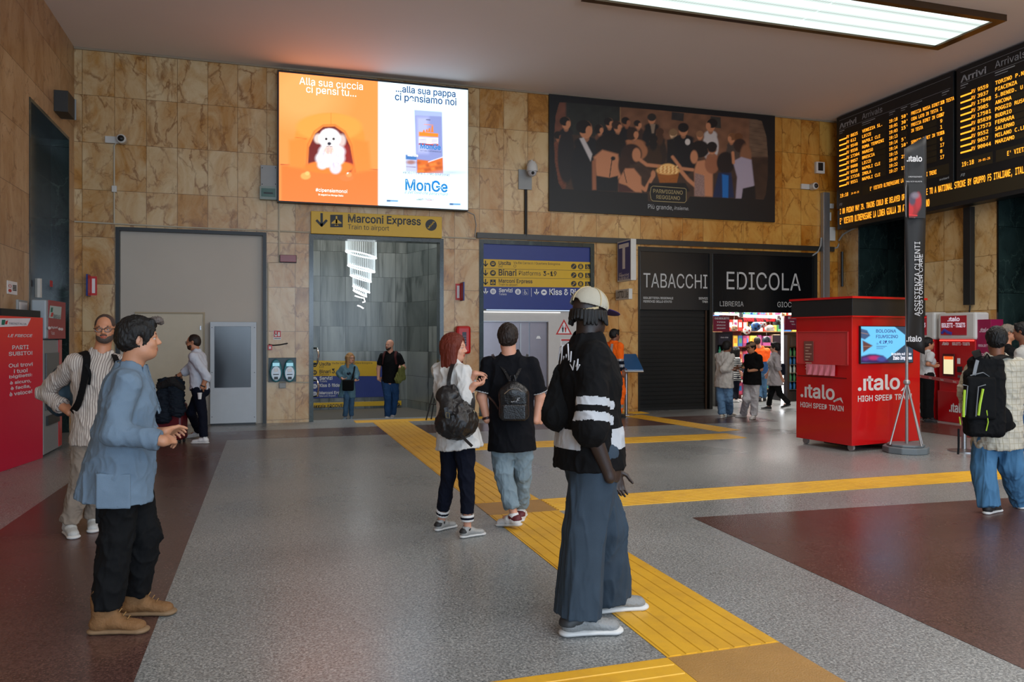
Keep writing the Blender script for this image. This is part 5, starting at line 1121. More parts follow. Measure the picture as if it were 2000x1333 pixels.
def hung_cap(label, u, v, m):
    q_ = SP(u, v, -1.1); r = thing('cap', label, 'cap', q_); b = MB(); b.lathe(q_, [(.1, -.02), (.105, .03), (.09, .08), (.05, .115), (.001, .125)], 16); b.build('crown', m, r, smooth=True)
    b = MB(); b.prism([q_ + Vector((math.cos(t) * .1, -math.sin(t) * .19, -.03)) for t in [math.pi * i / 10 for i in range(11)]], (0, 0, .012)); b.build('visor', m, r); MB().tube([q_ + Zv * .12, Vector((q_.x, q_.y, 3.19))], 0.003, 5).build('cord', whitem, r)
hung_cap('cream cap hanging above the walking woman in the newsagent', 1504, 645, gm[3]); hung_cap('navy cap hanging below the cream cap in the newsagent', 1497, 667, gm[8]); hung_cap('dark green cap hanging near the vertical tube light', 1518, 633, mat('bag_dark', (40, 46, 42), 0.6))

# ------------------------------------------------------------------ information stand by the pilaster
g0 = ground(1223, 811, 0); r = thing('information_stand', 'blue slanted information stand on one steel leg by the end wall pilaster', 'stand', (g0.x, g0.y, 0))
SPL = PL((g0.x, g0.y, 0), Rv)
dpt = (g0 - CAM).dot(Fv); sc = dpt / FPX
zt1 = CH - (695 - HZ) * sc; zt0 = CH - (724 - HZ) * sc; x0_ = (1213 - 1222) * sc; x1_ = (1250 - 1222) * sc
Q = lambda a, d, z: (g0.x + Rv.x * a + Fv.x * d, g0.y + Rv.y * a + Fv.y * d, z)
b = MB(); top = [Q(x0_ - .02, -.22, zt0), Q(x1_ + .02, -.22, zt0), Q(x1_ - .06, .22, zt1), Q(x0_ - .02, .22, zt1)]
b.prism(top, (0, 0, .03)); b.build('tilted_panel', mat('stand_blue', (40, 84, 128), 0.25), r)
b = MB(); b.tube([Q(x0_ - .02, -.23, zt0 - .012), Q(x1_ + .02, -.23, zt0 - .012)], .02, 8); b.tube([Q(0, 0, 0.02), Q(0, 0, (zt0 + zt1) / 2 - .02)], 0.035, 12); b.build('leg', steelm, r, smooth=True)
MB().lathe(Q(0, 0, 0), [(.2, 0), (.2, .015), (.05, .025)], 20).build('foot_plate', steelm, r)
p = None

# ------------------------------------------------------------------ red booth on wheels
d_c = ground(1664, 884, 0)                      # near bottom corner
kl = ground(1555, 866, 0); kr = ground(1797, 874, 0)
d_c.z = kl.z = kr.z = 0
redb = mat('booth_red', (196, 8, 14), 0.25, coat=0.3); booth_black = mat('booth_black', (20, 25, 28), 0.4)
eL = (kl - d_c).normalized(); eR = Vector((-eL.y, eL.x, 0)); eR = eR if eR.dot(kr - d_c) > 0 else -eR
# plan: square corner at d_c, one side towards kl, the other perpendicular
wL = (kl - d_c).length
def isect(p, d, u):          # point along p + t d seen at column u
    rr = ray(u, HZ); n_ = Vector((-rr.y, rr.x, 0)); return -(p - Vector((0, 0, 0))).dot(n_) / d.dot(n_)
wR = isect(d_c, eR, 1797)
dep = lambda P_: (P_ - Vector((0, 0, CH))).dot(Fv)
zof = lambda P_, v: CH - (v - HZ) * (Vector((P_.x, P_.y, 0)).dot(Fv)) / FPX
z_top = zof(d_c, 579); z_bk = zof(d_c, 617); z_bot = zof(d_c, 872)
r = thing('ticket_booth', 'tall red wheeled booth with black top band and white italo lettering', 'booth', d_c + (eL * wL + eR * wR) / 2)
def bprism(z0, z1, g=0.0):
    C_ = [d_c - eL * g - eR * g, d_c + eL * (wL + g) - eR * g, d_c + eL * (wL + g) + eR * (wR + g), d_c - eL * g + eR * (wR + g)]
    return MB().prism([Vector((q.x, q.y, z0)) for q in C_], (0, 0, z1 - z0))
bprism(z_bot, z_bk).build('body', redb, r, bevel=0.006); bprism(z_bk, z_top - .03, 0.05).build('top_band', booth_black, r, bevel=0.004); bprism(z_top - .03, z_top, 0.07).build('red_rim', redb, r); bprism(z_bk - .02, z_bk, 0.06).build('red_rim', redb, r)
FL = PL(d_c + eL * wL, -eL); FR = PL(d_c, eR)
if FL.n.dot(CAM - d_c) < 0: FL.n = -FL.n
if FR.n.dot(CAM - d_c) < 0: FR.n = -FR.n
bi = lambda x, y: (1530 + x / 3.333, 500 + y / 3.333)
b = MB(); (a0, z0), (a1, z1) = FL.hit(*bi(90, 700)), FL.hit(*bi(425, 490)); z0 = FL.hit(*bi(425, 715))[1]
b.pbox(FL, a0, z0, a1, z1, 0.001, 0.012); b.build('clear_shield', mat('clear_acrylic', (255, 110, 110), 0.04, alpha=0.14), r)
b = MB()
for q0, q1 in (((a0, z0), (a1, z0 + .012)), ((a0, z1 - .012), (a1, z1)), ((a0, z0), (a0 + .01, z1)), ((a1 - .01, z0), (a1, z1))): b.pbox(FL, *q0, *q1, 0.002, 0.02)
b.build('shield_edge', mat('shield_edge', (200, 60, 60), 0.2), r)
(a0, z0), (a1, z1) = FL.hit(*bi(141, 684)), FL.hit(*bi(201, 556)); MB().pbox(FL, a0, z0, a1, z1, 0.014, 0.022).build('notice_sheet', mat('booth_notice', (122, 70, 62), 0.5), r)
b = MB()
for i in range(9): b.pbox(FL, a0 + .03, z1 - .06 - i * .045, a1 - .03 - (i % 3) * .03, z1 - .045 - i * .045, 0.022, 0.024)
b.build('notice_print', mat('notice_print', (190, 150, 130), 0.5), r)
(a0, z0), (a1, z1) = FL.hit(*bi(157, 772)), FL.hit(*bi(345, 712)); b = MB()
for i in range(10): x = a0 + (a1 - a0) * i / 10; b.add([FL.P(x, z0, .03 + .03 * (i % 2)), FL.P(x + (a1 - a0) / 10, z0, .03 + .03 * ((i + 1) % 2)), FL.P(x + (a1 - a0) / 10, z1, .025), FL.P(x, z1, .025)], [(0, 1, 2, 3)])
b.build('taped_plastic', mat('taped_plastic', (214, 120, 134), 0.2, bump=0.6, bscale=25), r)
b = MB(); b.pbox(FL, FL.hit(*bi(95, 770))[0], z0 - .03, FL.hit(*bi(412, 780))[0], z0 - .02, 0.001, 0.01); b.build('counter_line', mat('dark_red2', (90, 6, 10), 0.3), r)
def italo(pn, mt, bl, tr, w=1.0):
    pn.text(mt, '.ıtalo', bl, tr, bold=0.018, hpx=w)
wlet = mat('booth_white', (222, 214, 212), 0.45)
p = Pen(FL, 0.003, 1530, 500, 3.333); italo(p, wlet, (113, 928), (335, 840), 92); p.text(wlet, 'HIGH SPEED TRAIN', (112, 1002), (393, 962), bold=0.015, hpx=34)
p.stroke(wlet, [(330, 948), (352, 938), (372, 928)], 9); p.poly(wlet, [(352, 928), (378, 924), (390, 962), (370, 938), (330, 952)])
p.build(r)
p = Pen(FR, 0.003, 1530, 500, 3.333); italo(p, wlet, (484, 882), (758, 768), 104); p.text(wlet, 'HIGH SPEED TRAIN', (484, 945), (834, 902), bold=0.015, hpx=40); p.poly(wlet, [(780, 858), (815, 850), (826, 882), (805, 866), (762, 882)]); p.build(r)
# booth screen
(a0, z0), (a1, z1) = FR.hit(*bi(490, 704)), FR.hit(*bi(835, 460)); z1 = FR.hit(*bi(490, 456))[1]; a1 = FR.hit(*bi(833, 600))[0]
MB().pbox(FR, a0, z0, a1, z1, 0.001, 0.03).build('screen_frame', booth_black, r)
q = grid_pic(FR, (a0 + .01, z0 + .01, a1 - .01, z1 - .01), 0.033, 1530, 500, 3.333, (110, 80))
q.fill((40, 62, 84)); q.poly([(490, 455), (715, 455), (812, 530), (815, 560), (640, 700), (490, 700)], (104, 190, 238), 2)
q.poly([(490, 470), (545, 485), (565, 520), (530, 545), (490, 530)], (60, 84, 120), 4); q.poly([(515, 550), (582, 585), (520, 630)], (90, 56, 56), 4); q.line([(500, 500), (550, 510)], 4, (150, 120, 110)); q.line([(520, 590), (570, 590)], 4, (150, 110, 90))
q.poly([(500, 700), (505, 655), (560, 640), (600, 640), (650, 650), (690, 690), (690, 704)], (46, 30, 84), 6); q.ell(590, 665, 40, 14, (168, 40, 100), 6); q.ell(640, 672, 30, 16, (60, 70, 140), 6); q.ell(535, 672, 22, 12, (90, 40, 120), 5)
q.build('screen', attr_mat('booth_screen', 1.2, 0.3), r)
p = Pen(FR, 0.036, 1530, 500, 3.333); sw_ = mat('screen_white', (225, 225, 235), emit=.9); pin = mat('screen_navy', (40, 34, 100), emit=0.8)
p.text(pin, 'BOLOGNA', (590, 502), (720, 478), bold=.01, hpx=22); p.text(pin, 'FIUMICINO', (590, 538), (732, 514), bold=.01, hpx=22); p.text(pin, '€ 27,90', (610, 577), (697, 551), bold=.015, hpx=24); p.text(pin, 'da', (592, 577), (604, 566))
for i in range(3): p.stroke(pin, [(592, 588 + i * 8), (660 - i * 12, 588 + i * 8)], 1.6)
p.text(sw_, 'Acquista subito su', (688, 648), (818, 632), bold=.01); p.text(sw_, 'Italo Impresa', (700, 678), (822, 656), bold=.02); p.build(r)
for (P0, lab) in ((d_c + eL * .1 + eR * .1, 0), (d_c + eL * (wL - .1) + eR * .1, 0), (d_c + eR * (wR - .12) + eL * .1, 0), (d_c + eR * (wR - .12) + eL * (wL - .1), 0)):
    w_ = MB(); w_.lathe(P0 + Vector((0, 0, .05)) - eR * .018, [(.05, 0), (.05, .036)], 18, eR); o = w_.build('caster', mat('caster_grey', (150, 140, 136), 0.4), r); b = MB(); b.box(P0.x - .03, P0.y - .03, .085, P0.x + .03, P0.y + .03, z_bot); b.build('fork', steelm, o)
MB().prism([q_ + Vector((0, 0, .03)) for q_ in (d_c + eL * .3 + eR * .25, d_c + eL * (wL - .3) + eR * .25, d_c + eL * (wL - .3) + eR * (wR - .3), d_c + eL * .3 + eR * (wR - .3))], (0, 0, z_bot - .03)).build('undertray', blackm, r)

# ------------------------------------------------------------------ feather flag with base
gb = ground(1769, 884, 0); gb.z = 0; D_ = gb.dot(Fv); s_ = D_ / FPX; zz_ = lambda v: CH - (v - HZ) * s_; off_ = lambda u: (u - 1769) * s_
r = thing('flag_banner', 'tall black italo flag banner on a tripod pole with a grey water base', 'banner', gb)
FW = PL(gb, Rv)
b = MB(); n8 = [(gb + Rv * (math.cos(t) * .30) + Fv * (math.sin(t) * .30)) for t in [2 * math.pi * (i + .5) / 10 for i in range(10)]]
b.prism([Vector((q.x, q.y, 0)) for q in n8], (0, 0, .09)); b.prism([Vector((gb.x + (q.x - gb.x) * .82, gb.y + (q.y - gb.y) * .82, .09)) for q in n8], (0, 0, .035)); b.build('water_base', mat('base_grey', (104, 112, 116), 0.5), r, bevel=0.012)
px_ = off_(1771)
polem = mat('pole_grey', (150, 146, 144), 0.35, 0.5)
MB().tube([gb + Rv * px_ + Zv * .12, gb + Rv * (px_ - .0) + Zv * zz_(640), gb + Rv * off_(1768) + Zv * zz_(290)], [.022, .02, .014], 12).build('pole', polem, r, smooth=True)
for u, d_ in ((1727, -.1), (1801, -.05), (1781, -.27)): MB().tube([gb + Rv * px_ + Zv * zz_(745), gb + Rv * off_(u) * (.9) + Fv * d_ + Zv * .12], .012, 8).build('strut', polem, r, smooth=True)
MB().lathe(gb + Rv * px_ + Zv * zz_(752), [(.03, 0), (.045, .02), (.045, .05), (.03, .07)], 14).build('collar', polem, r)
fl = [(1766, 290), (1804, 267), (1806, 690), (1765, 672)]
b = MB(); N_ = 24; vs = []; fs = []
for i in range(N_ + 1):
    t = i / N_
    for j in range(7):
        w_ = j / 6; u = (1766 * (1 - w_) + 1804.5 * w_); v = (291 + (675 - 291) * t) * (1 - w_) + (267 + (693 - 267) * t) * w_
        vs.append(gb + Rv * off_(u) + Zv * zz_(v) + Fv * (.03 * math.sin(w_ * 4 + t * 5) - .04))
for i in range(N_):
    for j in range(6): a = i * 7 + j; fs.append((a, a + 1, a + 8, a + 7))
b.add(vs, fs); fo = b.build('flag', mat('flag_black', (13, 14, 17), 0.6), r, smooth=True); so = fo.modifiers.new('cloth', 'SOLIDIFY'); so.thickness = .004
FP = PL(gb - Fv * .085, Rv); fwh = mat('flag_white', (205, 205, 208), 0.5)
p = Pen(FP, 0.0)
p.text(fwh, '.ıtalo', (1771, 330), (1801, 290), bold=.02); p.text(fwh, 'I PROFESSIONISTI', (1774, 349), (1801, 342)); p.text(fwh, "DELL'ALTA VELOCITÀ", (1771, 358), (1801, 351)); p.text(fwh, '.ıtalo', (1770, 676), (1800, 648), bold=.02)
def vtext(st, u0, u1, vb, vt, m_):
    v_, f_, wh_ = text_geo(st, 0.0, 0, 'sans'); mb_ = p.m(m_)
    mb_.add([FP.P(off_(u0 + (u1 - u0) * y), zz_(vb + (vt - vb) * x), 0) for x, y in v_], f_)
vtext('ASSISTENZA CLIENTI', 1791, 1780, 618, 474, fwh); vtext('CUSTOMER CARE', 1796, 1788.5, 614, 498, fwh)
p.build(r)
q = grid_pic(FP, (off_(1769), zz_(428), off_(1801), zz_(362)), 0.001, 1560, 60, 3.03, (50, 90)); q.fill((13, 14, 17))
q.ell(678, 1040, 32, 62, (150, 18, 24), 6); q.ell(655, 1060, 24, 40, (190, 24, 30), 5); q.ell(708, 1010, 18, 50, (170, 26, 34), 5); q.ell(672, 1000, 20, 34, (70, 60, 80), 6); q.ell(690, 975, 22, 18, (120, 110, 124), 8); q.line([(650, 1090), (700, 1095)], 6, (220, 40, 40)); q.ell(686, 1125, 5, 14, (150, 150, 160), 3)
q.build('printed_train', attr_mat('flag_print', 0, .5), r)

# ------------------------------------------------------------------ italo ticket machines on the right wall
RK = RIGHT.shifted(0.36); mred = mat('machine_red', (176, 12, 20), 0.3, coat=.3)
def machine(label, u0, u1, group, full=True):
    a0, a1 = RK.hit(u0, 640)[0], RK.hit(u1, 640)[0]; um = (u0 + u1) / 2; Z = lambda v: RK.hit(um, v)[1]
    r = thing('ticket_machine', label, 'ticket machine', RIGHT.P((a0 + a1) / 2, 0, .35), group=group); W = a1 - a0
    b = MB(); b.pbox(RIGHT, a0, 0, a1, Z(663), 0.02, .33); b.pbox(RIGHT, a0 + W * .04, 0, a1 - W * .12, Z(765), .33, .40); b.build('cabinet', mred, r, bevel=0.01)
    MB().pbox(RIGHT, a0 - .02, Z(664), a1 + .02, Z(611), .02, .35).build('header_box', mat('machine_white', (206, 204, 200), 0.35), r, bevel=0.04)
    X = lambda t: a0 + W * t; K = RIGHT.shifted(.352)
    MB().pbox(K, X(.08), Z(655), X(.80), Z(617), 0, .008).build('header_screen', mat('header_red', (120, 14, 26), emit=.5), r)
    p_ = Pen(K, .01); s_l = mat('machine_letters', (214, 206, 222), emit=.55)
    for st, x0_, x1_, v0, v1, bo in (('.ıtalo', .28, .62, 628, 619, .02), ('BIGLIETTI - TICKETS', .11, .77, 640, 631, .02)): letters(p_.m(s_l), K, st, (X(x0_), Z(v0)), (X(x1_), Z(v1)), .011, bold=bo, px=False)
    b = MB(); b.tube([K.P(X(.12), Z(651), .01), K.P(X(.2), Z(645), .012), K.P(X(.3), Z(650), .01), K.P(X(.4), Z(652), .01)], .03, 6); b.build('train_picture', mat('pic_navy', (40, 40, 110), emit=.4), r)
    K2_ = RIGHT.shifted(.332)
    letters(p_.m(inkw), K2_, '.ıtalo', (X(.08), Z(675)), (X(.28), Z(668)), .003, bold=.02, px=False); letters(p_.m(inkw), K2_, 'BIGLIETTI - TICKETS', (X(.38), Z(675)), (X(.86), Z(669)), .003, bold=.02, px=False)
    MB().pbox(RIGHT, a0 + .02, Z(666.5), a1 - .02, Z(664.5), .25, .345).build('light_bar', mat('red_glow', (255, 70, 60), emit=2.0), r)
    K3 = RIGHT.shifted(.332)
    MB().pbox(K3, X(.12), Z(736), X(.46), Z(692), 0, .02).build('bezel', mat('machine_dark', (80, 10, 14), .35), r, bevel=.005); MB().pbox(K3, X(.16), Z(732), X(.43), Z(697), .02, .025).build('touch_screen', mat('touch_glow', (232, 224, 178), emit=.75), r)
    MB().pbox(K3, X(.17), Z(703), X(.43), Z(697), .025, .027).build('screen_header', mat('touch_orange', (230, 90, 30), emit=.7), r)
    MB().pbox(K3, X(.55), Z(727), X(.66), Z(716), 0, .03).build('card_reader', darkm, r); MB().pbox(K3, X(.15), Z(748), X(.42), Z(741), 0, .02).build('ticket_tray', blackm, r); MB().pbox(K3, X(.55), Z(738), X(.68), Z(733), 0, .02).build('coin_slot', steelm, r); MB().pbox(K3, X(.52), Z(711), X(.6), Z(700), 0, .004).build('sticker', inkw, r)
    K4 = RIGHT.shifted(.402); letters(p_.m(inkw), K4, '.ıtalo', (X(.1), Z(762.5)), (X(.32), Z(756)), -.075, bold=.02, px=False); letters(p_.m(inkw), K4, 'BIGLIETTI', (X(.45), Z(762)), (X(.8), Z(757)), -.075, bold=.02, px=False); letters(p_.m(inkw), K4, '.ıtalo', (X(.38), Z(806)), (X(.8), Z(787)), .003, bold=.02, px=False)
    p_.build(r)
machine('red italo ticket machine with glowing touch screen beside the staff woman', 1832, 1902, 'italo ticket machines')
machine('red italo ticket machine half hidden behind the flag banner', 1762, 1822, 'italo ticket machines')
r, pl, bb = board('advert_totem', 'tall magenta italo panel standing beside the glowing ticket machine', 'panel', RIGHT, (1907, 850), (1935, 624), 0.02, 0.3, mat('panel_magenta', (150, 26, 74), 0.4)) 
p = Pen(pl, .003); s5 = mat('panel_letters', (226, 200, 214), .5); p.text(s5, '.ıtalo', (1913, 650), (1932, 640), bold=.02); p.text(s5, 'BIGLIETTI', (1911, 680), (1934, 671), bold=.02); p.text(s5, 'TICKETS', (1912, 697), (1932, 689), bold=.02); p.build(r)

# belt barrier post and red tape
gpp = ground(1883, 882, 0); gpp.z = 0; r = thing('barrier_post', 'steel belt barrier post on a round foot behind the rucksack man', 'barrier post', gpp); s_ = gpp.dot(Fv) / FPX
MB().lathe(gpp, [(.21, 0), (.21, .012), (.06, .03), (.038, .04)], 28).build('foot', steelm, r, smooth=True); MB().lathe(gpp, [(.034, .04), (.034, .93)], 18).build('tube', steelm, r, smooth=True); MB().lathe(gpp, [(.04, .93), (.04, 1.02), (.03, 1.03)], 18).build('belt_head', blackm, r, smooth=True)
w0 = gpp + Zv * .96; tgt = ground(1790, 846, 0); tgt.z = 0
r2 = thing('barrier_belt', 'red barrier belt printed with white italo stretched before the machines', 'barrier belt', (w0 + tgt) / 2)
BPl = PL(tgt, (gpp - tgt)); Lb = (gpp - tgt).length
MB().pbox(BPl, 0, .935, Lb - .04, .985, -.002, .002).build('belt', mat('belt_red', (196, 34, 50), .5), r2)
b = MB()
for i in range(4): letters(b, BPl, 'italo', (Lb * (i + .2) / 4, .945), (Lb * (i + .2) / 4 + .14, .975), .004 if BPl.n.dot(CAM - tgt) > 0 else -.004, px=False, bold=.02)
b.build('lettering', inkw, r2)

# ------------------------------------------------------------------ red ticket kiosk and machine on the left
g1 = ground(84, 895, 0); g1.z = 0
g2 = ground(-20, 930, 0); g2.z = 0
LK = PL(g2, (g1 - g2)); 
if LK.n.dot(CAM - g1) < 0: LK.n = -LK.n
kz = LK.hit(84, 621)[1]
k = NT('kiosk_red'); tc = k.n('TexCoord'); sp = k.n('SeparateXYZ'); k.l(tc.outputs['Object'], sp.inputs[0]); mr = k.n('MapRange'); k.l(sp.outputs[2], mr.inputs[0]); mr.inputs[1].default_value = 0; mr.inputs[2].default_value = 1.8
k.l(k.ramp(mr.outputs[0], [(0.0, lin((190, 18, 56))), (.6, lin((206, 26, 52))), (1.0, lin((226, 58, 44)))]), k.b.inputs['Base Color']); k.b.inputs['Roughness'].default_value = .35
r = thing('advert_kiosk', 'tall red kiosk panel reading PARTI SUBITO with a white logo corner', 'kiosk', g1)
a1 = LK.hit(84, 760)[0]
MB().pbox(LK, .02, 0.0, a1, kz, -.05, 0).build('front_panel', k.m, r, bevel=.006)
MB().pbox(LK, .3, kz, a1 - .03, kz + .09, -.16, -.02).build('top_housing', darkm, r)
p = Pen(LK, .003); kw_ = mat('kiosk_white', (222, 216, 222), .5)
p.poly(kw_, [(-20, 622), (60, 622), (53, 637), (-20, 640)]); p.off = .005
p.poly(mat('logo_green', (20, 110, 90), .5), [(3, 625), (10, 625), (8, 635), (2, 635)]); p.poly(rdk, [(10, 628), (15, 626), (13, 634), (9, 634)]); p.text(mat('logo_grey', (90, 100, 116), .5), 'TRENITALIA', (16, 634.5), (51, 631), hpx=4)
p.text(kw_, 'LE FRECCE', (14, 659), (63, 653), shear=.3, bold=.018, hpx=6)
for s_, x0_, x1_, v in (('PARTI', 23, 55, 683), ('SUBITO!', 16, 62.5, 695), ('Qui trovi', 16, 63, 717.5), ('i tuoi', 26, 53, 729), ('biglietti:', 17, 62, 739.5), ('è sicuro,', 18.5, 60, 751), ('è facile,', 20, 59, 761.5), ('è veloce!', 17.5, 62, 772)):
    p.text(kw_, s_, (x0_, v), (x1_, v - 8.6), bold=.018, hpx=8)
p.build(r)
# the ticket machine behind the panel with its raised header
Bk = at_depth(103, 700, (g1.dot(Fv)) + .75); gm_ = ground(100, 882, 0); gm_.z = 0
r = thing('ticket_machine', 'grey and red ticket machine with a raised Biglietti header beside the red kiosk', 'ticket machine', gm_)
MPl = PL(g1 + Vector((0, 0, 0)), ((ground(120, 872, 0) - ground(86, 890, 0)).x, (ground(120, 872, 0) - ground(86, 890, 0)).y, 0)); 
if MPl.n.dot(CAM - g1) < 0: MPl.n = -MPl.n
m1 = MPl.hit(119.5, 760)[0]; Zm = lambda u, v: MPl.hit(u, v)[1]
greymach = mat('machine_grey', (128, 132, 134), .4)
MB().pbox(MPl, .03, .03, m1, Zm(110, 664), -.22, -.0).build('cabinet', greymach, r, bevel=.01)
b = MB(); b.pbox(MPl, m1 - .16, .05, m1 - .01, Zm(110, 664), 0, .012); b.build('red_strip', mred, r)
MB().pbox(MPl, .1, Zm(95, 800), m1 - .2, Zm(95, 690), 0, .02).build('screen_bay', mat('bay_dark', (70, 76, 80), .3), r, bevel=.005); MB().pbox(MPl, .14, Zm(95, 830), m1 - .2, Zm(95, 812), 0, .03).build('ticket_tray', darkm, r)
hz0 = MPl.hit(108, 662)[1]; hz1 = MPl.hit(108, 589)[1]; h0 = MPl.hit(91, 600)[0]; h1 = MPl.hit(123.5, 600)[0]
MB().pbox(MPl, h0 - .1, hz0, h1, hz1, -.16, .02).build('header_box', mat('header_side', (150, 160, 166), .4), r, bevel=.02)
MB().pbox(MPl, h0, hz0, h1, hz1, .021, .03).build('header_face', mat('header_face', (150, 34, 36), .4), r); p = Pen(MPl.shifted(.03), .003); p.poly(mat('header_logo', (176, 196, 194), .4), [(97, 597), (120, 600), (118, 624), (95, 621)])
p.off = .005; p.poly(mat('logo_green', (0, 0, 0)), [(99, 601), (103, 601), (102, 610), (98, 610)]); p.poly(rdk, [(100, 611), (104, 611), (102, 619), (98, 619)]); p.text(inkk, 'TRENITALIA', (103, 621), (117, 617)); p.disc(kw_, (95.5, 641), 3); p.text(kw_, 'Biglietti', (99, 644), (112, 637), bold=.018, hpx=5.5); p.disc(kw_, (115.5, 643), 2.7); p.disc(kw_, (120, 643.5), 2.7); p.text(kw_, 'Tickets', (99, 653), (106, 649)); p.build(r)
conduit('white paper sleeve fixed to the green recess behind the ticket machine', [(100.5, 545), (100.5, 582)], .05, whitem, LEFT, off=-.18)
r = thing('sleeve_label', 'small red label on the white sleeve behind the ticket machine', 'label', LEFT.P(LEFT.hit(100, 556)[0], LEFT.hit(100, 560)[1], -.12)); (a0, z0), (a1, z1) = LEFT.shifted(-.12).hit(98, 560), LEFT.shifted(-.12).hit(103, 549); MB().pbox(LEFT, a0, z0, a1, z1, -.125, -.12).build('panel', rdk, r)
# ================================================================== figures: smooth surfaces grown from distance fields
V3 = lambda *a: np.array(a, float)
def nrm(v): v = np.asarray(v, float); return v / (np.linalg.norm(v) or 1)
def noise3(P, f, seed=0):
    """cheap smooth noise in about -1..1"""
    r = np.random.RandomState(seed); s = np.zeros(len(P)); w = 0
    for i in range(4):
        A = r.randn(3, 3); A /= np.linalg.norm(A, axis=1)[:, None]; q = P * np.asarray(f) * (1.0 + .55 * i); ph = r.rand(3) * 6.28
        s += np.sin(q @ A[0] + ph[0] + 1.3 * np.sin(q @ A[1] + ph[1])) * np.cos(q @ A[2] * .7 + ph[2]) / (1 + .5 * i); w += 1 / (1 + .5 * i)
    return s / w * 1.4

def cone(a, b, ra, rb, flat=None, clips=()):
    a, b = np.asarray(a, float), np.asarray(b, float); m = max(ra, rb); ab = b - a; L2 = max(ab @ ab, 1e-9)
    def f(P):
        t = np.clip((P - a) @ ab / L2, 0, 1); q = P - a - t[..., None] * ab
        if flat is not None: w, k = flat; q = q + w * ((q @ w) * (1 / k - 1))[..., None]
        d = np.sqrt((q * q).sum(-1)) - (ra + (rb - ra) * t)
        if flat is not None and flat[1] < 1: d = d * (0.5 + 0.5 * flat[1])
        for c, n in clips: d = np.maximum(d, (P - c) @ n)
        return d
    mm = m * (max(1, flat[1]) if flat is not None else 1); return f, np.minimum(a, b) - mm, np.maximum(a, b) + mm
def ell(c, r, R=None, clips=()):
    c = np.asarray(c, float); r = np.asarray(r, float); m = r.max(); mn = r.min()
    def f(P):
        q = P - c
        if R is not None: q = q @ R
        k = np.sqrt(((q / r) ** 2).sum(-1)); d = (k - 1) * mn * (0.6 + 0.4 * np.minimum(1, 1 / np.maximum(k, .3)))
        for c_, n in clips: d = np.maximum(d, (P - c_) @ n)
        return d
    return f, c - m, c + m
def rbox(c, h, R=None, rd=0.02):
    c = np.asarray(c, float); h = np.asarray(h, float) - rd; m = np.linalg.norm(h) + rd
    def f(P):
        q = P - c
        if R is not None: q = q @ R
        q = np.abs(q) - h; return np.sqrt((np.maximum(q, 0) ** 2).sum(-1)) + np.minimum(q.max(-1), 0) - rd
    return f, c - m, c + m
def ring(a, b, ra, rb, t, flat=None):
    """thin open band around the axis a-b (a collar or cuff)"""
    f0, lo, hi = cone(a, b, ra, rb, flat); a, b = np.asarray(a, float), np.asarray(b, float); n = nrm(b - a)
    def f(P): d = np.abs(f0(P)) - t; return np.maximum(d, np.maximum((P - b) @ n, (a - P) @ n))
    return f, lo - t, hi + t

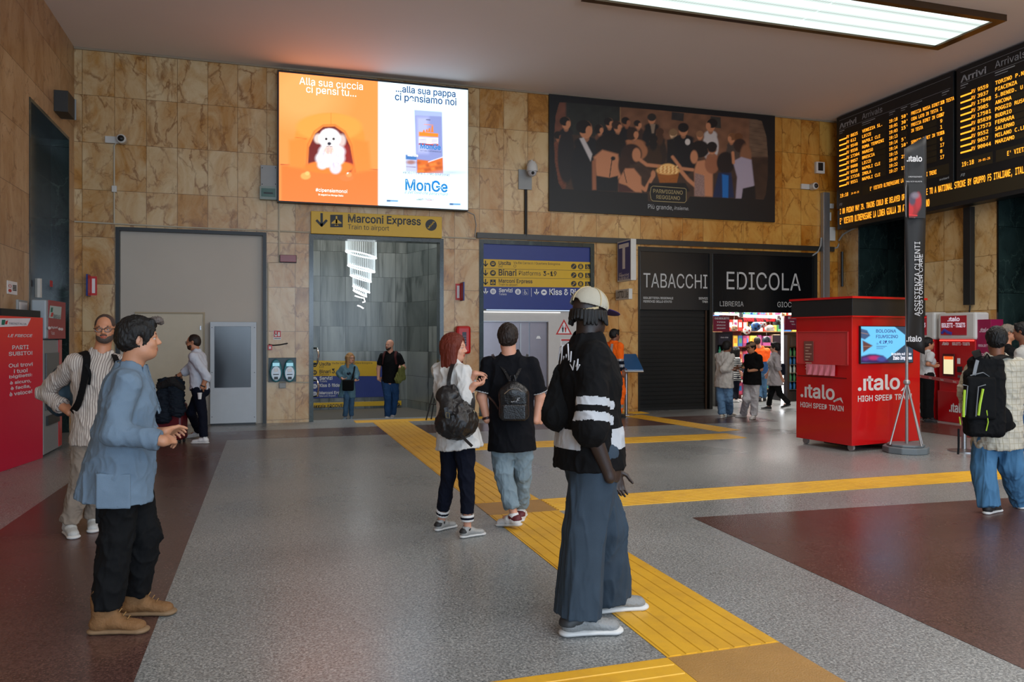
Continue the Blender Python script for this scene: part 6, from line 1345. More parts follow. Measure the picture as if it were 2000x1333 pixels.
def sdf_mesh(ops, h):
    los = np.min([o[1][1] for o in ops if o[0] == 'u'], 0) - 3 * h; his = np.max([o[1][2] for o in ops if o[0] == 'u'], 0) + 3 * h
    n = np.ceil((his - los) / h).astype(int) + 1; ax = [los[i] + h * np.arange(n[i]) for i in range(3)]; D = np.full(n, 9.0, np.float32)
    for op, (f, lo, hi), k in ops:
        m = k + 0.03; i0 = np.clip(np.floor((lo - m - los) / h).astype(int), 0, n); i1 = np.clip(np.ceil((hi + m - los) / h).astype(int) + 1, 0, n)
        if (i1 <= i0).any(): continue
        sl = tuple(slice(a, b) for a, b in zip(i0, i1)); G = np.stack(np.meshgrid(*[ax[i][sl[i]] for i in range(3)], indexing='ij'), -1)
        d = f(G).astype(np.float32); o = D[sl]
        if op == 'u':
            if k > 0: hh = np.clip(.5 + .5 * (o - d) / k, 0, 1); D[sl] = o * (1 - hh) + d * hh - k * hh * (1 - hh)
            else: D[sl] = np.minimum(o, d)
        else:
            if k > 0: hh = np.clip(.5 - .5 * (o + d) / k, 0, 1); D[sl] = o * (1 - hh) - d * hh + k * hh * (1 - hh)
            else: D[sl] = np.maximum(o, -d)
    S = D < 0; c = S[:-1, :-1, :-1].astype(np.int8)
    cnt = sum(S[i:n[0] - 1 + i, j:n[1] - 1 + j, k:n[2] - 1 + k].astype(np.int8) for i in (0, 1) for j in (0, 1) for k in (0, 1))
    act = (cnt > 0) & (cnt < 8); I = np.stack(np.nonzero(act), 1); idx = np.full(act.shape, -1, np.int64); idx[act] = np.arange(len(I))
    cor = [(i, j, k) for i in (0, 1) for j in (0, 1) for k in (0, 1)]; val = {q: D[I[:, 0] + q[0], I[:, 1] + q[1], I[:, 2] + q[2]] for q in cor}
    acc = np.zeros((len(I), 3)); w = np.zeros(len(I))
    for q in cor:
        for a in range(3):
            if q[a] == 0:
                q2 = list(q); q2[a] = 1; q2 = tuple(q2); v0, v1 = val[q], val[q2]; m = (v0 < 0) != (v1 < 0)
                t = np.where(m, v0 / np.where(m, v0 - v1, 1), 0); p = np.array(q, float)[None] + np.eye(3)[a][None] * t[:, None]; acc[m] += p[m]; w[m] += 1
    V = los + (I + acc / np.maximum(w, 1)[:, None]) * h; F = []
    for a in range(3):
        b, c_ = (a + 1) % 3, (a + 2) % 3; sl0 = [slice(None)] * 3; sl1 = [slice(None)] * 3; sl0[a] = slice(0, n[a] - 1); sl1[a] = slice(1, n[a])
        m = S[tuple(sl0)] != S[tuple(sl1)]; E = np.stack(np.nonzero(m), 1); E = E[(E[:, b] > 0) & (E[:, c_] > 0) & (E[:, b] < n[b] - 1) & (E[:, c_] < n[c_] - 1)]
        def cell(db, dc): q = E.copy(); q[:, b] -= db; q[:, c_] -= dc; return idx[q[:, 0], q[:, 1], q[:, 2]]
        quad = np.stack([cell(1, 1), cell(0, 1), cell(0, 0), cell(1, 0)], 1); inside = S[E[:, 0], E[:, 1], E[:, 2]]; quad[~inside] = quad[~inside][:, ::-1]; F.append(quad)
    return V, np.concatenate(F)
def relax(V, F, it=1, lam=.5):
    e = np.concatenate([F[:, [0, 1]], F[:, [1, 2]], F[:, [2, 3]], F[:, [3, 0]]]); e = np.concatenate([e, e[:, ::-1]])
    cnt = np.bincount(e[:, 0], minlength=len(V))[:, None]
    for _ in range(it):
        A = np.stack([np.bincount(e[:, 0], V[e[:, 1], i], minlength=len(V)) for i in range(3)], 1) / np.maximum(cnt, 1); V = V + lam * (A - V)
    return V
def vnorm(V, F):
    n = np.cross(V[F[:, 2]] - V[F[:, 0]], V[F[:, 3]] - V[F[:, 1]]); N = np.stack([np.bincount(F.ravel(), np.repeat(n[:, i], 4), minlength=len(V)) for i in range(3)], 1)
    return N / np.maximum(np.linalg.norm(N, axis=1), 1e-9)[:, None]
def mk(name, V, F, mats, parent, idx=None, extra=None):
    """mesh object from arrays (extra: (verts, faces, material index) pieces)"""
    F = [tuple(int(x) for x in f) for f in F]; V = V.tolist(); idx = list(map(int, idx)) if idx is not None else [0] * len(F)
    for ev, ef, ei in (extra or []): n = len(V); V += [list(map(float, p)) for p in ev]; F += [tuple(i + n for i in f) for f in ef]; idx += [ei] * len(ef) if np.isscalar(ei) else list(ei)
    me = bpy.data.meshes.new(name); me.from_pydata(V, [], F)
    for m in (mats if isinstance(mats, (list, tuple)) else [mats]): me.materials.append(m)
    me.polygons.foreach_set('use_smooth', [True] * len(F))
    if any(idx): me.polygons.foreach_set('material_index', idx)
    me.update(); o = bpy.data.objects.new(name, me); COL.objects.link(o); o.parent = parent; return o
def grow(name, ops, h, mats, parent, fold=0.0, ff=(14, 14, 9), seed=0, matfn=None, it=1, extra=None, fine=0.0, mask=None):
    V, F = sdf_mesh(ops, h); V = relax(V, F, it)
    if fold or fine:
        N = vnorm(V, F); a = np.zeros(len(V))
        if fold:
            f1 = np.array(ff, float) * 1.25; a += fold * 1.5 * ((1 - np.minimum(1, np.abs(noise3(V, f1, seed)))) ** 3 - .45) + fold * .6 * ((1 - np.minimum(1, np.abs(noise3(V, f1 * 2.3, seed + 9)))) ** 3 - .4)
        if fine: a += fine * noise3(V, (60, 60, 45), seed + 3)
        if mask is not None: a = a * mask(V)
        V = V + N * a[:, None]
    idx = matfn(V[F].mean(1)) if matfn else None
    return mk(name, V, F, mats, parent, idx, extra)

def fabric(name, col, rough=0.85, weave=220, bump=0.25, var=0.1, stripes=None, sheen=0.0):
    if name in _M: return _M[name]
    k = NT(name); tc = k.n('TexCoord'); nz = k.n('TexNoise'); nz.inputs['Scale'].default_value = weave; nz.inputs['Detail'].default_value = 2; k.l(tc.outputs['Object'], nz.inputs['Vector'])
    n2 = k.n('TexNoise'); n2.inputs['Scale'].default_value = 7; n2.inputs['Detail'].default_value = 5; k.l(tc.outputs['Object'], n2.inputs['Vector']); c = lin(col)
    cc = k.mix(n2.outputs['Fac'], tuple(x * (1 - var * 1.6) for x in c), tuple(min(1, x * (1 + var * 1.6)) for x in c))
    if stripes:          # (axis vector, pitch, width share, colour)
        for ax_, pitch, sh, sc in stripes:
            dt = k.n('VectorMath', operation='DOT_PRODUCT'); k.l(tc.outputs['Object'], dt.inputs[0]); dt.inputs[1].default_value = tuple(ax_)
            fr = k.math('FRACT', k.math('MULTIPLY', dt.outputs['Value'], 1 / pitch)); cc = k.mix(k.math('LESS_THAN', fr, sh), cc, lin(sc))
    k.l(cc, k.b.inputs['Base Color']); k.b.inputs['Roughness'].default_value = rough; k.b.inputs['Specular IOR Level'].default_value = .18
    bp = k.n('Bump'); bp.inputs['Strength'].default_value = bump; bp.inputs['Distance'].default_value = 0.004; k.l(nz.outputs['Fac'], bp.inputs['Height']); k.l(bp.outputs[0], k.b.inputs['Normal'])
    return k.m
def skinmat(name, col):
    if name in _M: return _M[name]
    m = mat(name, col, 0.5, bump=0.08, bscale=90, var=0.10, vscale=14); b = m.node_tree.nodes['Principled BSDF']
    b.inputs['Subsurface Weight'].default_value = 0.12; b.inputs['Subsurface Radius'].default_value = (.012, .005, .003); b.inputs['Subsurface Scale'].default_value = 1.0
    return m
def hairmat(name, col):
    if name in _M: return _M[name]
    k = NT(name); tc = k.n('TexCoord'); mp = k.n('Mapping'); mp.inputs['Scale'].default_value = (160, 160, 12); k.l(tc.outputs['Object'], mp.inputs[0])
    nz = k.n('TexNoise'); nz.inputs['Scale'].default_value = 1; nz.inputs['Detail'].default_value = 4; nz.inputs['Distortion'].default_value = 1.5; k.l(mp.outputs[0], nz.inputs['Vector']); c = lin(col)
    k.l(k.mix(nz.outputs['Fac'], tuple(x * .55 for x in c), tuple(min(1, x * 1.6 + .004) for x in c)), k.b.inputs['Base Color']); k.b.inputs['Roughness'].default_value = .5; k.b.inputs['Specular IOR Level'].default_value = .3
    bp = k.n('Bump'); bp.inputs['Strength'].default_value = .6; bp.inputs['Distance'].default_value = 0.006; k.l(nz.outputs['Fac'], bp.inputs['Height']); k.l(bp.outputs[0], k.b.inputs['Normal']); return k.m
eyew = mat('eye_white', (172, 164, 156), .3); eyek = mat('iris_brown', (48, 30, 20), .15); lipm = {}
Fn, Rn, Zn = np.array(Fv), np.array(Rv), V3(0, 0, 1)
def dirA(a): a = math.radians(a); return math.cos(a) * Fn + math.sin(a) * Rn      # 0 away from the camera, 90 image right, 180 towards it

class Body:
    def __init__(s, label, root, face, H, head, hface, neck, pelvis, legs, arms, skin, hpitch=0, near=True, w=1.0, z=0.0, depth=None, sh=None, fem=False, group=None, tilt=0.0, hs=1.0):
        """root: ground pixel. head, neck, pelvis: pixel + depth offset. legs/arms: (R, L), each arm: elbow, wrist, hand direction, palm direction, curl;
        each leg: knee (pixel, offset), ground pixel under the ankle, foot direction, heel lift"""
        if depth is None: g = ground(*root, z)
        else: g = at_depth(*root, depth); g.z = z
        s.g = np.array(g); s.dep = float((g - CAM).dot(Fv)); s.near = near; s.k = H / 1.75; s.w = w; s.fem = fem; k = s.k
        s.root = thing('person', label, 'person', g, group=group)
        s.f = dirA(face); s.s = np.cross(s.f, Zn); s.hf = dirA(hface)
        P = s.px; s.pel = P(*pelvis); s.neck = P(*neck); s.hc = P(*head)
        hf = s.hf * math.cos(math.radians(hpitch)) + Zn * math.sin(math.radians(hpitch)); hr = nrm(np.cross(s.hf, Zn)); hr = nrm(hr + Zn * math.tan(math.radians(tilt))); hu = np.cross(hr, hf); s.Rh = np.stack([hr, hf, hu], 1); s.hs = hs * (0.5 + 0.5 * k)
        s.up = nrm(s.neck - s.pel); sw = (.150 if fem else .168) * k * w ** .5
        s.shR = s.neck + s.s * sw - s.up * .068 * k; s.shL = s.neck - s.s * sw - s.up * .068 * k
        if sh: 
            if sh[0]: s.shR = P(*sh[0])
            if sh[1]: s.shL = P(*sh[1])
        hw = .088 * k; s.hipR = s.pel + s.s * hw; s.hipL = s.pel - s.s * hw
        s.legs = []
        for (kn, gp, fa, lift), hip in zip(legs, (s.hipR, s.hipL)):
            gg = (np.array(ground(*gp, z)) if depth is None else np.array([*(at_depth(*gp[:2], depth + (gp[2] if len(gp) > 2 else 0)))[:2], z])) - s.g; gg[2] = 0
            an = gg + Zn * (.085 * k + lift); s.legs.append((hip, P(*kn), an, dirA(fa), lift, gg))
        s.arms = []
        for (el, wr, hd, pn, curl), shp in zip(arms, (s.shR, s.shL)):
            s.arms.append((shp, P(*el), P(*wr), None if hd is None else nrm(V3(*hd) if len(hd) == 3 else P(*hd) - P(*wr)), pn, curl))
        s.skin = skin; s.kids()
    def px(s, u, v, dd=0.0):
        r = at_depth(u, v, s.dep + dd); return np.array(r) - s.g
    def loc(s, x, y, z): return x * Rn + y * Fn + z * Zn
    def h(s, x, y, z): return s.hc + s.Rh @ (V3(x, y, z) * s.hs)
    def hdir(s, x, y, z): return s.Rh @ V3(x, y, z)
    def kids(s): pass
    def torso(s, e, low=0.0, fl=.70, wd=1.0, belly=0.0):
        k, w = s.k, s.w; ch = s.neck - s.up * .19 * k; wa = s.pel + s.up * .14 * k; F = (s.f, fl); cw = .150 if s.fem else .162
        o = [('u', cone(s.shL, s.shR, .046 * k + e * .8, .046 * k + e * .8), .0), ('u', cone(s.neck - s.up * .02 * k, ch, .085 * k + e, cw * k * w + e, F), .035), ('u', cone(ch, wa, cw * k * w + e, (.122 if s.fem else .145) * k * w * wd + e, F), .03),
             ('u', cone(wa, s.pel - s.up * low, (.122 if s.fem else .145) * k * w * wd + e, (.164 if s.fem else .156) * k * w * wd + e * 1.2, (s.f, min(.8, fl + .08))), .03)]
        o.append(('u', cone(s.neck - s.up * .08 * k - s.s * .09 * k - s.f * .03 * k, s.neck - s.up * .08 * k + s.s * .09 * k - s.f * .03 * k, .060 * k + e * .8, .060 * k + e * .8), .03))
        if belly: o.append(('u', ell(wa + s.f * .04 * k, (.12 * k * w, .12 * k * w, .13 * k)), .06))
        if s.fem: 
            for q in (-1, 1): o.append(('u', ell(ch + s.s * q * .07 * k + s.f * .075 * k + s.up * -.01, (.06 * k + e, .06 * k + e, .06 * k + e)), .04))
        return o
    def armcones(s, i, e, t0=0.0, t1=2.0, e2=None, clip=True):
        """arm i as cones; t counts 0..1 upper arm, 1..2 forearm"""
        sh, el, wr = s.arms[i][:3]; k = s.k; e2 = e if e2 is None else e2; o = []; rr = (.054, .043, .029) if not s.fem else (.046, .037, .026)
        a = sh; f = min(1, t1); b = sh + (el - sh) * f; n = nrm(el - sh)
        o.append(('u', cone(a, b, rr[0] * k + e * .75, (rr[0] + (rr[1] - rr[0]) * f) * k + e * (.75 + .25 * f) + (e2 - e) * f, clips=[(b, n)] if (t1 < 1 and clip) else ()), .022))
        if t1 > 1:
            f = t1 - 1; b = el + (wr - el) * f; n = nrm(wr - el); o.append(('u', cone(el, b, rr[1] * k + e2, (rr[1] + (rr[2] - rr[1]) * f) * k + e2, clips=[(b, n)] if (t1 < 2 and clip) else ()), .025))
        return o
    def hand(s, i):
        sh, el, wr, hd, pn, curl = s.arms[i]; d = nrm(wr - el) if hd is None else hd; side = 1 if i == 0 else -1; k = s.k * (.93 if s.fem else 1.0); r0 = .0083 if s.near else .0105
        pn = nrm(pn[0] * s.s + pn[1] * s.f + pn[2] * Zn) if pn is not None else -s.s * side
        pn = nrm(pn - d * (pn @ d)); sd = np.cross(pn, d) * (1 if i == 0 else -1) * -1       # towards the thumb
        sd = nrm(sd); o = [('u', cone(wr, wr + d * .02, .027 * k, .028 * k, (pn, .7)), .02), ('u', cone(wr + d * .03 * k + sd * .006, wr + d * .075 * k, .034 * k, .040 * k, (pn, .38)), .02)]
        for j, (off, ln) in enumerate(((.029, .074), (.010, .082), (-.010, .076), (-.028, .060))):
            b = wr + d * (.088 - abs(j - 1.2) * .004) * k + sd * off * k; dd = nrm(d + sd * off * 1.2); c = math.radians(curl * (1 + .12 * j)); p = b; rr = r0 * k
            for seg, (fr, ca) in enumerate(((.45, .45), (.31, 1.25), (.24, 1.9))):
                v = dd * math.cos(c * ca) + pn * math.sin(c * ca); q = p + v * ln * fr * k; o.append(('u', cone(p, q, rr, rr * .93), .004 if seg else .012)); p = q; rr *= .93
        tb = wr + d * .022 * k + sd * .026 * k; v = nrm(d * .62 + sd * .72 + pn * .25); q = tb + v * .045 * k; v2 = nrm(d * .9 + sd * .25 + pn * (.25 + curl / 120)); q2 = q + v2 * .032 * k; q3 = q2 + nrm(v2 + pn * .3) * .022 * k
        o += [('u', cone(tb, q, .014 * k, .0105 * k), .012), ('u', cone(q, q2, r0 * 1.2 * k, r0 * 1.1 * k), .004), ('u', cone(q2, q3, r0 * 1.1 * k, r0 * .95 * k), .003)]
        return o
    def head_ops(s, jaw=1.0, nose=1.0):
        h, q = s.h, s.hs; R = s.Rh; E = lambda c, r: ell(h(*c), V3(*r) * q, R); C = lambda a, b, ra, rb: cone(h(*a), h(*b), ra * q, rb * q)
        o = [('u', E((0, -.012, .030), (.074, .094, .086)), .0), ('u', E((0, .030, -.030), (.058 * jaw, .058, .072)), .03), ('u', E((0, .052, -.088), (.030 * jaw, .028, .022)), .03), ('u', E((0, .020, -.070), (.052 * jaw, .045, .035)), .03),
             ('u', C((-.030, .074, .020), (.030, .074, .020), .012, .012), .02), ('u', C((-.038, .066, -.030), (-.030, .070, -.034), .016, .014), .02), ('u', C((.038, .066, -.030), (.030, .070, -.034), .016, .014), .02)]
        for x in (-.031, .031): o += [('s', E((x, .096, .001), (.016, .018, .010)), .012), ('u', E((x, .0775, .0095), (.0165, .0105, .0058)), .004), ('u', E((x, .0765, -.0085), (.015, .0095, .0050)), .004)]
        o += [('u', C((0, .082, .012), (0, .105 * (.5 + .5 * nose), -.024), .008, .0105), .010), ('u', E((-.011, .094, -.030), (.009, .010, .007)), .006), ('u', E((.011, .094, -.030), (.009, .010, .007)), .006)]
        o += [('u', E((0, .084, -.053), (.024, .012, .0065)), .006), ('u', E((0, .083, -.064), (.020, .012, .0075)), .006), ('s', E((0, .099, -.0585), (.021, .007, .0016)), .003)]
        for x in (-1, 1):
            o += [('u', ell(h(x * .076, -.008, .000), V3(.008, .018, .030) * q, R @ rotz(x * -18)), .006), ('s', E((x * .083, -.004, .002), (.006, .010, .018)), .006)]
        return o
    def body(s, jaw=1.0, nose=1.0, hands=(1, 1), bare=True):
        k, w = s.k, s.w; o = s.torso(-.014); nb = s.neck - s.up * .04 * k; nt = s.h(0, -.018, -.045); nr = (.047 if s.fem else .056) * k
        o += [('u', cone(nb, nt, nr * 1.12, nr), .03), ('u', cone(s.shL, s.neck + s.up * .0, .032 * k, .036 * k), .03), ('u', cone(s.shR, s.neck, .032 * k, .036 * k), .03)]
        for i in (0, 1):
            o += s.armcones(i, 0)
            if hands[i]: o += s.hand(i)
            hip, kn, an, fd, lift, gg = s.legs[i]; wl = w ** .5
            o += [('u', cone(hip, kn, .070 * k, .044 * k), .03), ('u', cone(kn, an, .042 * k, .032 * k), .02), ('u', cone(kn + (an - kn) * .25 - fd * .01, kn + (an - kn) * .45 - fd * .01, .043 * k, .040 * k), .02)]
            o += [('u', cone(an - Zn * .03, an - Zn * .045 + fd * .10 * k, .030 * k, .024 * k), .02)]
        o += [(a, p, kk if kk else .02) for a, p, kk in s.head_ops(jaw, nose)]
        vs, fs, mi = [], [], []
        ex = []
        for x in (-.031, .031):
            c = s.h(x, .0738, .001); r = .0110 * s.hs; b = MB(); b.ball((0, 0, 0), r, 12, 8); bv = np.array([tuple(p) for p in b.v]) @ np.stack([s.Rh[:, 0], s.Rh[:, 2], s.Rh[:, 1]], 1).T + c
            ctr = np.array([bv[list(f)].mean(0) for f in b.f]); cosv = ((ctr - c) @ s.Rh[:, 1]) / r; ex.append((bv, b.f, [3 if cv > .86 else 2 for cv in cosv]))
        nm = s.skin.name; lip = lipm.setdefault(nm, mat(nm + '_lips', tuple(int(a * b_) for a, b_ in zip(s.skincol, (.86, .62, .60))), .4))
        def mf(C):
            q = ((C - s.hc) @ s.Rh) / s.hs; return ((np.abs(q[:, 0]) < .025 - np.abs(q[:, 2] + .0585) * .8) & (q[:, 1] > .078) & (np.abs(q[:, 2] + .0585) < .012)).astype(int)
        return grow('body', o, .0052 if s.near else .0085, [s.skin, lip, eyew, eyek], s.root, matfn=mf, extra=ex)
    skincol = (200, 150, 120)
    def brows(s, m, beard=None, stache=False, full=True):
        q, R = s.hs, s.Rh; o = []
        for x in (-1, 1): o += [('u', cone(s.h(x * .014, .087, .021), s.h(x * .032, .085, .027), .0038 * q, .0042 * q), .0), ('u', cone(s.h(x * .032, .085, .027), s.h(x * .048, .072, .021), .0042 * q, .003 * q), .004)]
        grow('eyebrows', o, .0028 if s.near else .004, m, s.root)
        if beard:
            jt = .0035; o = [('u', ell(s.h(0, .030, -.030), V3(.058 + jt, .058 + jt, .072 + jt) * q, R), 0), ('u', ell(s.h(0, .052, -.088), V3(.030 + jt, .028 + jt, .022 + jt) * q, R), .03), ('u', ell(s.h(0, .020, -.070), V3(.052 + jt, .045 + jt, .035 + jt) * q, R), .03),
                 ('s', (lambda P, c=s.h(0, .05, -.040), n=-(R @ nrm(V3(0, .35, 1))): (P - c) @ n, s.hc - .3, s.hc + .3), .0), ('s', (lambda P, c=s.h(0, .0, 0), n=R @ V3(0, 1, 0): (P - c) @ n, s.hc - .3, s.hc + .3), .0)]
            if stache: o.append(('u', cone(s.h(-.02, .089, -.046), s.h(.02, .089, -.046), .007 * q, .007 * q), .006))
            o += [('s', ell(s.h(0, .095, -.0585), V3(.024, .02, .010) * q, R), .004)]
            grow('beard', o, .0042 if s.near else .006, beard, s.root, fine=.0015)
    def hair(s, style, m, vol=1.0, fine=.0025):
        q, R = s.hs, s.Rh; E = lambda c, r: ell(s.h(*c), V3(*r) * q, R); o = []
        t = {'buzz': .004, 'short': .012, 'thick': .017}.get(style, .014) * vol
        o.append(('u', E((0, -.014, .032), (.074 + t, .094 + t, .087 + t)), 0))
        o.append(('u', E((0, -.050, -.010), (.066 + t * .7, .058 + t * .7, .062)), .02))
        if style == 'short' or style == 'thick':
            for x in (-1, 1): o.append(('u', cone(s.h(x * (.070 + t * .3), .02, .03), s.h(x * .072, .018, -.005), .014 * q, .008 * q), .01))
            o.append(('u', cone(s.h(-.03, .07, .092), s.h(.03, .07, .092), .018 * q * vol, .02 * q * vol), .02))
        if style in ('bob', 'long'):
            zl = -.185 if style == 'bob' else -.30; yb = -.06
            for x, y in ((-.072, -.02), (.072, -.02), (-.05, -.07), (.05, -.07), (0, -.085), (-.076, .022), (.076, .022)):
                end = s.hc + s.Rh @ (V3(x * 1.12, y, 0) * q) + Zn * (zl if y < .01 else zl * .8) * q; o.append(('u', cone(s.h(x, y, .02), end, .034 * q, .026 * q), .03))
        if style == 'pony': o.append(('u', E((0, -.115, .02), (.035, .035, .035)), .015))
        face = [('s', E((0, .085, -.055), (.064 if style not in ('bob', 'long') else .055, .080, .118 if style not in ('bob', 'long') else .125)), .012)]
        if style in ('buzz', 'short', 'thick', 'pony'):
            n = R @ nrm(V3(0, .55, -1)); c = s.h(0, -.02, -.05 if style != 'thick' else -.092)
            o.append(('s', (lambda P, c=c, n=n: -((P - c) @ n), s.hc - .3, s.hc + .3), .01))
            for x in (-1, 1): o.append(('s', E((x * .088, .004, -.014), (.034, .022, .032)), .006))
        o += face
        if style == 'buzz': o.append(('s', E((0, .100, .058), (.070, .070, .072)), .01))
        if style == 'quiff_grey': pass
        return grow('hair', o, .0046 if s.near else .0075, m, s.root, fold=fine * 1.6, ff=(75, 75, 22), fine=fine, seed=5)
    def glasses(s, m, lens=None):
        q = s.hs; b = MB()
        for x in (-.033, .033):
            pts = [s.h(x + .026 * math.cos(t) * (1 if abs(math.cos(t)) < .9 else .98), .098 - .0 * x, .0 + .018 * math.sin(t)) for t in [2 * math.pi * i / 16 for i in range(17)]]
            b.tube(pts, .0028 * q, 6)
        b.tube([s.h(-.009, .100, .006), s.h(.009, .100, .006)], .0025 * q, 6)
        for x in (-1, 1): b.tube([s.h(x * .059, .096, .006), s.h(x * .076, .06, .006), s.h(x * .080, -.01, .006)], .0024 * q, 6)
        return b.build('glasses', m, s.root, smooth=True, local=True)
    # ---- clothes
    def trousers(s, m, e=.012, hem=.05, ek=None, bottom=.0, fold=.006, name='trousers', wide=0.0, top=.10, seed=1, mats=None, matfn=None):
        k, w = s.k, s.w; ek = e if ek is None else ek; wl = w ** .5; F = (s.f, .80)
        o = [('u', cone(s.pel + s.up * top * k, s.pel, (.118 if s.fem else .124) * k * w + e * .5, .142 * k * w + e * .7, (s.f, .70), clips=[(s.pel + s.up * (top + .02) * k, s.up)]), 0), ('u', ell(s.pel - s.f * .035 * k - Zn * .02, V3(.112, .088, .09) * k * w ** .5 + e * .8), .03)]
        for hip, kn, an, fd, lift, gg in s.legs:
            n = nrm(an - kn); b = an - n * (hem - bottom); r1, r2 = (.060 + wide * .5) * k + ek, (.052 + wide) * k + ek
            o += [('u', cone(hip, kn, .088 * k * wl + e + wide * .2, r1), .03), ('u', cone(kn, b, r1, r2, clips=[(b, n)]), .02)]
        return grow(name, o, .0075 if s.near else .011, mats or m, s.root, fold=fold, ff=(16, 16, 11) if not wide else (15, 15, 2.2), seed=seed, matfn=matfn, mask=lambda V: np.clip((s.pel[2] - .04 - V[:, 2]) / .12, 0, 1))
    def top(s, m, name='shirt', e=.014, sleeve=.6, es=None, low=.06, fold=.005, collar=None, seed=2, fl=.72, wd=1.0, mats=None, matfn=None, open_=None, es2=None, neckr=.066, extra_ops=(), belly=0.0, ff=(13, 13, 9)):
        k = s.k; es = e + .004 if es is None else es; bot = s.pel - s.up * low * k
        o = s.torso(e, low * k, fl, wd, belly)
        for i in (0, 1):
            o += s.armcones(i, es, 0, sleeve if np.isscalar(sleeve) else sleeve[i], es2)
        o += list(extra_ops)
        if low > .05: o.append(('u', cone(s.pel + s.up * .03, bot, .150 * k * s.w ** .5 + e, .160 * k * s.w ** .5 + e, (s.f, .92)), .04))
        o.append(('s', (lambda P, c=bot, n=s.up: (P - c) @ n, bot - .4, bot + .4), 0))           # flat hem
        nt = s.h(0, -.018, -.045); ax = nrm(nt - s.neck); o.append(('s', cone(s.neck - ax * -.005, s.neck + ax * .25, neckr * k, neckr * k * 1.1), .01))
        if open_: o += open_
        r = grow(name, o, .0075 if s.near else .011, mats or m, s.root, fold=fold, ff=ff, seed=seed, matfn=matfn)
        if collar:
            cm, hgt, gap = collar; c0 = s.neck - ax * .022; c1 = s.neck + ax * hgt; oo = [('u', ring(c0, c1, .072 * k, .068 * k, .005), 0)]
            if gap: oo.append(('s', cone(c0 + s.f * .085 - ax * .02, c1 + s.f * .085 + ax * .02, gap * .5, gap), .004))
            grow('collar', oo, .005 if s.near else .007, cm, s.root)
        return r
    def shoe(s, i, m, sole, L=.275, style='sneaker', lace=None, extra_mat=None):
        hip, kn, an, fd, lift, gg = s.legs[i]; k = s.k ** .5 * L / .275; sd = np.cross(fd, Zn); pitch = math.asin(min(.9, lift / (.2 * k))) if lift else 0
        toe = gg + fd * .13 * k
        def T(x, y, z):
            p = fd * (y * k - .13 * k); zz = z * k; q = sd * x * k + fd * ((y * k - .13 * k) * math.cos(pitch) + zz * math.sin(pitch)) + Zn * (zz * math.cos(pitch) - (y * k - .13 * k) * math.sin(pitch)); return toe + q
        uz = nrm(T(0, 0, 1) - T(0, 0, 0)); R_ = np.stack([sd, nrm(T(0, 1, 0) - T(0, 0, 0)), uz], 1); base = T(0, 0, 0)
        hi = {'sneaker': .085, 'boot': .165, 'low': .075}[style]
        hh = .0045 if s.near else .0075
        so = [('u', cone(T(0, -.045, .014), T(.002, .05, .014), .037 * k, .034 * k, (uz, .42)), 0), ('u', cone(T(.002, .05, .014), T(.004, .145, .014), .034 * k, .045 * k, (uz, .38)), .01)]
        up = [('u', cone(T(0, -.038, .045), T(0, .04, .055), .034 * k, .036 * k, (uz, 1.0)), 0), ('u', cone(T(0, .04, .050), T(.004, .135, .032), .037 * k, .038 * k, (uz, .72)), .02), ('u', cone(T(0, -.022, .05), T(0, -.012, hi), .037 * k, (.040 if style != 'boot' else .052) * k), .02),
              ('s', (lambda P, c=T(0, 0, .018), n=uz: (P - c) @ n, base - .3, base + .3), 0), ('s', cone(T(0, -.010, hi - .01), T(0, -.010, hi + .12), .032 * k, .036 * k), .004)]
        if style == 'boot': up.append(('u', cone(T(0, .02, .09), T(0, .03, .10), .02 * k, .02 * k), .03))
        r = thing_part = grow('shoe', up, hh, m, s.root, fold=.0012, ff=(60, 60, 60), seed=i)
        grow('sole', so, hh, sole, r)
        if lace:
            b = MB()
            for j in range(4):
                y = .045 + j * .018; z = .086 - j * .011 if style != 'boot' else .12 - j * .016; b.tube([T(-.02, y, z - .004), T(0, y + .004, z + .005), T(.02, y, z - .004)], .003, 5)
            b.build('laces', lace, r, local=True)
        if extra_mat:
            o = [('u', cone(T(.0, -.04, .05), T(0, -.005, .07), .040 * k, .041 * k), 0), ('s', (lambda P, c=T(0, 0, .045), n=uz: (P - c) @ n, base - .3, base + .3), 0), ('s', cone(T(0, -.010, .04), T(0, -.010, hi + .12), .034 * k, .036 * k), .0)]
            grow('heel_tab', o, hh, extra_mat, r)
        return T
    def strap(s, name, m, pts, w=.04, t=.004, parent=None, nrmv=None):
        """flat webbing along 3D points"""
        b = MB(); P = [np.asarray(p, float) for p in pts]; n = len(P); 
        # resample smoothly
        Q = []
        for i in range(n - 1):
            p0, p1, p2, p3 = P[max(i - 1, 0)], P[i], P[i + 1], P[min(i + 2, n - 1)]
            for j in range(6): u = j / 6; Q.append(.5 * ((2 * p1) + (-p0 + p2) * u + (2 * p0 - 5 * p1 + 4 * p2 - p3) * u * u + (-p0 + 3 * p1 - 3 * p2 + p3) * u ** 3))
        Q.append(P[-1]); vs = []; fs = []
        for i, q in enumerate(Q):
            d = nrm(Q[min(i + 1, len(Q) - 1)] - Q[max(i - 1, 0)]); ctr = (s.neck + s.pel) / 2; out = q - ctr; out = nrm(out - d * (out @ d)) if nrmv is None else nrm(nrmv - d * (nrmv @ d)); sd = np.cross(d, out)
            for a, c in ((-w / 2, 0), (w / 2, 0), (w / 2, t), (-w / 2, t)): vs.append(q + sd * a + out * c)
        for i in range(len(Q) - 1):
            for j in range(4): fs.append((i * 4 + j, i * 4 + (j + 1) % 4, i * 4 + 4 + (j + 1) % 4, i * 4 + 4 + j))
        fs += [(0, 1, 2, 3), tuple(range(len(vs) - 4, len(vs)))]; b.add(vs, fs); return b.build(name, m, parent or s.root, local=True)
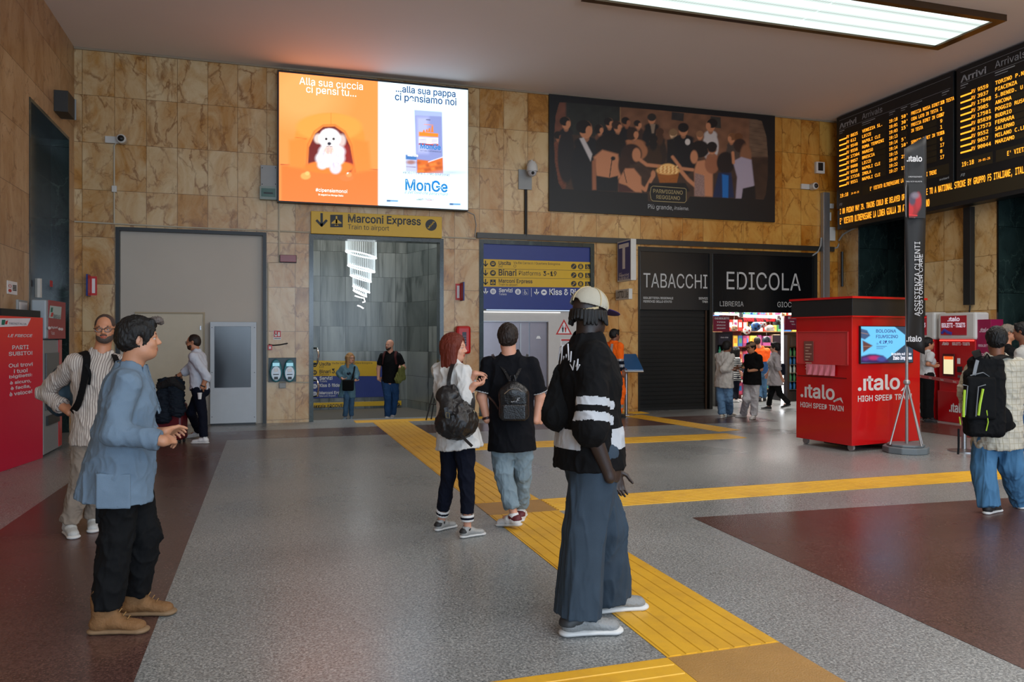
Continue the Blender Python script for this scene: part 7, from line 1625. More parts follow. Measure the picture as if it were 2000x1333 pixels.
def rotz(a): c, n = math.cos(math.radians(a)), math.sin(math.radians(a)); return np.array([[c, -n, 0], [n, c, 0], [0, 0, 1.0]])
# ------------------------------------------------------------------ skin and cloth
def SK(n, c): m = skinmat(n, c); return m, c
sk_fair, sk_tan, sk_olive, sk_brown, sk_dark = SK('skin_fair', (206, 150, 124)), SK('skin_tanned', (182, 124, 92)), SK('skin_olive', (178, 126, 96)), SK('skin_brown', (126, 80, 56)), SK('skin_dark', (44, 30, 25))
h_black, h_brown, h_red, h_blond, h_grey = hairmat('hair_black', (14, 13, 13)), hairmat('hair_brown', (34, 24, 19)), hairmat('hair_red', (96, 34, 20)), hairmat('hair_blond', (166, 124, 78)), hairmat('hair_dark_grey', (44, 44, 46))
white_rub = mat('white_rubber', (200, 200, 198), .5); white_lea = mat('white_leather', (214, 214, 214), .45); dark_rub = mat('dark_rubber', (30, 30, 32), .6); blackfab = fabric('black_cotton', (10, 11, 13)); navyfab = fabric('navy_cotton', (12, 17, 32))
glassk = mat('glasses_black', (18, 16, 18), .25)

def person(*a, skin=sk_fair, **k):
    Body.skincol = skin[1]; return Body(*a, skin=skin[0], **k)
def bag_thing(name, label, cat, B): return thing(name, label, cat, B.root.location)

# 1 man in the light blue jacket
B = person('man in a pale blue jacket, black trousers and tan boots, hands clasped', (240, 1222), 68, 1.75, (272, 663, 0), 66, (256, 722, 0), (240, 905, 0),
           [((226, 1052, -.08), (207, 1238), 84, 0), ((284, 1046, .10), (265, 1203), 82, 0)],
           [((222, 845, -.26), (318, 862, -.20), (350, 852, -.16), (-1, .2, -.4), 42), ((285, 850, .10), (322, 845, .02), (350, 848, -.06), (.9, .1, -.6), 40)], skin=sk_olive, hpitch=2, w=1.08)
B.body(); B.brows(h_brown)
B.hair('thick', h_black, 1.05)
o = [('u', ell(B.h(0, .085, .105), V3(.045, .028, .018) * B.hs, B.Rh), 0), ('u', ell(B.h(.005, .105, .103), V3(.030, .018, .014) * B.hs, B.Rh), .015), ('u', ell(B.h(-.012, .116, .092), V3(.014, .012, .012) * B.hs, B.Rh), .008)]
grow('hair_quiff', o, .0045, hairmat('hair_pepper', (92, 84, 80)), B.root, fold=.006, ff=(90, 90, 50), fine=.004)
bluej = fabric('blue_linen', (100, 118, 135), weave=260, var=.12, bump=.35)
cream = fabric('cream_cotton', (176, 168, 140))
B.top(cream, 'shirt', e=.008, sleeve=1.0, low=-.02, collar=(cream, .03, .03), fold=.003)
front = [('s', cone(B.neck + B.f * .17 + B.up * .05, B.pel + B.f * .26 - B.up * .3, .045, .12), .01)]
nf = nrm(B.f * 1.0)
B.top(bluej, 'jacket', e=.030, sleeve=1.93, es=.024, es2=.024, low=.20, fold=.008, wd=1.10, open_=front, seed=12, neckr=.074, extra_ops=[('u', cone(B.pel + B.up * .1, B.pel - B.up * .22 - B.f * .03, .17, .205, (B.s, .84)), .05)], ff=(12, 12, 8))
ax = nrm(B.h(0, -.018, -.045) - B.neck)
grow('jacket_collar', [('u', ring(B.neck - ax * .03 - B.f * .008, B.neck + ax * .035 - B.f * .008, .088, .074, .006), 0), ('s', cone(B.neck + B.f * .10, B.neck + B.f * .1 + ax * .2, .03, .05), .01)], .005, bluej, B.root, fold=.002)
for q in (1, -1):
    a = B.neck + B.s * q * .065 + B.f * .075 - B.up * .0; b_ = B.neck + B.s * q * .055 + B.f * .165 - B.up * .24
    grow('lapel', [('u', cone(a, b_, .030, .018, (nrm(B.f + B.s * q * .4), .22)), 0)], .006, bluej, B.root, fold=.002)
pk = B.pel + B.s * .185 - B.f * .02 - B.up * .12
grow('jacket_pocket', [('u', rbox(pk + B.s * .022, (.010, .085, .095), np.stack([B.s, B.f, B.up], 1), .008), 0)], .006, bluej, B.root, fold=.002, seed=4)
blktr = fabric('black_denim', (11, 12, 14), var=.2)
B.trousers(blktr, e=.018, ek=.026, hem=.055, fold=.010, seed=9)
grow('back_pocket', [('u', rbox(B.pel - B.up * .27 + B.s * .115 - B.f * .02, (.006, .085, .045), np.stack([B.s, B.f, B.up], 1), .005), 0)], .006, blktr, B.root)
b = MB(); PP = PL(Vector(B.g + B.pel - B.up * .265 + B.s * .123 - B.f * .06), Vector(B.f)); PP.n = Vector(B.s); letters(b, PP, 'Gobbi', (0, PP.z), (.095, PP.z + .025), .004, px=False, shear=.2); b.build('pocket_lettering', mat('print_grey', (150, 150, 150), .5), B.root)
tan = mat('tan_suede', (120, 84, 48), .8, bump=.3, bscale=120, var=.15, vscale=30); gum = mat('gum_sole', (124, 98, 70), .7); lcm = mat('tan_lace', (140, 104, 58), .8)
for i in (0, 1): B.shoe(i, tan, gum, L=.335, style='boot', lace=lcm)
tag(MB().tube([Vector(B.g + B.px(*q)) for q in ((296, 750, .0), (301, 760, .0), (302, 790, .0), (296, 806, .0), (293, 790, .0))], .004, 6).build('earphone_cable', dark_rub), 'dark looped cord hanging at the chest of the man in the blue jacket', 'cord')

# 2 man in the striped shirt
stripe = fabric('striped_shirt', (186, 176, 166), weave=300, stripes=[(Rn * 1.0, .017, .28, (122, 108, 104))], var=.08)
B = person('man in glasses and striped shirt, hand on hip, backpack strap on his shoulder', (160, 1038), 150, 1.82, (205, 643, 0), 160, (197, 692, 0), (194, 842, 0),
           [((160, 940, -.10), (135, 1045), 138, 0), ((192, 940, .05), (182, 1032), 150, 0)],
           [((88, 768, .06), (136, 806, -.05), (176, 822, -.10), (.2, -1, -.2), 25), ((250, 775, .05), (262, 840, .0), None, None, 25)], skin=sk_tan, w=1.12, hpitch=-4)
B.body(); B.brows(h_black, beard=hairmat('beard_grizzled', (72, 60, 54)), stache=True); B.hair('buzz', hairmat('hair_cropped', (64, 50, 44)), .6, fine=.0006)
B.glasses(glassk)
B.top(stripe, 'shirt', e=.020, sleeve=(1.72, 1.7), es=.026, es2=.022, low=.10, fold=.009, seed=21, wd=1.05, collar=(stripe, .03, .045), open_=[('s', cone(B.neck + B.f * .10 + B.up * .03, B.neck + B.f * .15 - B.up * .1, .03, .012), .01)])
sh_, el_, wr_ = B.arms[0][:3]; n_ = nrm(wr_ - el_); c_ = el_ + (wr_ - el_) * .72; grow('cuff', [('u', ring(c_ - n_ * .05, c_, .062, .060, .006), 0)], .006, stripe, B.root, fold=.002)
chino = fabric('grey_chino', (132, 120, 108), weave=280); B.trousers(chino, e=.016, ek=.02, hem=.01, fold=.009, seed=22)
greysh = mat('grey_mesh', (176, 178, 176), .6, bump=.3, bscale=200)
for i in (0, 1): B.shoe(i, greysh, white_rub, L=.31, lace=white_rub)
r = bag_thing('backpack', 'dark teal and black backpack slung behind the man in the striped shirt', 'backpack', B); bk = mat('bag_teal', (24, 52, 66), .6, bump=.2, bscale=150)
grow('body', [('u', ell(B.px(118, 775, .16), (.12, .12, .17)), 0), ('u', ell(B.px(128, 735, .18), (.10, .10, .10)), .06)], .009, bk, r, fold=.004)
B.strap('shoulder_strap', blackfab, [B.px(140, 705, .10), B.px(160, 690, -.02), B.px(170, 700, -.14), B.px(166, 740, -.2), B.px(155, 785, -.2), B.px(143, 805, -.12)], .055, .012, r)
B.strap('shoulder_strap', blackfab, [B.px(222, 694, .02), B.px(227, 706, -.1), B.px(230, 730, -.14)], .045, .01, r)
B.strap('strap_end', blackfab, [B.px(168, 712, -.2), B.px(176, 730, -.2), B.px(174, 752, -.19)], .022, .004, r)

# 3 man with the suitcase
wsh = fabric('white_shirt', (196, 202, 212), weave=300, var=.05)
B = person('man in white shirt and navy trousers walking with a burgundy suitcase', (392, 866), 266, 1.72, (377.5, 669, 0), 262, (384, 688, 0), (390, 762, 0),
           [((373, 806, .10), (388, 856), 268, .03), ((395, 806, -.06), (398, 867), 266, 0)],
           [((363, 726, .12), (344, 737, .10), (334, 744, .08), (0, -.3, -1), 45), ((404, 737, -.18), (395, 757, -.2), (390, 772, -.2), (.9, .3, 0), 35)], skin=sk_tan, near=False, hpitch=-3)
B.body(); B.brows(h_black, beard=hairmat('beard_brown', (56, 40, 30)), stache=True); B.hair('buzz', h_brown, 1.2, fine=.001); B.glasses(mat('glasses_metal', (90, 80, 70), .3, .6))
B.top(wsh, 'shirt', e=.016, sleeve=(1.3, 1.3), es=.022, low=.0, fold=.008, seed=31, collar=(wsh, .035, .03)); B.trousers(navyfab, e=.010, ek=.010, hem=.02, fold=.005, top=.05)
grow('belt', [('u', ring(B.pel + B.up * .0, B.pel + B.up * .03, .175, .172, .004, (B.f, .74)), 0)], .006, mat('belt_leather', (40, 30, 26), .4), B.root)
for i in (0, 1): B.shoe(i, white_lea, white_rub, L=.29)
for i, p_ in ((0, .93), (1, .93)):
    sh_, el_, wr_ = B.arms[i][:3]; c_ = el_ + (wr_ - el_) * p_; n_ = nrm(wr_ - el_); grow('wristwatch', [('u', ring(c_ - n_ * .02, c_, .033, .033, .005), 0)], .005, dark_rub, B.root)
r = thing('coffee_cup', 'small white cup held by the man with the suitcase', 'cup', B.g); MB().lathe(Vector(B.px(390, 780, -.2)), [(.024, 0), (.032, .08), (.034, .085)], 14).build('cup', white_lea, r, local=True); MB().lathe(Vector(B.px(390, 780, -.2)) + Zv * .085, [(.036, 0), (.034, .01)], 14).build('lid', white_lea, r, local=True)
# suitcase and coat
burg = mat('burgundy_shell', (92, 20, 30), .35, bump=.1, bscale=30); sg = B.px(336, 866, .05); sg[2] = 0
r = thing('suitcase', 'burgundy wheeled suitcase under a draped dark coat', 'suitcase', Vector(B.g + sg)); RS = np.stack([Rn, Fn, Zn], 1)
grow('shell', [('u', rbox((0, 0, .33), (.20, .13, .28), RS, .05), 0)], .008, burg, r)
b = MB()
for x in (-.15, .15):
    for y in (-.08, .08): p_ = Rv * x + Fv * y; b.lathe(p_ + Zv * .028 - Rv * .012, [(.028, 0), (.028, .024)], 12, Rv)
b.build('wheels', dark_rub, r, local=True)
b = MB()
for x in (-.08, .08): b.tube([Rv * x + Fv * .1 + Zv * .6, Rv * x + Fv * .1 + Zv * .98], .009, 8)
b.tube([Rv * -.09 + Fv * .1 + Zv * .98, Rv * .09 + Fv * .1 + Zv * .98], .013, 8); b.build('telescopic_handle', steelm, r, local=True)
r = thing('coat', 'dark quilted coat draped over the burgundy suitcase', 'coat', Vector(B.g + sg))
P_ = lambda u, v, d: B.px(u, v, d) - sg
grow('coat_body', [('u', cone(P_(322, 752, 0), P_(318, 812, -.1), .11, .13, (Fn, .8)), 0), ('u', cone(P_(342, 752, 0), P_(346, 800, -.08), .12, .12, (Fn, .9)), .04), ('u', cone(P_(320, 750, .05), P_(350, 752, .05), .085, .08), .05), ('u', cone(P_(311, 790, -.1), P_(311, 820, -.12), .06, .05), .03)], .010, fabric('quilted_navy', (26, 34, 44), sheen=.1), r, fold=.018, ff=(9, 9, 30), seed=33)
grow('fur_hood', [('u', cone(P_(312, 756, -.08), P_(336, 745, -.12), .05, .06), 0), ('u', cone(P_(336, 745, -.1), P_(356, 758, -.05), .06, .045), .03)], .009, mat('fur_black', (22, 22, 24), .9), r, fold=.006, ff=(50, 50, 50), fine=.004)

# 4, 5 couple coming up from the stairs
DP = 17.0; ZL = -.2
denim = fabric('pale_denim', (92, 124, 138), weave=200, var=.15); jean = fabric('blue_jeans', (66, 96, 124), var=.2); jean2 = fabric('mid_blue_jeans', (36, 66, 104), var=.25)
B = person('woman with long fair hair, denim jacket and black shoulder bag by the stairs', (678, 817), 168, 1.46, (684, 700, 0), 130, (682, 714.5, 0), (679, 757, 0),
           [((677, 777, -.12), (674, 815, -.08), 185, 0), ((687, 779, .0), (686, 811, .10), 170, 0)],
           [((661, 730, .0), (669, 741, -.16), (680, 739, -.2), (0, 0, 1), 15), ((697, 731, .0), (694, 744, -.15), (688, 745, -.22), (0, 0, 1), 20)], skin=sk_fair, near=False, depth=DP, z=ZL, fem=True)
B.body(); B.brows(h_brown); B.hair('long', h_blond); B.glasses(glassk)
B.top(fabric('navy_top', (30, 34, 46)), 'top', e=.010, sleeve=.2, low=.03, fold=.004)
B.top(denim, 'jacket', e=.026, sleeve=1.8, es=.026, low=.26, fold=.010, seed=41, wd=1.12, open_=[('s', cone(B.neck + B.f * .16 + B.up * .05, B.pel + B.f * .22 - B.up * .32, .05, .11), .01)]); B.trousers(jean, e=.010, hem=.02, seed=42)
for i in (0, 1): B.shoe(i, mat('blue_grey_mesh', (130, 146, 160), .6), white_rub, L=.25)
r = bag_thing('shoulder_bag', 'black shoulder bag on the fair-haired woman by the stairs', 'bag', B); grow('body', [('u', rbox(B.px(680, 753, -.2), (.12, .05, .12), np.stack([Rn, Fn, Zn], 1), .03), 0)], .010, blackfab, r); B.strap('strap', blackfab, [B.px(693, 716, -.05), B.px(690, 732, -.16), B.px(686, 745, -.2)], .03, .006, r)
B = person('bald bearded man in black t-shirt and jeans by the stairs, jacket over arm', (761, 818), 184, 1.80, (761, 674.5, 0), 212, (763, 690, 0), (762, 745, 0),
           [((757, 776, -.12), (757, 817, -.10), 182, 0), ((772, 777, .05), (767, 813, .12), 178, .02)],
           [((739, 720, .03), (739, 741, -.05), (739, 752, -.08), (-.9, 0, .2), 25), ((789, 719, .0), (781, 718, -.2), (773, 716, -.25), (0, 0, 1), 40)], skin=sk_fair, near=False, depth=DP, z=ZL, w=1.05)
B.body(); B.brows(h_brown, beard=hairmat('beard_brown', (0, 0, 0)), stache=True)
B.top(blackfab, 't_shirt', e=.016, sleeve=.72, low=.04, fold=.006, seed=51, open_=[('s', cone(B.neck + B.f * .08 + B.up * .05, B.neck + B.f * .14 - B.up * .09, .04, .01), .01)]); B.trousers(jean2, e=.014, hem=.0, fold=.008, seed=52)
for i in (0, 1): B.shoe(i, white_lea, white_rub, L=.30)
r = bag_thing('backpack', 'backpack with maroon straps on the bald man by the stairs', 'backpack', B); mar = fabric('maroon_strap', (70, 34, 34))
grow('body', [('u', rbox(B.neck - B.f * .2 - B.up * .22, (.14, .07, .2), np.stack([B.s, B.f, B.up], 1), .06), 0)], .011, blackfab, r)
for q in (-1, 1): B.strap('shoulder_strap', mar, [B.neck - B.f * .13 + B.s * q * .12 - B.up * .02, B.neck + B.s * q * .12 + B.up * .03, B.neck + B.s * q * .125 + B.f * .12 - B.up * .08, B.neck + B.s * q * .15 + B.f * .10 - B.up * .24], .05, .012, r)
r = bag_thing('folded_jacket', 'olive jacket hanging over the forearm of the bald man', 'jacket', B)
grow('cloth', [('u', cone(B.px(784, 719, -.2), B.px(778, 742, -.2), .05, .085, (Fn, .6)), 0), ('u', cone(B.px(786, 720, -.15), B.px(786, 738, -.15), .05, .07, (Fn, .6)), .02)], .010, fabric('olive_cloth', (106, 108, 58)), r, fold=.014, ff=(28, 28, 10))

# 6 redhead
navy = fabric('navy_twill', (10, 15, 30), var=.15); linen = fabric('white_linen', (204, 204, 202), var=.06, weave=240)
B = person('red-haired woman in white blouse touching the shoulder of the man beside her', (889, 1047), 48, 1.66, (887, 680, 0), 104, (879, 712, 0), (893, 842, 0),
           [((911, 930, -.05), (913, 1050), 55, 0), ((876, 928, .06), (862, 1036), 42, 0)],
           [((909, 775, -.20), (927, 752, -.22), (930, 738, -.20), (-.3, .2, .9), 60), ((912, 752, .16), (928, 730, .10), (948, 721, .04), (-.2, .3, -.9), 22)], skin=sk_fair, fem=True, w=1.05, hpitch=-2)
B.body(); B.brows(h_red); B.hair('bob', h_red, 1.0, fine=.0015)
B.top(linen, 'blouse', e=.024, sleeve=(1.15, 1.4), es=.034, es2=.032, low=.14, fold=.011, wd=1.15, seed=61, neckr=.060, collar=(linen, .02, 0))
B.trousers(navy, e=.014, ek=.006, hem=.11, fold=.008, seed=62)
for i in (0, 1):
    hip, kn, an, fd, lf, gg = B.legs[i]; n_ = nrm(an - kn); c_ = an - n_ * .105
    grow('cuff_band', [('u', ring(c_, c_ + n_ * .055, .050, .046, .007), 0)], .006, [white_lea, navy], B.root, matfn=lambda C, c=c_, n=n_: ((((C - c) @ n) > .018) & (((C - c) @ n) < .036)).astype(int))
    B.shoe(i, mat('silver_sneaker', (152, 152, 150), .4), white_rub, L=.255, extra_mat=dark_rub)
r = bag_thing('bucket_backpack', 'dark leather bucket backpack hanging from the red-haired woman', 'backpack', B); lea = mat('dark_leather', (22, 21, 23), .4, bump=.35, bscale=40)
bc = B.px(893, 812, -.26)
grow('body', [('u', ell(B.px(892, 828, -.24), (.165, .15, .125)), 0), ('u', cone(B.px(890, 810, -.24), B.px(880, 770, -.22), .135, .075, (Fn, .9)), .06)], .008, lea, r, fold=.010, ff=(22, 22, 12), seed=63)
grow('flap', [('u', cone(B.px(868, 768, -.26), B.px(874, 805, -.36), .055, .05, (Fn, .5)), 0), ('u', cone(B.px(862, 775, -.26), B.px(886, 772, -.26), .045, .05), .03)], .007, lea, r, fold=.004)
B.strap('shoulder_strap', lea, [B.px(876, 770, -.24), B.px(877, 740, -.22), B.px(884, 714, -.12), B.px(890, 706, .02)], .032, .006, r); B.strap('shoulder_strap', lea, [B.px(922, 768, -.22), B.px(924, 785, -.24), B.px(922, 806, -.24)], .035, .006, r)
B.strap('dangling_strap', lea, [B.px(884, 812, -.38), B.px(890, 834, -.38), B.px(905, 855, -.34), B.px(922, 872, -.3)], .022, .005, r, nrmv=-Fn); B.strap('buckle_strap', lea, [B.px(871, 796, -.39), B.px(874, 812, -.39), B.px(877, 829, -.38)], .034, .006, r, nrmv=-Fn)
b = MB(); b.tube([Vector(B.px(*q)) for q in ((871, 806, -.405), (878, 808, -.405), (878, 817, -.405), (871, 816, -.405), (871, 806, -.405))], .003, 6); b.tube([Vector(B.px(925 + 2 * math.cos(t), 806 + 3 * math.sin(t), -.26)) for t in [.8 * i for i in range(9)]], .003, 6); b.build('buckle', mat('brass', (150, 140, 110), .3, .8), r, local=True)

# 7 man in the black polo
pol = fabric('black_pique', (9, 11, 17), weave=260, var=.08); lj = fabric('light_jeans', (122, 140, 150), var=.16, weave=240)
B = person('man in black polo shirt and light jeans seen from behind, walking', (1000, 1029), 3, 1.78, (992, 661, 0), 2, (996, 697, 0), (999, 856, 0),
           [((1021, 925, .05), (1017, 1017), 5, 0), ((984, 925, -.03), (1004, 1034), 312, .035)],
           [((1055, 776, .03), (1047, 822, .0), (1041, 838, .02), (-.9, .3, 0), 20), ((941, 776, .0), (951, 820, -.03), (955, 845, -.02), (.9, .2, 0), 22)], skin=sk_fair, w=1.10)
B.body(); B.hair('short', h_brown, 1.05, fine=.003)
tipm = mat('white_tipping', (190, 190, 190), .6)
B.top(pol, 'polo_shirt', e=.018, sleeve=.86, es=.026, low=.10, fold=.006, seed=71, wd=1.04)
ax = nrm(B.h(0, -.018, -.045) - B.neck); grow('collar', [('u', ring(B.neck - ax * .03, B.neck + ax * .025, .090, .070, .006), 0)], .0055, [pol, tipm], B.root, matfn=lambda C: (((C - B.neck) @ ax) < -.021).astype(int))
for i in (0, 1):
    sh_, el_, wr_ = B.arms[i][:3]; n_ = nrm(el_ - sh_); c_ = sh_ + (el_ - sh_) * .86; grow('sleeve_rib', [('u', ring(c_ - n_ * .03, c_, .072, .072, .006), 0)], .0055, [pol, tipm], B.root, matfn=lambda C, c=c_, n=n_: (((C - c) @ n) > -.009).astype(int))
B.trousers(lj, e=.016, ek=.014, hem=.055, fold=.010, seed=72)
maroon = mat('maroon_tab', (92, 26, 34), .6)
for i in (0, 1): B.shoe(i, white_lea, white_rub, L=.295, extra_mat=maroon)
sh_, el_, wr_ = B.arms[1][:3]; n_ = nrm(wr_ - el_); grow('bracelet', [('u', ring(wr_ - n_ * .022, wr_, .034, .034, .005), 0)], .005, mat('dark_bracelet', (40, 18, 20), .4), B.root)
r = bag_thing('backpack', 'small black leather backpack on the back of the man in the polo shirt', 'backpack', B); blea = mat('black_leather', (13, 14, 17), .32, bump=.4, bscale=90)
grow('body', [('u', rbox(B.px(1004, 790, -.20), (.125, .055, .135), np.stack([Rn, Fn, Zn], 1), .05), 0), ('u', ell(B.px(1003, 765, -.20), (.095, .07, .09)), .05)], .007, blea, r, fold=.003)
grow('front_pocket', [('u', rbox(B.px(1004, 806, -.265), (.10, .02, .07), np.stack([Rn, Fn, Zn], 1), .018), 0)], .006, blea, r)
MB().tube([Vector(B.px(*q)) for q in ((985, 770, -.28), (994, 762, -.285), (1003, 759, -.285), (1013, 760, -.285), (1020, 766, -.28))], .0035, 6).build('zip', steelm, r, local=True)
for q in (((997, 748, -.21), (985, 725, -.13), (967, 702, -.05), (962, 694, .02)), ((1003, 748, -.21), (1014, 725, -.13), (1026, 704, -.05), (1030, 694, .02))): B.strap('shoulder_strap', blea, [B.px(*t) for t in q], .022, .008, r)
B.strap('shoulder_strap', blea, [B.px(975, 800, -.2), B.px(965, 785, -.13), B.px(955, 775, -.05)], .02, .006, r)
MB().tube([Vector(B.px(*q)) for q in ((996, 744, -.2), (997, 735, -.2), (1004, 733, -.2), (1007, 744, -.2))], .007, 8).build('grab_handle', blea, r, smooth=True, local=True)
b = MB(); q_ = Vector(B.g + B.px(998, 786, -.262)); PP = PL(q_, Rv); letters(b, PP, 'B.F', (0, PP.z), (.075, PP.z + .035), .003, px=False, shear=.4); b.build('monogram', mat('silver_print', (170, 170, 172), .4), r)

# 8 capped man
jers = fabric('black_jersey', (8, 8, 10), weave=180, var=.08); jw = fabric('jersey_white', (172, 174, 178), weave=180, var=.05); wj = fabric('faded_blue_denim', (50, 62, 74), weave=200, var=.16)
B = person('tall man in cream cap, black and white jersey and wide grey-blue jeans', (1157, 1228), 68, 1.88, (1153, 613, 0), 56, (1147, 668, 0), (1150, 880, 0),
           [((1143, 1040, -.09), (1129, 1241), 80, 0), ((1184, 1030, .10), (1188, 1196), 74, 0)],
           [((1155, 840, -.24), (1191, 932, -.20), (1203, 968, -.18), (-.8, -.4, 0), 58), ((1185, 838, .26), (1200, 915, .24), None, None, 25)], skin=sk_dark, w=1.04, hpitch=-3, sh=((1160, 697, -.15), (1138, 694, .16)))
B.body(); B.brows(h_black)
def jf(C):
    up_ = (C - B.pel) @ B.up; arm = np.zeros(len(C), bool)
    sh_, el_, wr_ = B.arms[0][:3]; n_ = nrm(el_ - sh_); t = (C - sh_) @ n_; r_ = np.linalg.norm(C - sh_ - t[:, None] * n_, axis=1); L_ = np.linalg.norm(el_ - sh_); lat = (C - B.pel) @ B.s; arm = ((r_ < .085) | ((lat > .165) & (r_ < .14))) & (t > .08)
    band = (up_ > .025) & (up_ < .135); sl = ((t > L_ * .58) & (t < L_ * .69)) | ((t > L_ * .78) & (t < L_ * .90))
    return np.where(arm, sl, band).astype(int)
B.top(jers, 'jersey', e=.030, sleeve=(1.02, 1.0), es=.034, es2=.046, low=.085, fold=.008, wd=1.04, fl=.80, seed=81, mats=[jers, jw], matfn=jf, neckr=.070, extra_ops=[('u', cone(B.pel + B.up * .06 + B.f * .035, B.pel - B.up * .12 + B.f * .03, .165, .175), .03)])
# script across the shoulder blades
BSP = PL(Vector(B.g + B.neck - B.f * .136 - B.up * .15 - B.s * .055), Vector(B.s)); BSP.n = Vector(-B.f)
b = MB()
def curve_script(mb, pl, pts, w, off): 
    for st in pts:
        mb.tube([pl.P(x, pl.z + y, off + .0) for x, y in st], w, 6)
curve_script(b, BSP, [[(-.02, .05), (0, .12), (.03, .13), (.02, .06), (0, .0)], [(.04, .0), (.05, .07), (.06, .02), (.08, .08), (.09, .02)], [(.1, .14), (.11, .06), (.12, 0), (.1, -.03)], [(.14, .1), (.13, .03), (.16, .0), (.18, .05)], [(.2, .02), (.22, .06), (.21, .0), (.24, .03)]], .004, .008)
B_so = b.build('script_print', mat('print_white', (200, 200, 204), .5), B.root)
B.trousers(wj, e=.022, ek=.030, hem=.02, fold=.010, wide=.042, seed=82, top=.06)
spd = mat('grey_runner', (128, 130, 130), .5, bump=.5, bscale=70)
for i in (0, 1): B.shoe(i, spd, white_rub, L=.355, lace=white_rub, extra_mat=mat('runner_dark', (48, 50, 52), .5))
# twists of hair under the cap
o = [('u', ell(B.h(0, -.02, .0), V3(.078, .088, .06) * B.hs, B.Rh), 0)]
rr_ = random.Random(4)
for i in range(26):
    t = math.pi * (.12 + .90 * i / 25 * 1.85) + math.pi * .55; x, y = .082 * math.cos(t), -.012 + .094 * math.sin(t)
    if y > .058: continue
    top_ = B.h(x, y, .01); ln = .035 + .045 * rr_.random(); o.append(('u', cone(top_, top_ + nrm(B.Rh @ V3(x, y, 0)) * .012 - Zn * ln, .013, .009), .004))
o.append(('s', ell(B.h(0, .085, -.05), V3(.062, .07, .11) * B.hs, B.Rh), .01))
grow('hair', o, .0045, h_black, B.root, fine=.002)
# cap
capm = fabric('cap_cream', (168, 162, 146), weave=420, bump=.5); capb = fabric('cap_beige', (176, 158, 122)); 
tl = nrm(B.Rh @ V3(0, .20, 1)); Rc = np.stack([B.Rh[:, 0], np.cross(tl, B.Rh[:, 0]), tl], 1)
cut = ('s', (lambda P, c=B.h(0, 0, .030), n=tl: (P - c) @ n, B.hc - .3, B.hc + .3), 0)
crown = [('u', ell(B.h(0, -.012, .040), V3(.094, .110, .102) * B.hs, Rc), 0), cut, ('s', ell(B.h(0, -.012, .034), V3(.089, .105, .096) * B.hs, Rc), .0), ('s', ell(B.h(0, -.118, .052), V3(.040, .03, .026) * B.hs, Rc), .004)]
c_ = grow('cap', crown, .0042, capm, B.root)
grow('adjuster_band', [('u', ring(B.h(0, -.012, .022), B.h(0, -.016, .038), .101, .101, .003, (Rc[:, 0], .86)), 0), ('s', ell(B.h(0, .06, .03), V3(.1, .12, .06)), 0)], .0042, capb, c_)
grow('visor', [('u', ell(B.h(0, .115, .018), V3(.078, .075, .008) * B.hs, np.stack([B.Rh[:, 0], nrm(B.Rh @ V3(0, 1, -.25)), nrm(B.Rh @ V3(0, .25, 1))], 1)), 0), ('s', ell(B.h(0, -.012, .03), V3(.088, .104, .09) * B.hs), 0)], .0042, fabric('visor_purple', (60, 44, 84)), c_)
b = MB()
for t0 in (math.pi * .5, math.pi * 1.5, math.pi * 0, math.pi, math.pi * .25, math.pi * .75):
    pts = []
    for j in range(9):
        ph = j / 8 * math.pi * .46; pts.append(Vector(B.h(0, -.012, .040) + Rc @ (V3(.0955 * math.cos(t0) * math.cos(ph), .1115 * math.sin(t0) * math.cos(ph), .1035 * math.sin(ph)) * B.hs)))
    b.tube(pts, .0035, 6)
b.build('seams', capb, c_, smooth=True, local=True)
for x in (-.083, .083): b = MB(); b.ball(Vector(B.h(x, .004, -.012)), .008, 8, 6); b.tube([Vector(B.h(x, .006, -.014)), Vector(B.h(x * 1.02, .012, -.036))], .004, 6); b.build('earbud', white_lea, B.root, smooth=True, local=True)
ax = nrm(B.h(0, -.018, -.045) - B.neck); grow('chain', [('u', ring(B.neck + ax * .012, B.neck + ax * .020, .071, .070, .003), 0)], .004, mat('silver_chain', (190, 190, 190), .3, .9), B.root)
r = bag_thing('drawstring_bag', 'black cloth bag slung behind the man in the cream cap', 'bag', B)
grow('body', [('u', cone(B.px(1104, 735, .0), B.px(1098, 800, -.02), .07, .11, (Fn, .8)), 0), ('u', ell(B.px(1096, 812, -.02), (.10, .09, .085)), .04)], .008, fabric('bag_black', (9, 10, 12)), r, fold=.008, ff=(20, 20, 8))
B.strap('cord', blackfab, [B.px(1104, 728, -.02), B.px(1110, 706, -.06), B.px(1122, 684, -.05), B.px(1136, 672, 0)], .014, .006, r)

# 9 hi-vis worker
orange = fabric('hi_vis_orange', (250, 104, 22), var=.05); refl = mat('reflective_tape', (150, 150, 152), .35, .2)
B = person('worker in orange high-visibility jacket and trousers beside the information stand', (1204, 817), 55, 1.75, (1201, 655, 0), 62, (1198.5, 670, 0), (1201, 727, 0),
           [((1213, 766, -.05), (1206, 817), 60, 0), ((1204, 768, .1), (1195, 811), 50, .03)],
           [((1211, 705, -.16), (1216, 724, -.16), None, None, 30), ((1206, 700, .2), (1214, 718, .2), None, None, 30)], skin=sk_brown, near=False, w=1.05)
B.body(); B.hair('short', h_black, .9)
def hv(C):
    u = (C - B.pel) @ B.up; return np.where((u > .10) & (u < .15) | (u > .22) & (u < .26), 1, np.where((u > .02) & (u < .22), 2, 0)) 
B.top(orange, 'jacket', e=.026, sleeve=1.93, es=.026, low=.06, fold=.008, seed=91, wd=1.08, mats=[orange, refl, navyfab], matfn=hv, collar=(orange, .05, 0))
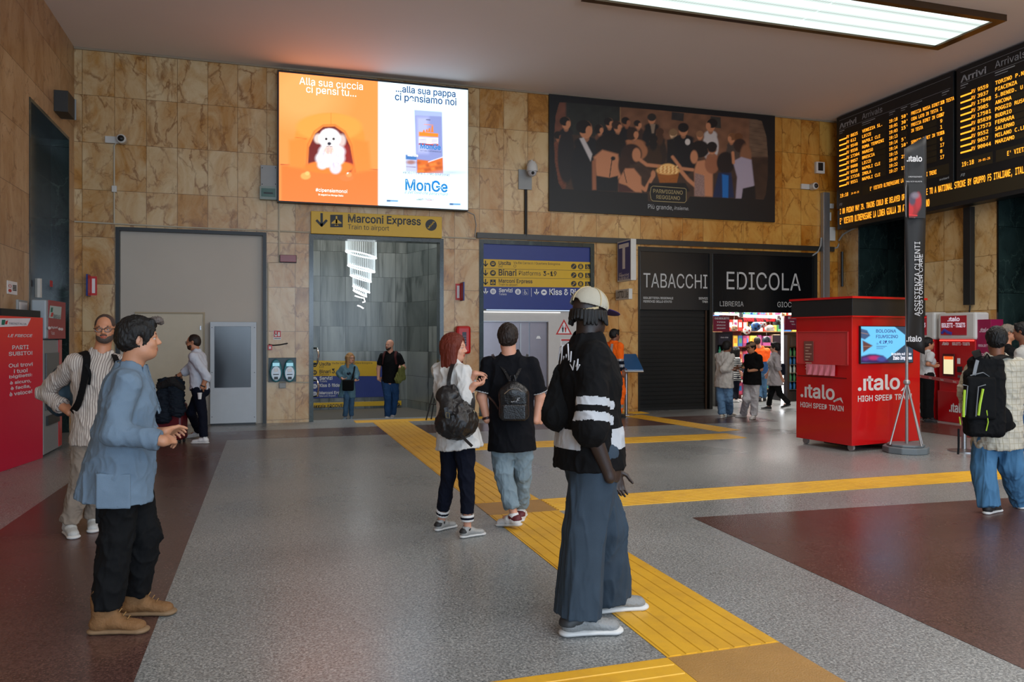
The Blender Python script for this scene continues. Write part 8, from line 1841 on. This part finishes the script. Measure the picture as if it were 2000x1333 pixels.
for q in (-1, 1): B.strap('reflective_brace', refl, [B.neck - B.f * .13 + B.s * q * .1 + B.up * -.02, B.neck - B.f * .165 + B.s * q * .11 - B.up * .15, B.neck - B.f * .165 + B.s * q * .11 - B.up * .28], .045, .004)
B.trousers(orange, e=.024, ek=.03, hem=.03, fold=.010, mats=[orange, refl], matfn=lambda C: ((C[:, 2] > .20) & (C[:, 2] < .27)).astype(int), seed=92)
for i in (0, 1): B.shoe(i, dark_rub, dark_rub, L=.3, style='low')

# 10 man in the white jumper, 11 man in flat cap
B = person('man in white jumper and blue jeans facing the newsagent doorway', (1419, 817), 48, 1.58, (1420.5, 678, 0), 52, (1416, 691, 0), (1414, 746, 0),
           [((1423, 780, -.05), (1425, 814), 60, 0), ((1408, 780, .0), (1410, 817), 30, 0)],
           [((1413, 722, -.2), (1431, 723, -.1), (1440, 722, -.05), (0, 0, -1), 25), ((1420, 722, .2), (1436, 720, .2), None, None, 30)], skin=sk_brown, near=False, w=1.05)
B.body(); B.hair('thick', h_black, .8); B.top(fabric('white_jumper', (186, 184, 180)), 'jumper', e=.026, sleeve=1.7, es=.026, low=.13, fold=.010, seed=101, wd=1.1); B.trousers(fabric('sky_jeans', (98, 134, 170), var=.15), e=.018, ek=.024, hem=.0, fold=.012, seed=102)
for i in (0, 1): B.shoe(i, mat('cream_shoe', (190, 184, 172), .5), white_rub, L=.27)
B = person('man in beige flat cap, black polo and white trousers looking at a phone', (1463, 819), 248, 1.58, (1466.5, 679.5, 0), 238, (1471, 693, 0), (1469, 746, 0),
           [((1458, 780, .0), (1452, 816), 258, 0), ((1474, 781, -.04), (1472, 819), 215, 0)],
           [((1462, 716, .2), (1452, 719, .05), (1446, 722, .0), (0, 0, 1), 35), ((1486, 722, -.12), (1463, 725, -.2), (1452, 722, -.15), (0, 0, 1), 35)], skin=sk_olive, near=False, w=1.2, hpitch=-8)
B.body(); B.brows(h_black); B.hair('short', h_black, .8); B.glasses(glassk); B.top(blackfab, 'polo_shirt', e=.02, sleeve=.85, es=.03, low=.06, fold=.006, seed=111, collar=(blackfab, .02, .03), belly=1); B.trousers(fabric('white_jeans', (196, 198, 204), var=.06), e=.018, ek=.022, hem=.0, fold=.010, seed=112)
for i in (0, 1): B.shoe(i, white_lea, white_rub, L=.28)
fc = fabric('flat_cap', (126, 104, 84)); c_ = grow('cap', [('u', ell(B.h(0, -.01, .055), V3(.088, .105, .068) * B.hs, B.Rh), 0), ('s', (lambda P, c=B.h(0, 0, .045), n=B.Rh[:, 2]: (P - c) @ n, B.hc - .3, B.hc + .3), 0)], .007, fc, B.root); grow('visor', [('u', ell(B.h(0, .10, .046), V3(.065, .055, .010) * B.hs, B.Rh), 0)], .006, fc, c_)
r = bag_thing('phone', 'dark phone held by the man in the flat cap', 'phone', B); q_ = B.px(1448, 722, -.05); grow('case', [('u', rbox(q_, (.035, .07, .006), np.stack([Rn, nrm(Fn + .3 * Zn), nrm(Zn - .3 * Fn)], 1), .004), 0)], .004, dark_rub, r)

# 12-14 inside the newsagent, 13 walking past
B = person('customer in an orange vest over blue clothes inside the newsagent', (1487, 784), 15, 1.66, (1479, 668, 0), 20, (1485, 681, 0), (1488, 727, 0),
           [((1492, 757, .0), (1493, 783), 20, 0), ((1483, 757, .05), (1484, 785), 10, 0)], [((1500, 703, .0), (1499, 722, 0), None, None, 20), ((1474, 703, 0), (1473, 720, 0), None, None, 20)], skin=sk_fair, near=False)
B.body(); B.hair('short', h_brown); B.top(fabric('vest_orange', (236, 92, 30)), 'vest', e=.024, sleeve=.8, low=.02, fold=.006, mats=[fabric('vest_orange', (0, 0, 0)), jean2], matfn=lambda C: (((C - B.pel) @ B.up) < .26).astype(int)); B.trousers(jean, e=.014, hem=.02)
for i in (0, 1): B.shoe(i, dark_rub, dark_rub, L=.28)
B = person('woman in grey shirt and black trousers striding past the newsagent', (1517, 803), 276, 1.57, (1514, 680, 0), 300, (1513, 693, 0), (1514, 743, 0),
           [((1505, 772, .05), (1501, 801), 280, 0), ((1523, 770, -.05), (1540, 798), 285, .05)], [((1506, 716, .2), (1500, 730, .2), None, None, 25), ((1519, 718, -.18), (1527, 738, -.15), None, None, 25)], skin=sk_fair, near=False, fem=True, w=1.05)
B.body(); B.hair('short', h_black, 1.4); B.top(fabric('grey_shirt', (172, 166, 168)), 'shirt', e=.026, sleeve=1.3, es=.03, low=.12, wd=1.12, fold=.010, seed=131, collar=(fabric('grey_shirt', (0, 0, 0)), .03, 0)); B.trousers(blackfab, e=.010, ek=.008, hem=.05, seed=132)
for i in (0, 1): B.shoe(i, dark_rub, white_rub, L=.27)
r = bag_thing('shoulder_bag', 'navy bag behind the striding woman in the grey shirt', 'bag', B); grow('body', [('u', rbox(B.px(1528, 722, .1), (.06, .05, .13), np.stack([Rn, Fn, Zn], 1), .04), 0)], .010, navyfab, r); B.strap('strap', navyfab, [B.px(1526, 708, .08), B.px(1518, 697, .05), B.px(1513, 693, 0)], .03, .005, r)
B = person('customer in a black and white striped top inside the newsagent', (1436, 786), 80, 1.45, (1438, 686, 0), 70, (1437, 698, 0), (1436, 738, 0),
           [((1438, 764, .0), (1438, 785), 80, 0), ((1434, 764, .05), (1434, 787), 70, 0)], [((1441, 717, -.1), (1446, 728, -.1), None, None, 20), ((1436, 717, .1), (1444, 727, .1), None, None, 20)], skin=sk_fair, near=False, fem=True)
B.body(); B.hair('bob', h_black, .8); B.top(fabric('bw_stripes', (190, 190, 188), stripes=[(Zn, .05, .5, (40, 42, 48))]), 'top', e=.02, sleeve=1.0, low=.08, fold=.005); B.trousers(navyfab, e=.012, hem=.02)
for i in (0, 1): B.shoe(i, white_lea, white_rub, L=.25)

# 15 staff woman
B = person('station staff woman in white short-sleeved shirt and black trousers before the machines', (1811, 826), 92, 1.62, (1813, 672, 0), 98, (1810.5, 687, 0), (1809, 735, 0),
           [((1812, 776, -.05), (1812, 826), 96, 0), ((1808, 776, .08), (1809, 821), 90, 0)],
           [((1812, 712, -.17), (1824, 716, -.12), (1830, 717, -.08), (-1, .3, 0), 40), ((1814, 711, .15), (1825, 715, .05), (1830, 717, 0), (1, .3, 0), 40)], skin=sk_tan, near=False, fem=True, w=1.1)
B.body(); B.brows(h_black); B.hair('pony', h_black); B.top(fabric('staff_white', (194, 194, 194)), 'shirt', e=.016, sleeve=.75, es=.026, low=.0, fold=.006, seed=151); B.trousers(blackfab, e=.020, ek=.036, hem=.02, wide=.015, seed=152)
for i in (0, 1): B.shoe(i, dark_rub, dark_rub, L=.26, style='low')

# 16 man with the rucksack
plaid = fabric('beige_checked', (186, 180, 164), stripes=[(Rn, .05, .12, (160, 152, 132)), (Zn, .05, .12, (162, 154, 134))], var=.08)
B = person('man with a big black rucksack, beige overshirt and wide blue jeans', (1957, 1000), 10, 1.76, (1946, 665, 0), 24, (1946, 702, 0), (1948, 850, 0),
           [((1974, 915, .0), (1994, 993), 30, 0), ((1922, 915, -.02), (1932, 1004), 55, 0)],
           [((1984, 768, .02), (1976, 820, -.06), (1974, 838, -.05), (-.9, .2, 0), 30), ((1886, 768, .06), (1890, 812, .12), None, None, 30)], skin=sk_brown, w=1.06)
B.body(); B.hair('thick', h_black, .75, fine=.003); B.top(plaid, 'overshirt', e=.026, sleeve=(1.75, 1.75), es=.034, es2=.032, low=.12, fold=.011, wd=1.08, seed=161, collar=(plaid, .035, 0)); B.trousers(fabric('deep_blue_jeans', (70, 112, 146), var=.2), e=.020, ek=.034, hem=-.02, wide=.012, fold=.012, seed=162)
for i in (0, 1): B.shoe(i, dark_rub, white_rub, L=.29)
r = bag_thing('rucksack', 'big black rucksack with lime green zips on the man in the beige overshirt', 'backpack', B); rk = fabric('rucksack_nylon', (12, 13, 15), bump=.2, sheen=0); lime = mat('lime_trim', (170, 206, 50), .5); RB3 = np.stack([B.s, B.f, Zn], 1)
grow('body', [('u', rbox(B.px(1922, 774, -.24), (.165, .09, .25), RB3, .07), 0), ('u', rbox(B.px(1925, 712, -.22), (.14, .075, .07), RB3, .05), .03), ('u', rbox(B.px(1922, 832, -.25), (.16, .09, .10), RB3, .06), .03)], .008, rk, r, fold=.005, ff=(20, 20, 16), seed=163)
grow('front_pocket', [('u', rbox(B.px(1916, 778, -.335), (.12, .03, .19), RB3, .028), 0)], .007, rk, r, fold=.003)
grow('side_pouch', [('u', ell(B.px(1958, 820, -.16), (.085, .08, .12)), 0), ('u', ell(B.px(1970, 832, -.12), (.06, .06, .06)), .03)], .008, rk, r, fold=.005)
gz = mat('grey_trim', (112, 116, 120), .5)
b = MB()
for pts in (((1884, 762, -.36), (1882, 800, -.36), (1882, 815, -.36)), ((1920, 760, -.385), (1914, 790, -.385), (1911, 812, -.385))): b.tube([Vector(B.px(*t)) for t in pts], .011, 6)
b.tube([Vector(B.px(*t)) for t in ((1927, 802, -.37), (1930, 825, -.36), (1926, 842, -.35))], .005, 6); b.tube([Vector(B.px(*t)) for t in ((1876, 830, -.3), (1874, 815, -.31))], .006, 6); b.tube([Vector(B.px(1970 + 5 * math.cos(t), 834 + 5 * math.sin(t), -.2)) for t in [.7 * i for i in range(8)]], .004, 6)
b.build('zip_pulls', lime, r, smooth=True, local=True)
b = MB()
for pts in (((1880, 752, -.36), (1890, 754, -.37), (1886, 800, -.37), (1885, 812, -.36)), ((1925, 752, -.385), (1911, 756, -.385), (1907, 800, -.385), (1906, 814, -.38)), ((1895, 734, -.34), (1920, 728, -.34), (1932, 736, -.33), (1931, 790, -.34))): b.tube([Vector(B.px(*t)) for t in pts], .005, 6)
b.build('grey_piping', gz, r, smooth=True, local=True)
for pts in (((1912, 700, -.3), (1906, 690, -.18), (1908, 688, -.02), (1912, 700, .12)), ((1942, 706, -.28), (1958, 698, -.15), (1972, 700, -.02), (1978, 716, .1))): B.strap('shoulder_strap', rk, [B.px(*t) for t in pts], .06, .015, r)
for pts in (((1909, 704, -.31), (1906, 715, -.32), (1902, 733, -.33)),): B.strap('compression_strap', gz, [B.px(*t) for t in pts], .03, .004, r, nrmv=-Fn)
B.strap('hanging_strap', rk, [B.px(1872, 838, -.28), B.px(1872, 870, -.27), B.px(1871, 888, -.27)], .018, .004, r, nrmv=-Fn); MB().tube([Vector(B.px(*t)) for t in ((1923, 700, -.3), (1928, 692, -.3), (1934, 700, -.3))], .008, 8).build('grab_handle', rk, r, smooth=True, local=True)

# 17, 18 men behind
B = person('older man in glasses and a dark top behind the man with the rucksack', (1974, 872), 100, 1.80, (1969, 650, 0), 108, (1966, 679, 0), (1964, 763, 0),
           [((1968, 815, -.05), (1970, 872), 100, 0), ((1960, 815, .1), (1962, 862), 100, 0)], [((1956, 725, -.2), (1964, 760, -.2), None, None, 20), ((1972, 725, .2), (1982, 755, .2), None, None, 20)], skin=sk_tan, near=False, w=1.08)
B.body(); B.brows(h_grey); B.hair('short', hairmat('hair_grey', (110, 100, 90)), .6); B.glasses(glassk); B.top(blackfab, 't_shirt', e=.02, sleeve=.8, low=.06, fold=.006, collar=(blackfab, .02, 0)); B.trousers(blackfab, e=.016)
for i in (0, 1): B.shoe(i, dark_rub, dark_rub, L=.28)
B = person('man in light grey jumper and blue jeans cut by the picture edge', (2002, 892), 318, 1.84, (1996, 648, 0), 318, (2003, 680, 0), (2004, 780, 0),
           [((2010, 838, .0), (2012, 892), 320, 0), ((1996, 838, -.05), (1997, 895), 318, 0)], [((2030, 735, .0), (2030, 780, 0), None, None, 20), ((1984, 738, -.1), (1990, 778, -.1), None, None, 20)], skin=sk_brown, near=False, w=1.05)
B.body(); B.hair('short', h_black); B.top(fabric('light_grey_knit', (172, 170, 164)), 'jumper', e=.024, sleeve=1.9, low=.06, fold=.008, seed=181); B.trousers(fabric('strong_blue_jeans', (40, 78, 122), var=.2), e=.018, ek=.03, hem=-.01, fold=.010, seed=182)
for i in (0, 1): B.shoe(i, mat('cream_shoe', (0, 0, 0)), white_rub, L=.29)

# folded easel by the stairs
e0 = BACK.P(BA(846, 800), 0, .22); r = thing('easel', 'black folded easel standing at the corner of the stairs opening', 'easel', e0); s_ = .0095
for a_, b2 in (((852, 746, 0), (832, 812, -.25)), ((853, 752, 0), (842, 812, -.1)), ((850, 748, 0), (862, 812, -.2))):
    D_e = float((e0 - CAM).dot(Fv)); p0 = at_depth(a_[0], a_[1], D_e); p1 = ground(b2[0], 815, 0); p1 = at_depth(b2[0], HZ + CH * FPX / (D_e + b2[2]), D_e + b2[2]); MB().tube([p0, p1], .014, 8).build('leg', blackm, r, smooth=True)
MB().tube([at_depth(838, 790, float((e0 - CAM).dot(Fv)) - .1), at_depth(856, 790, float((e0 - CAM).dot(Fv)) - .1)], .012, 8).build('crossbar', blackm, r, smooth=True)
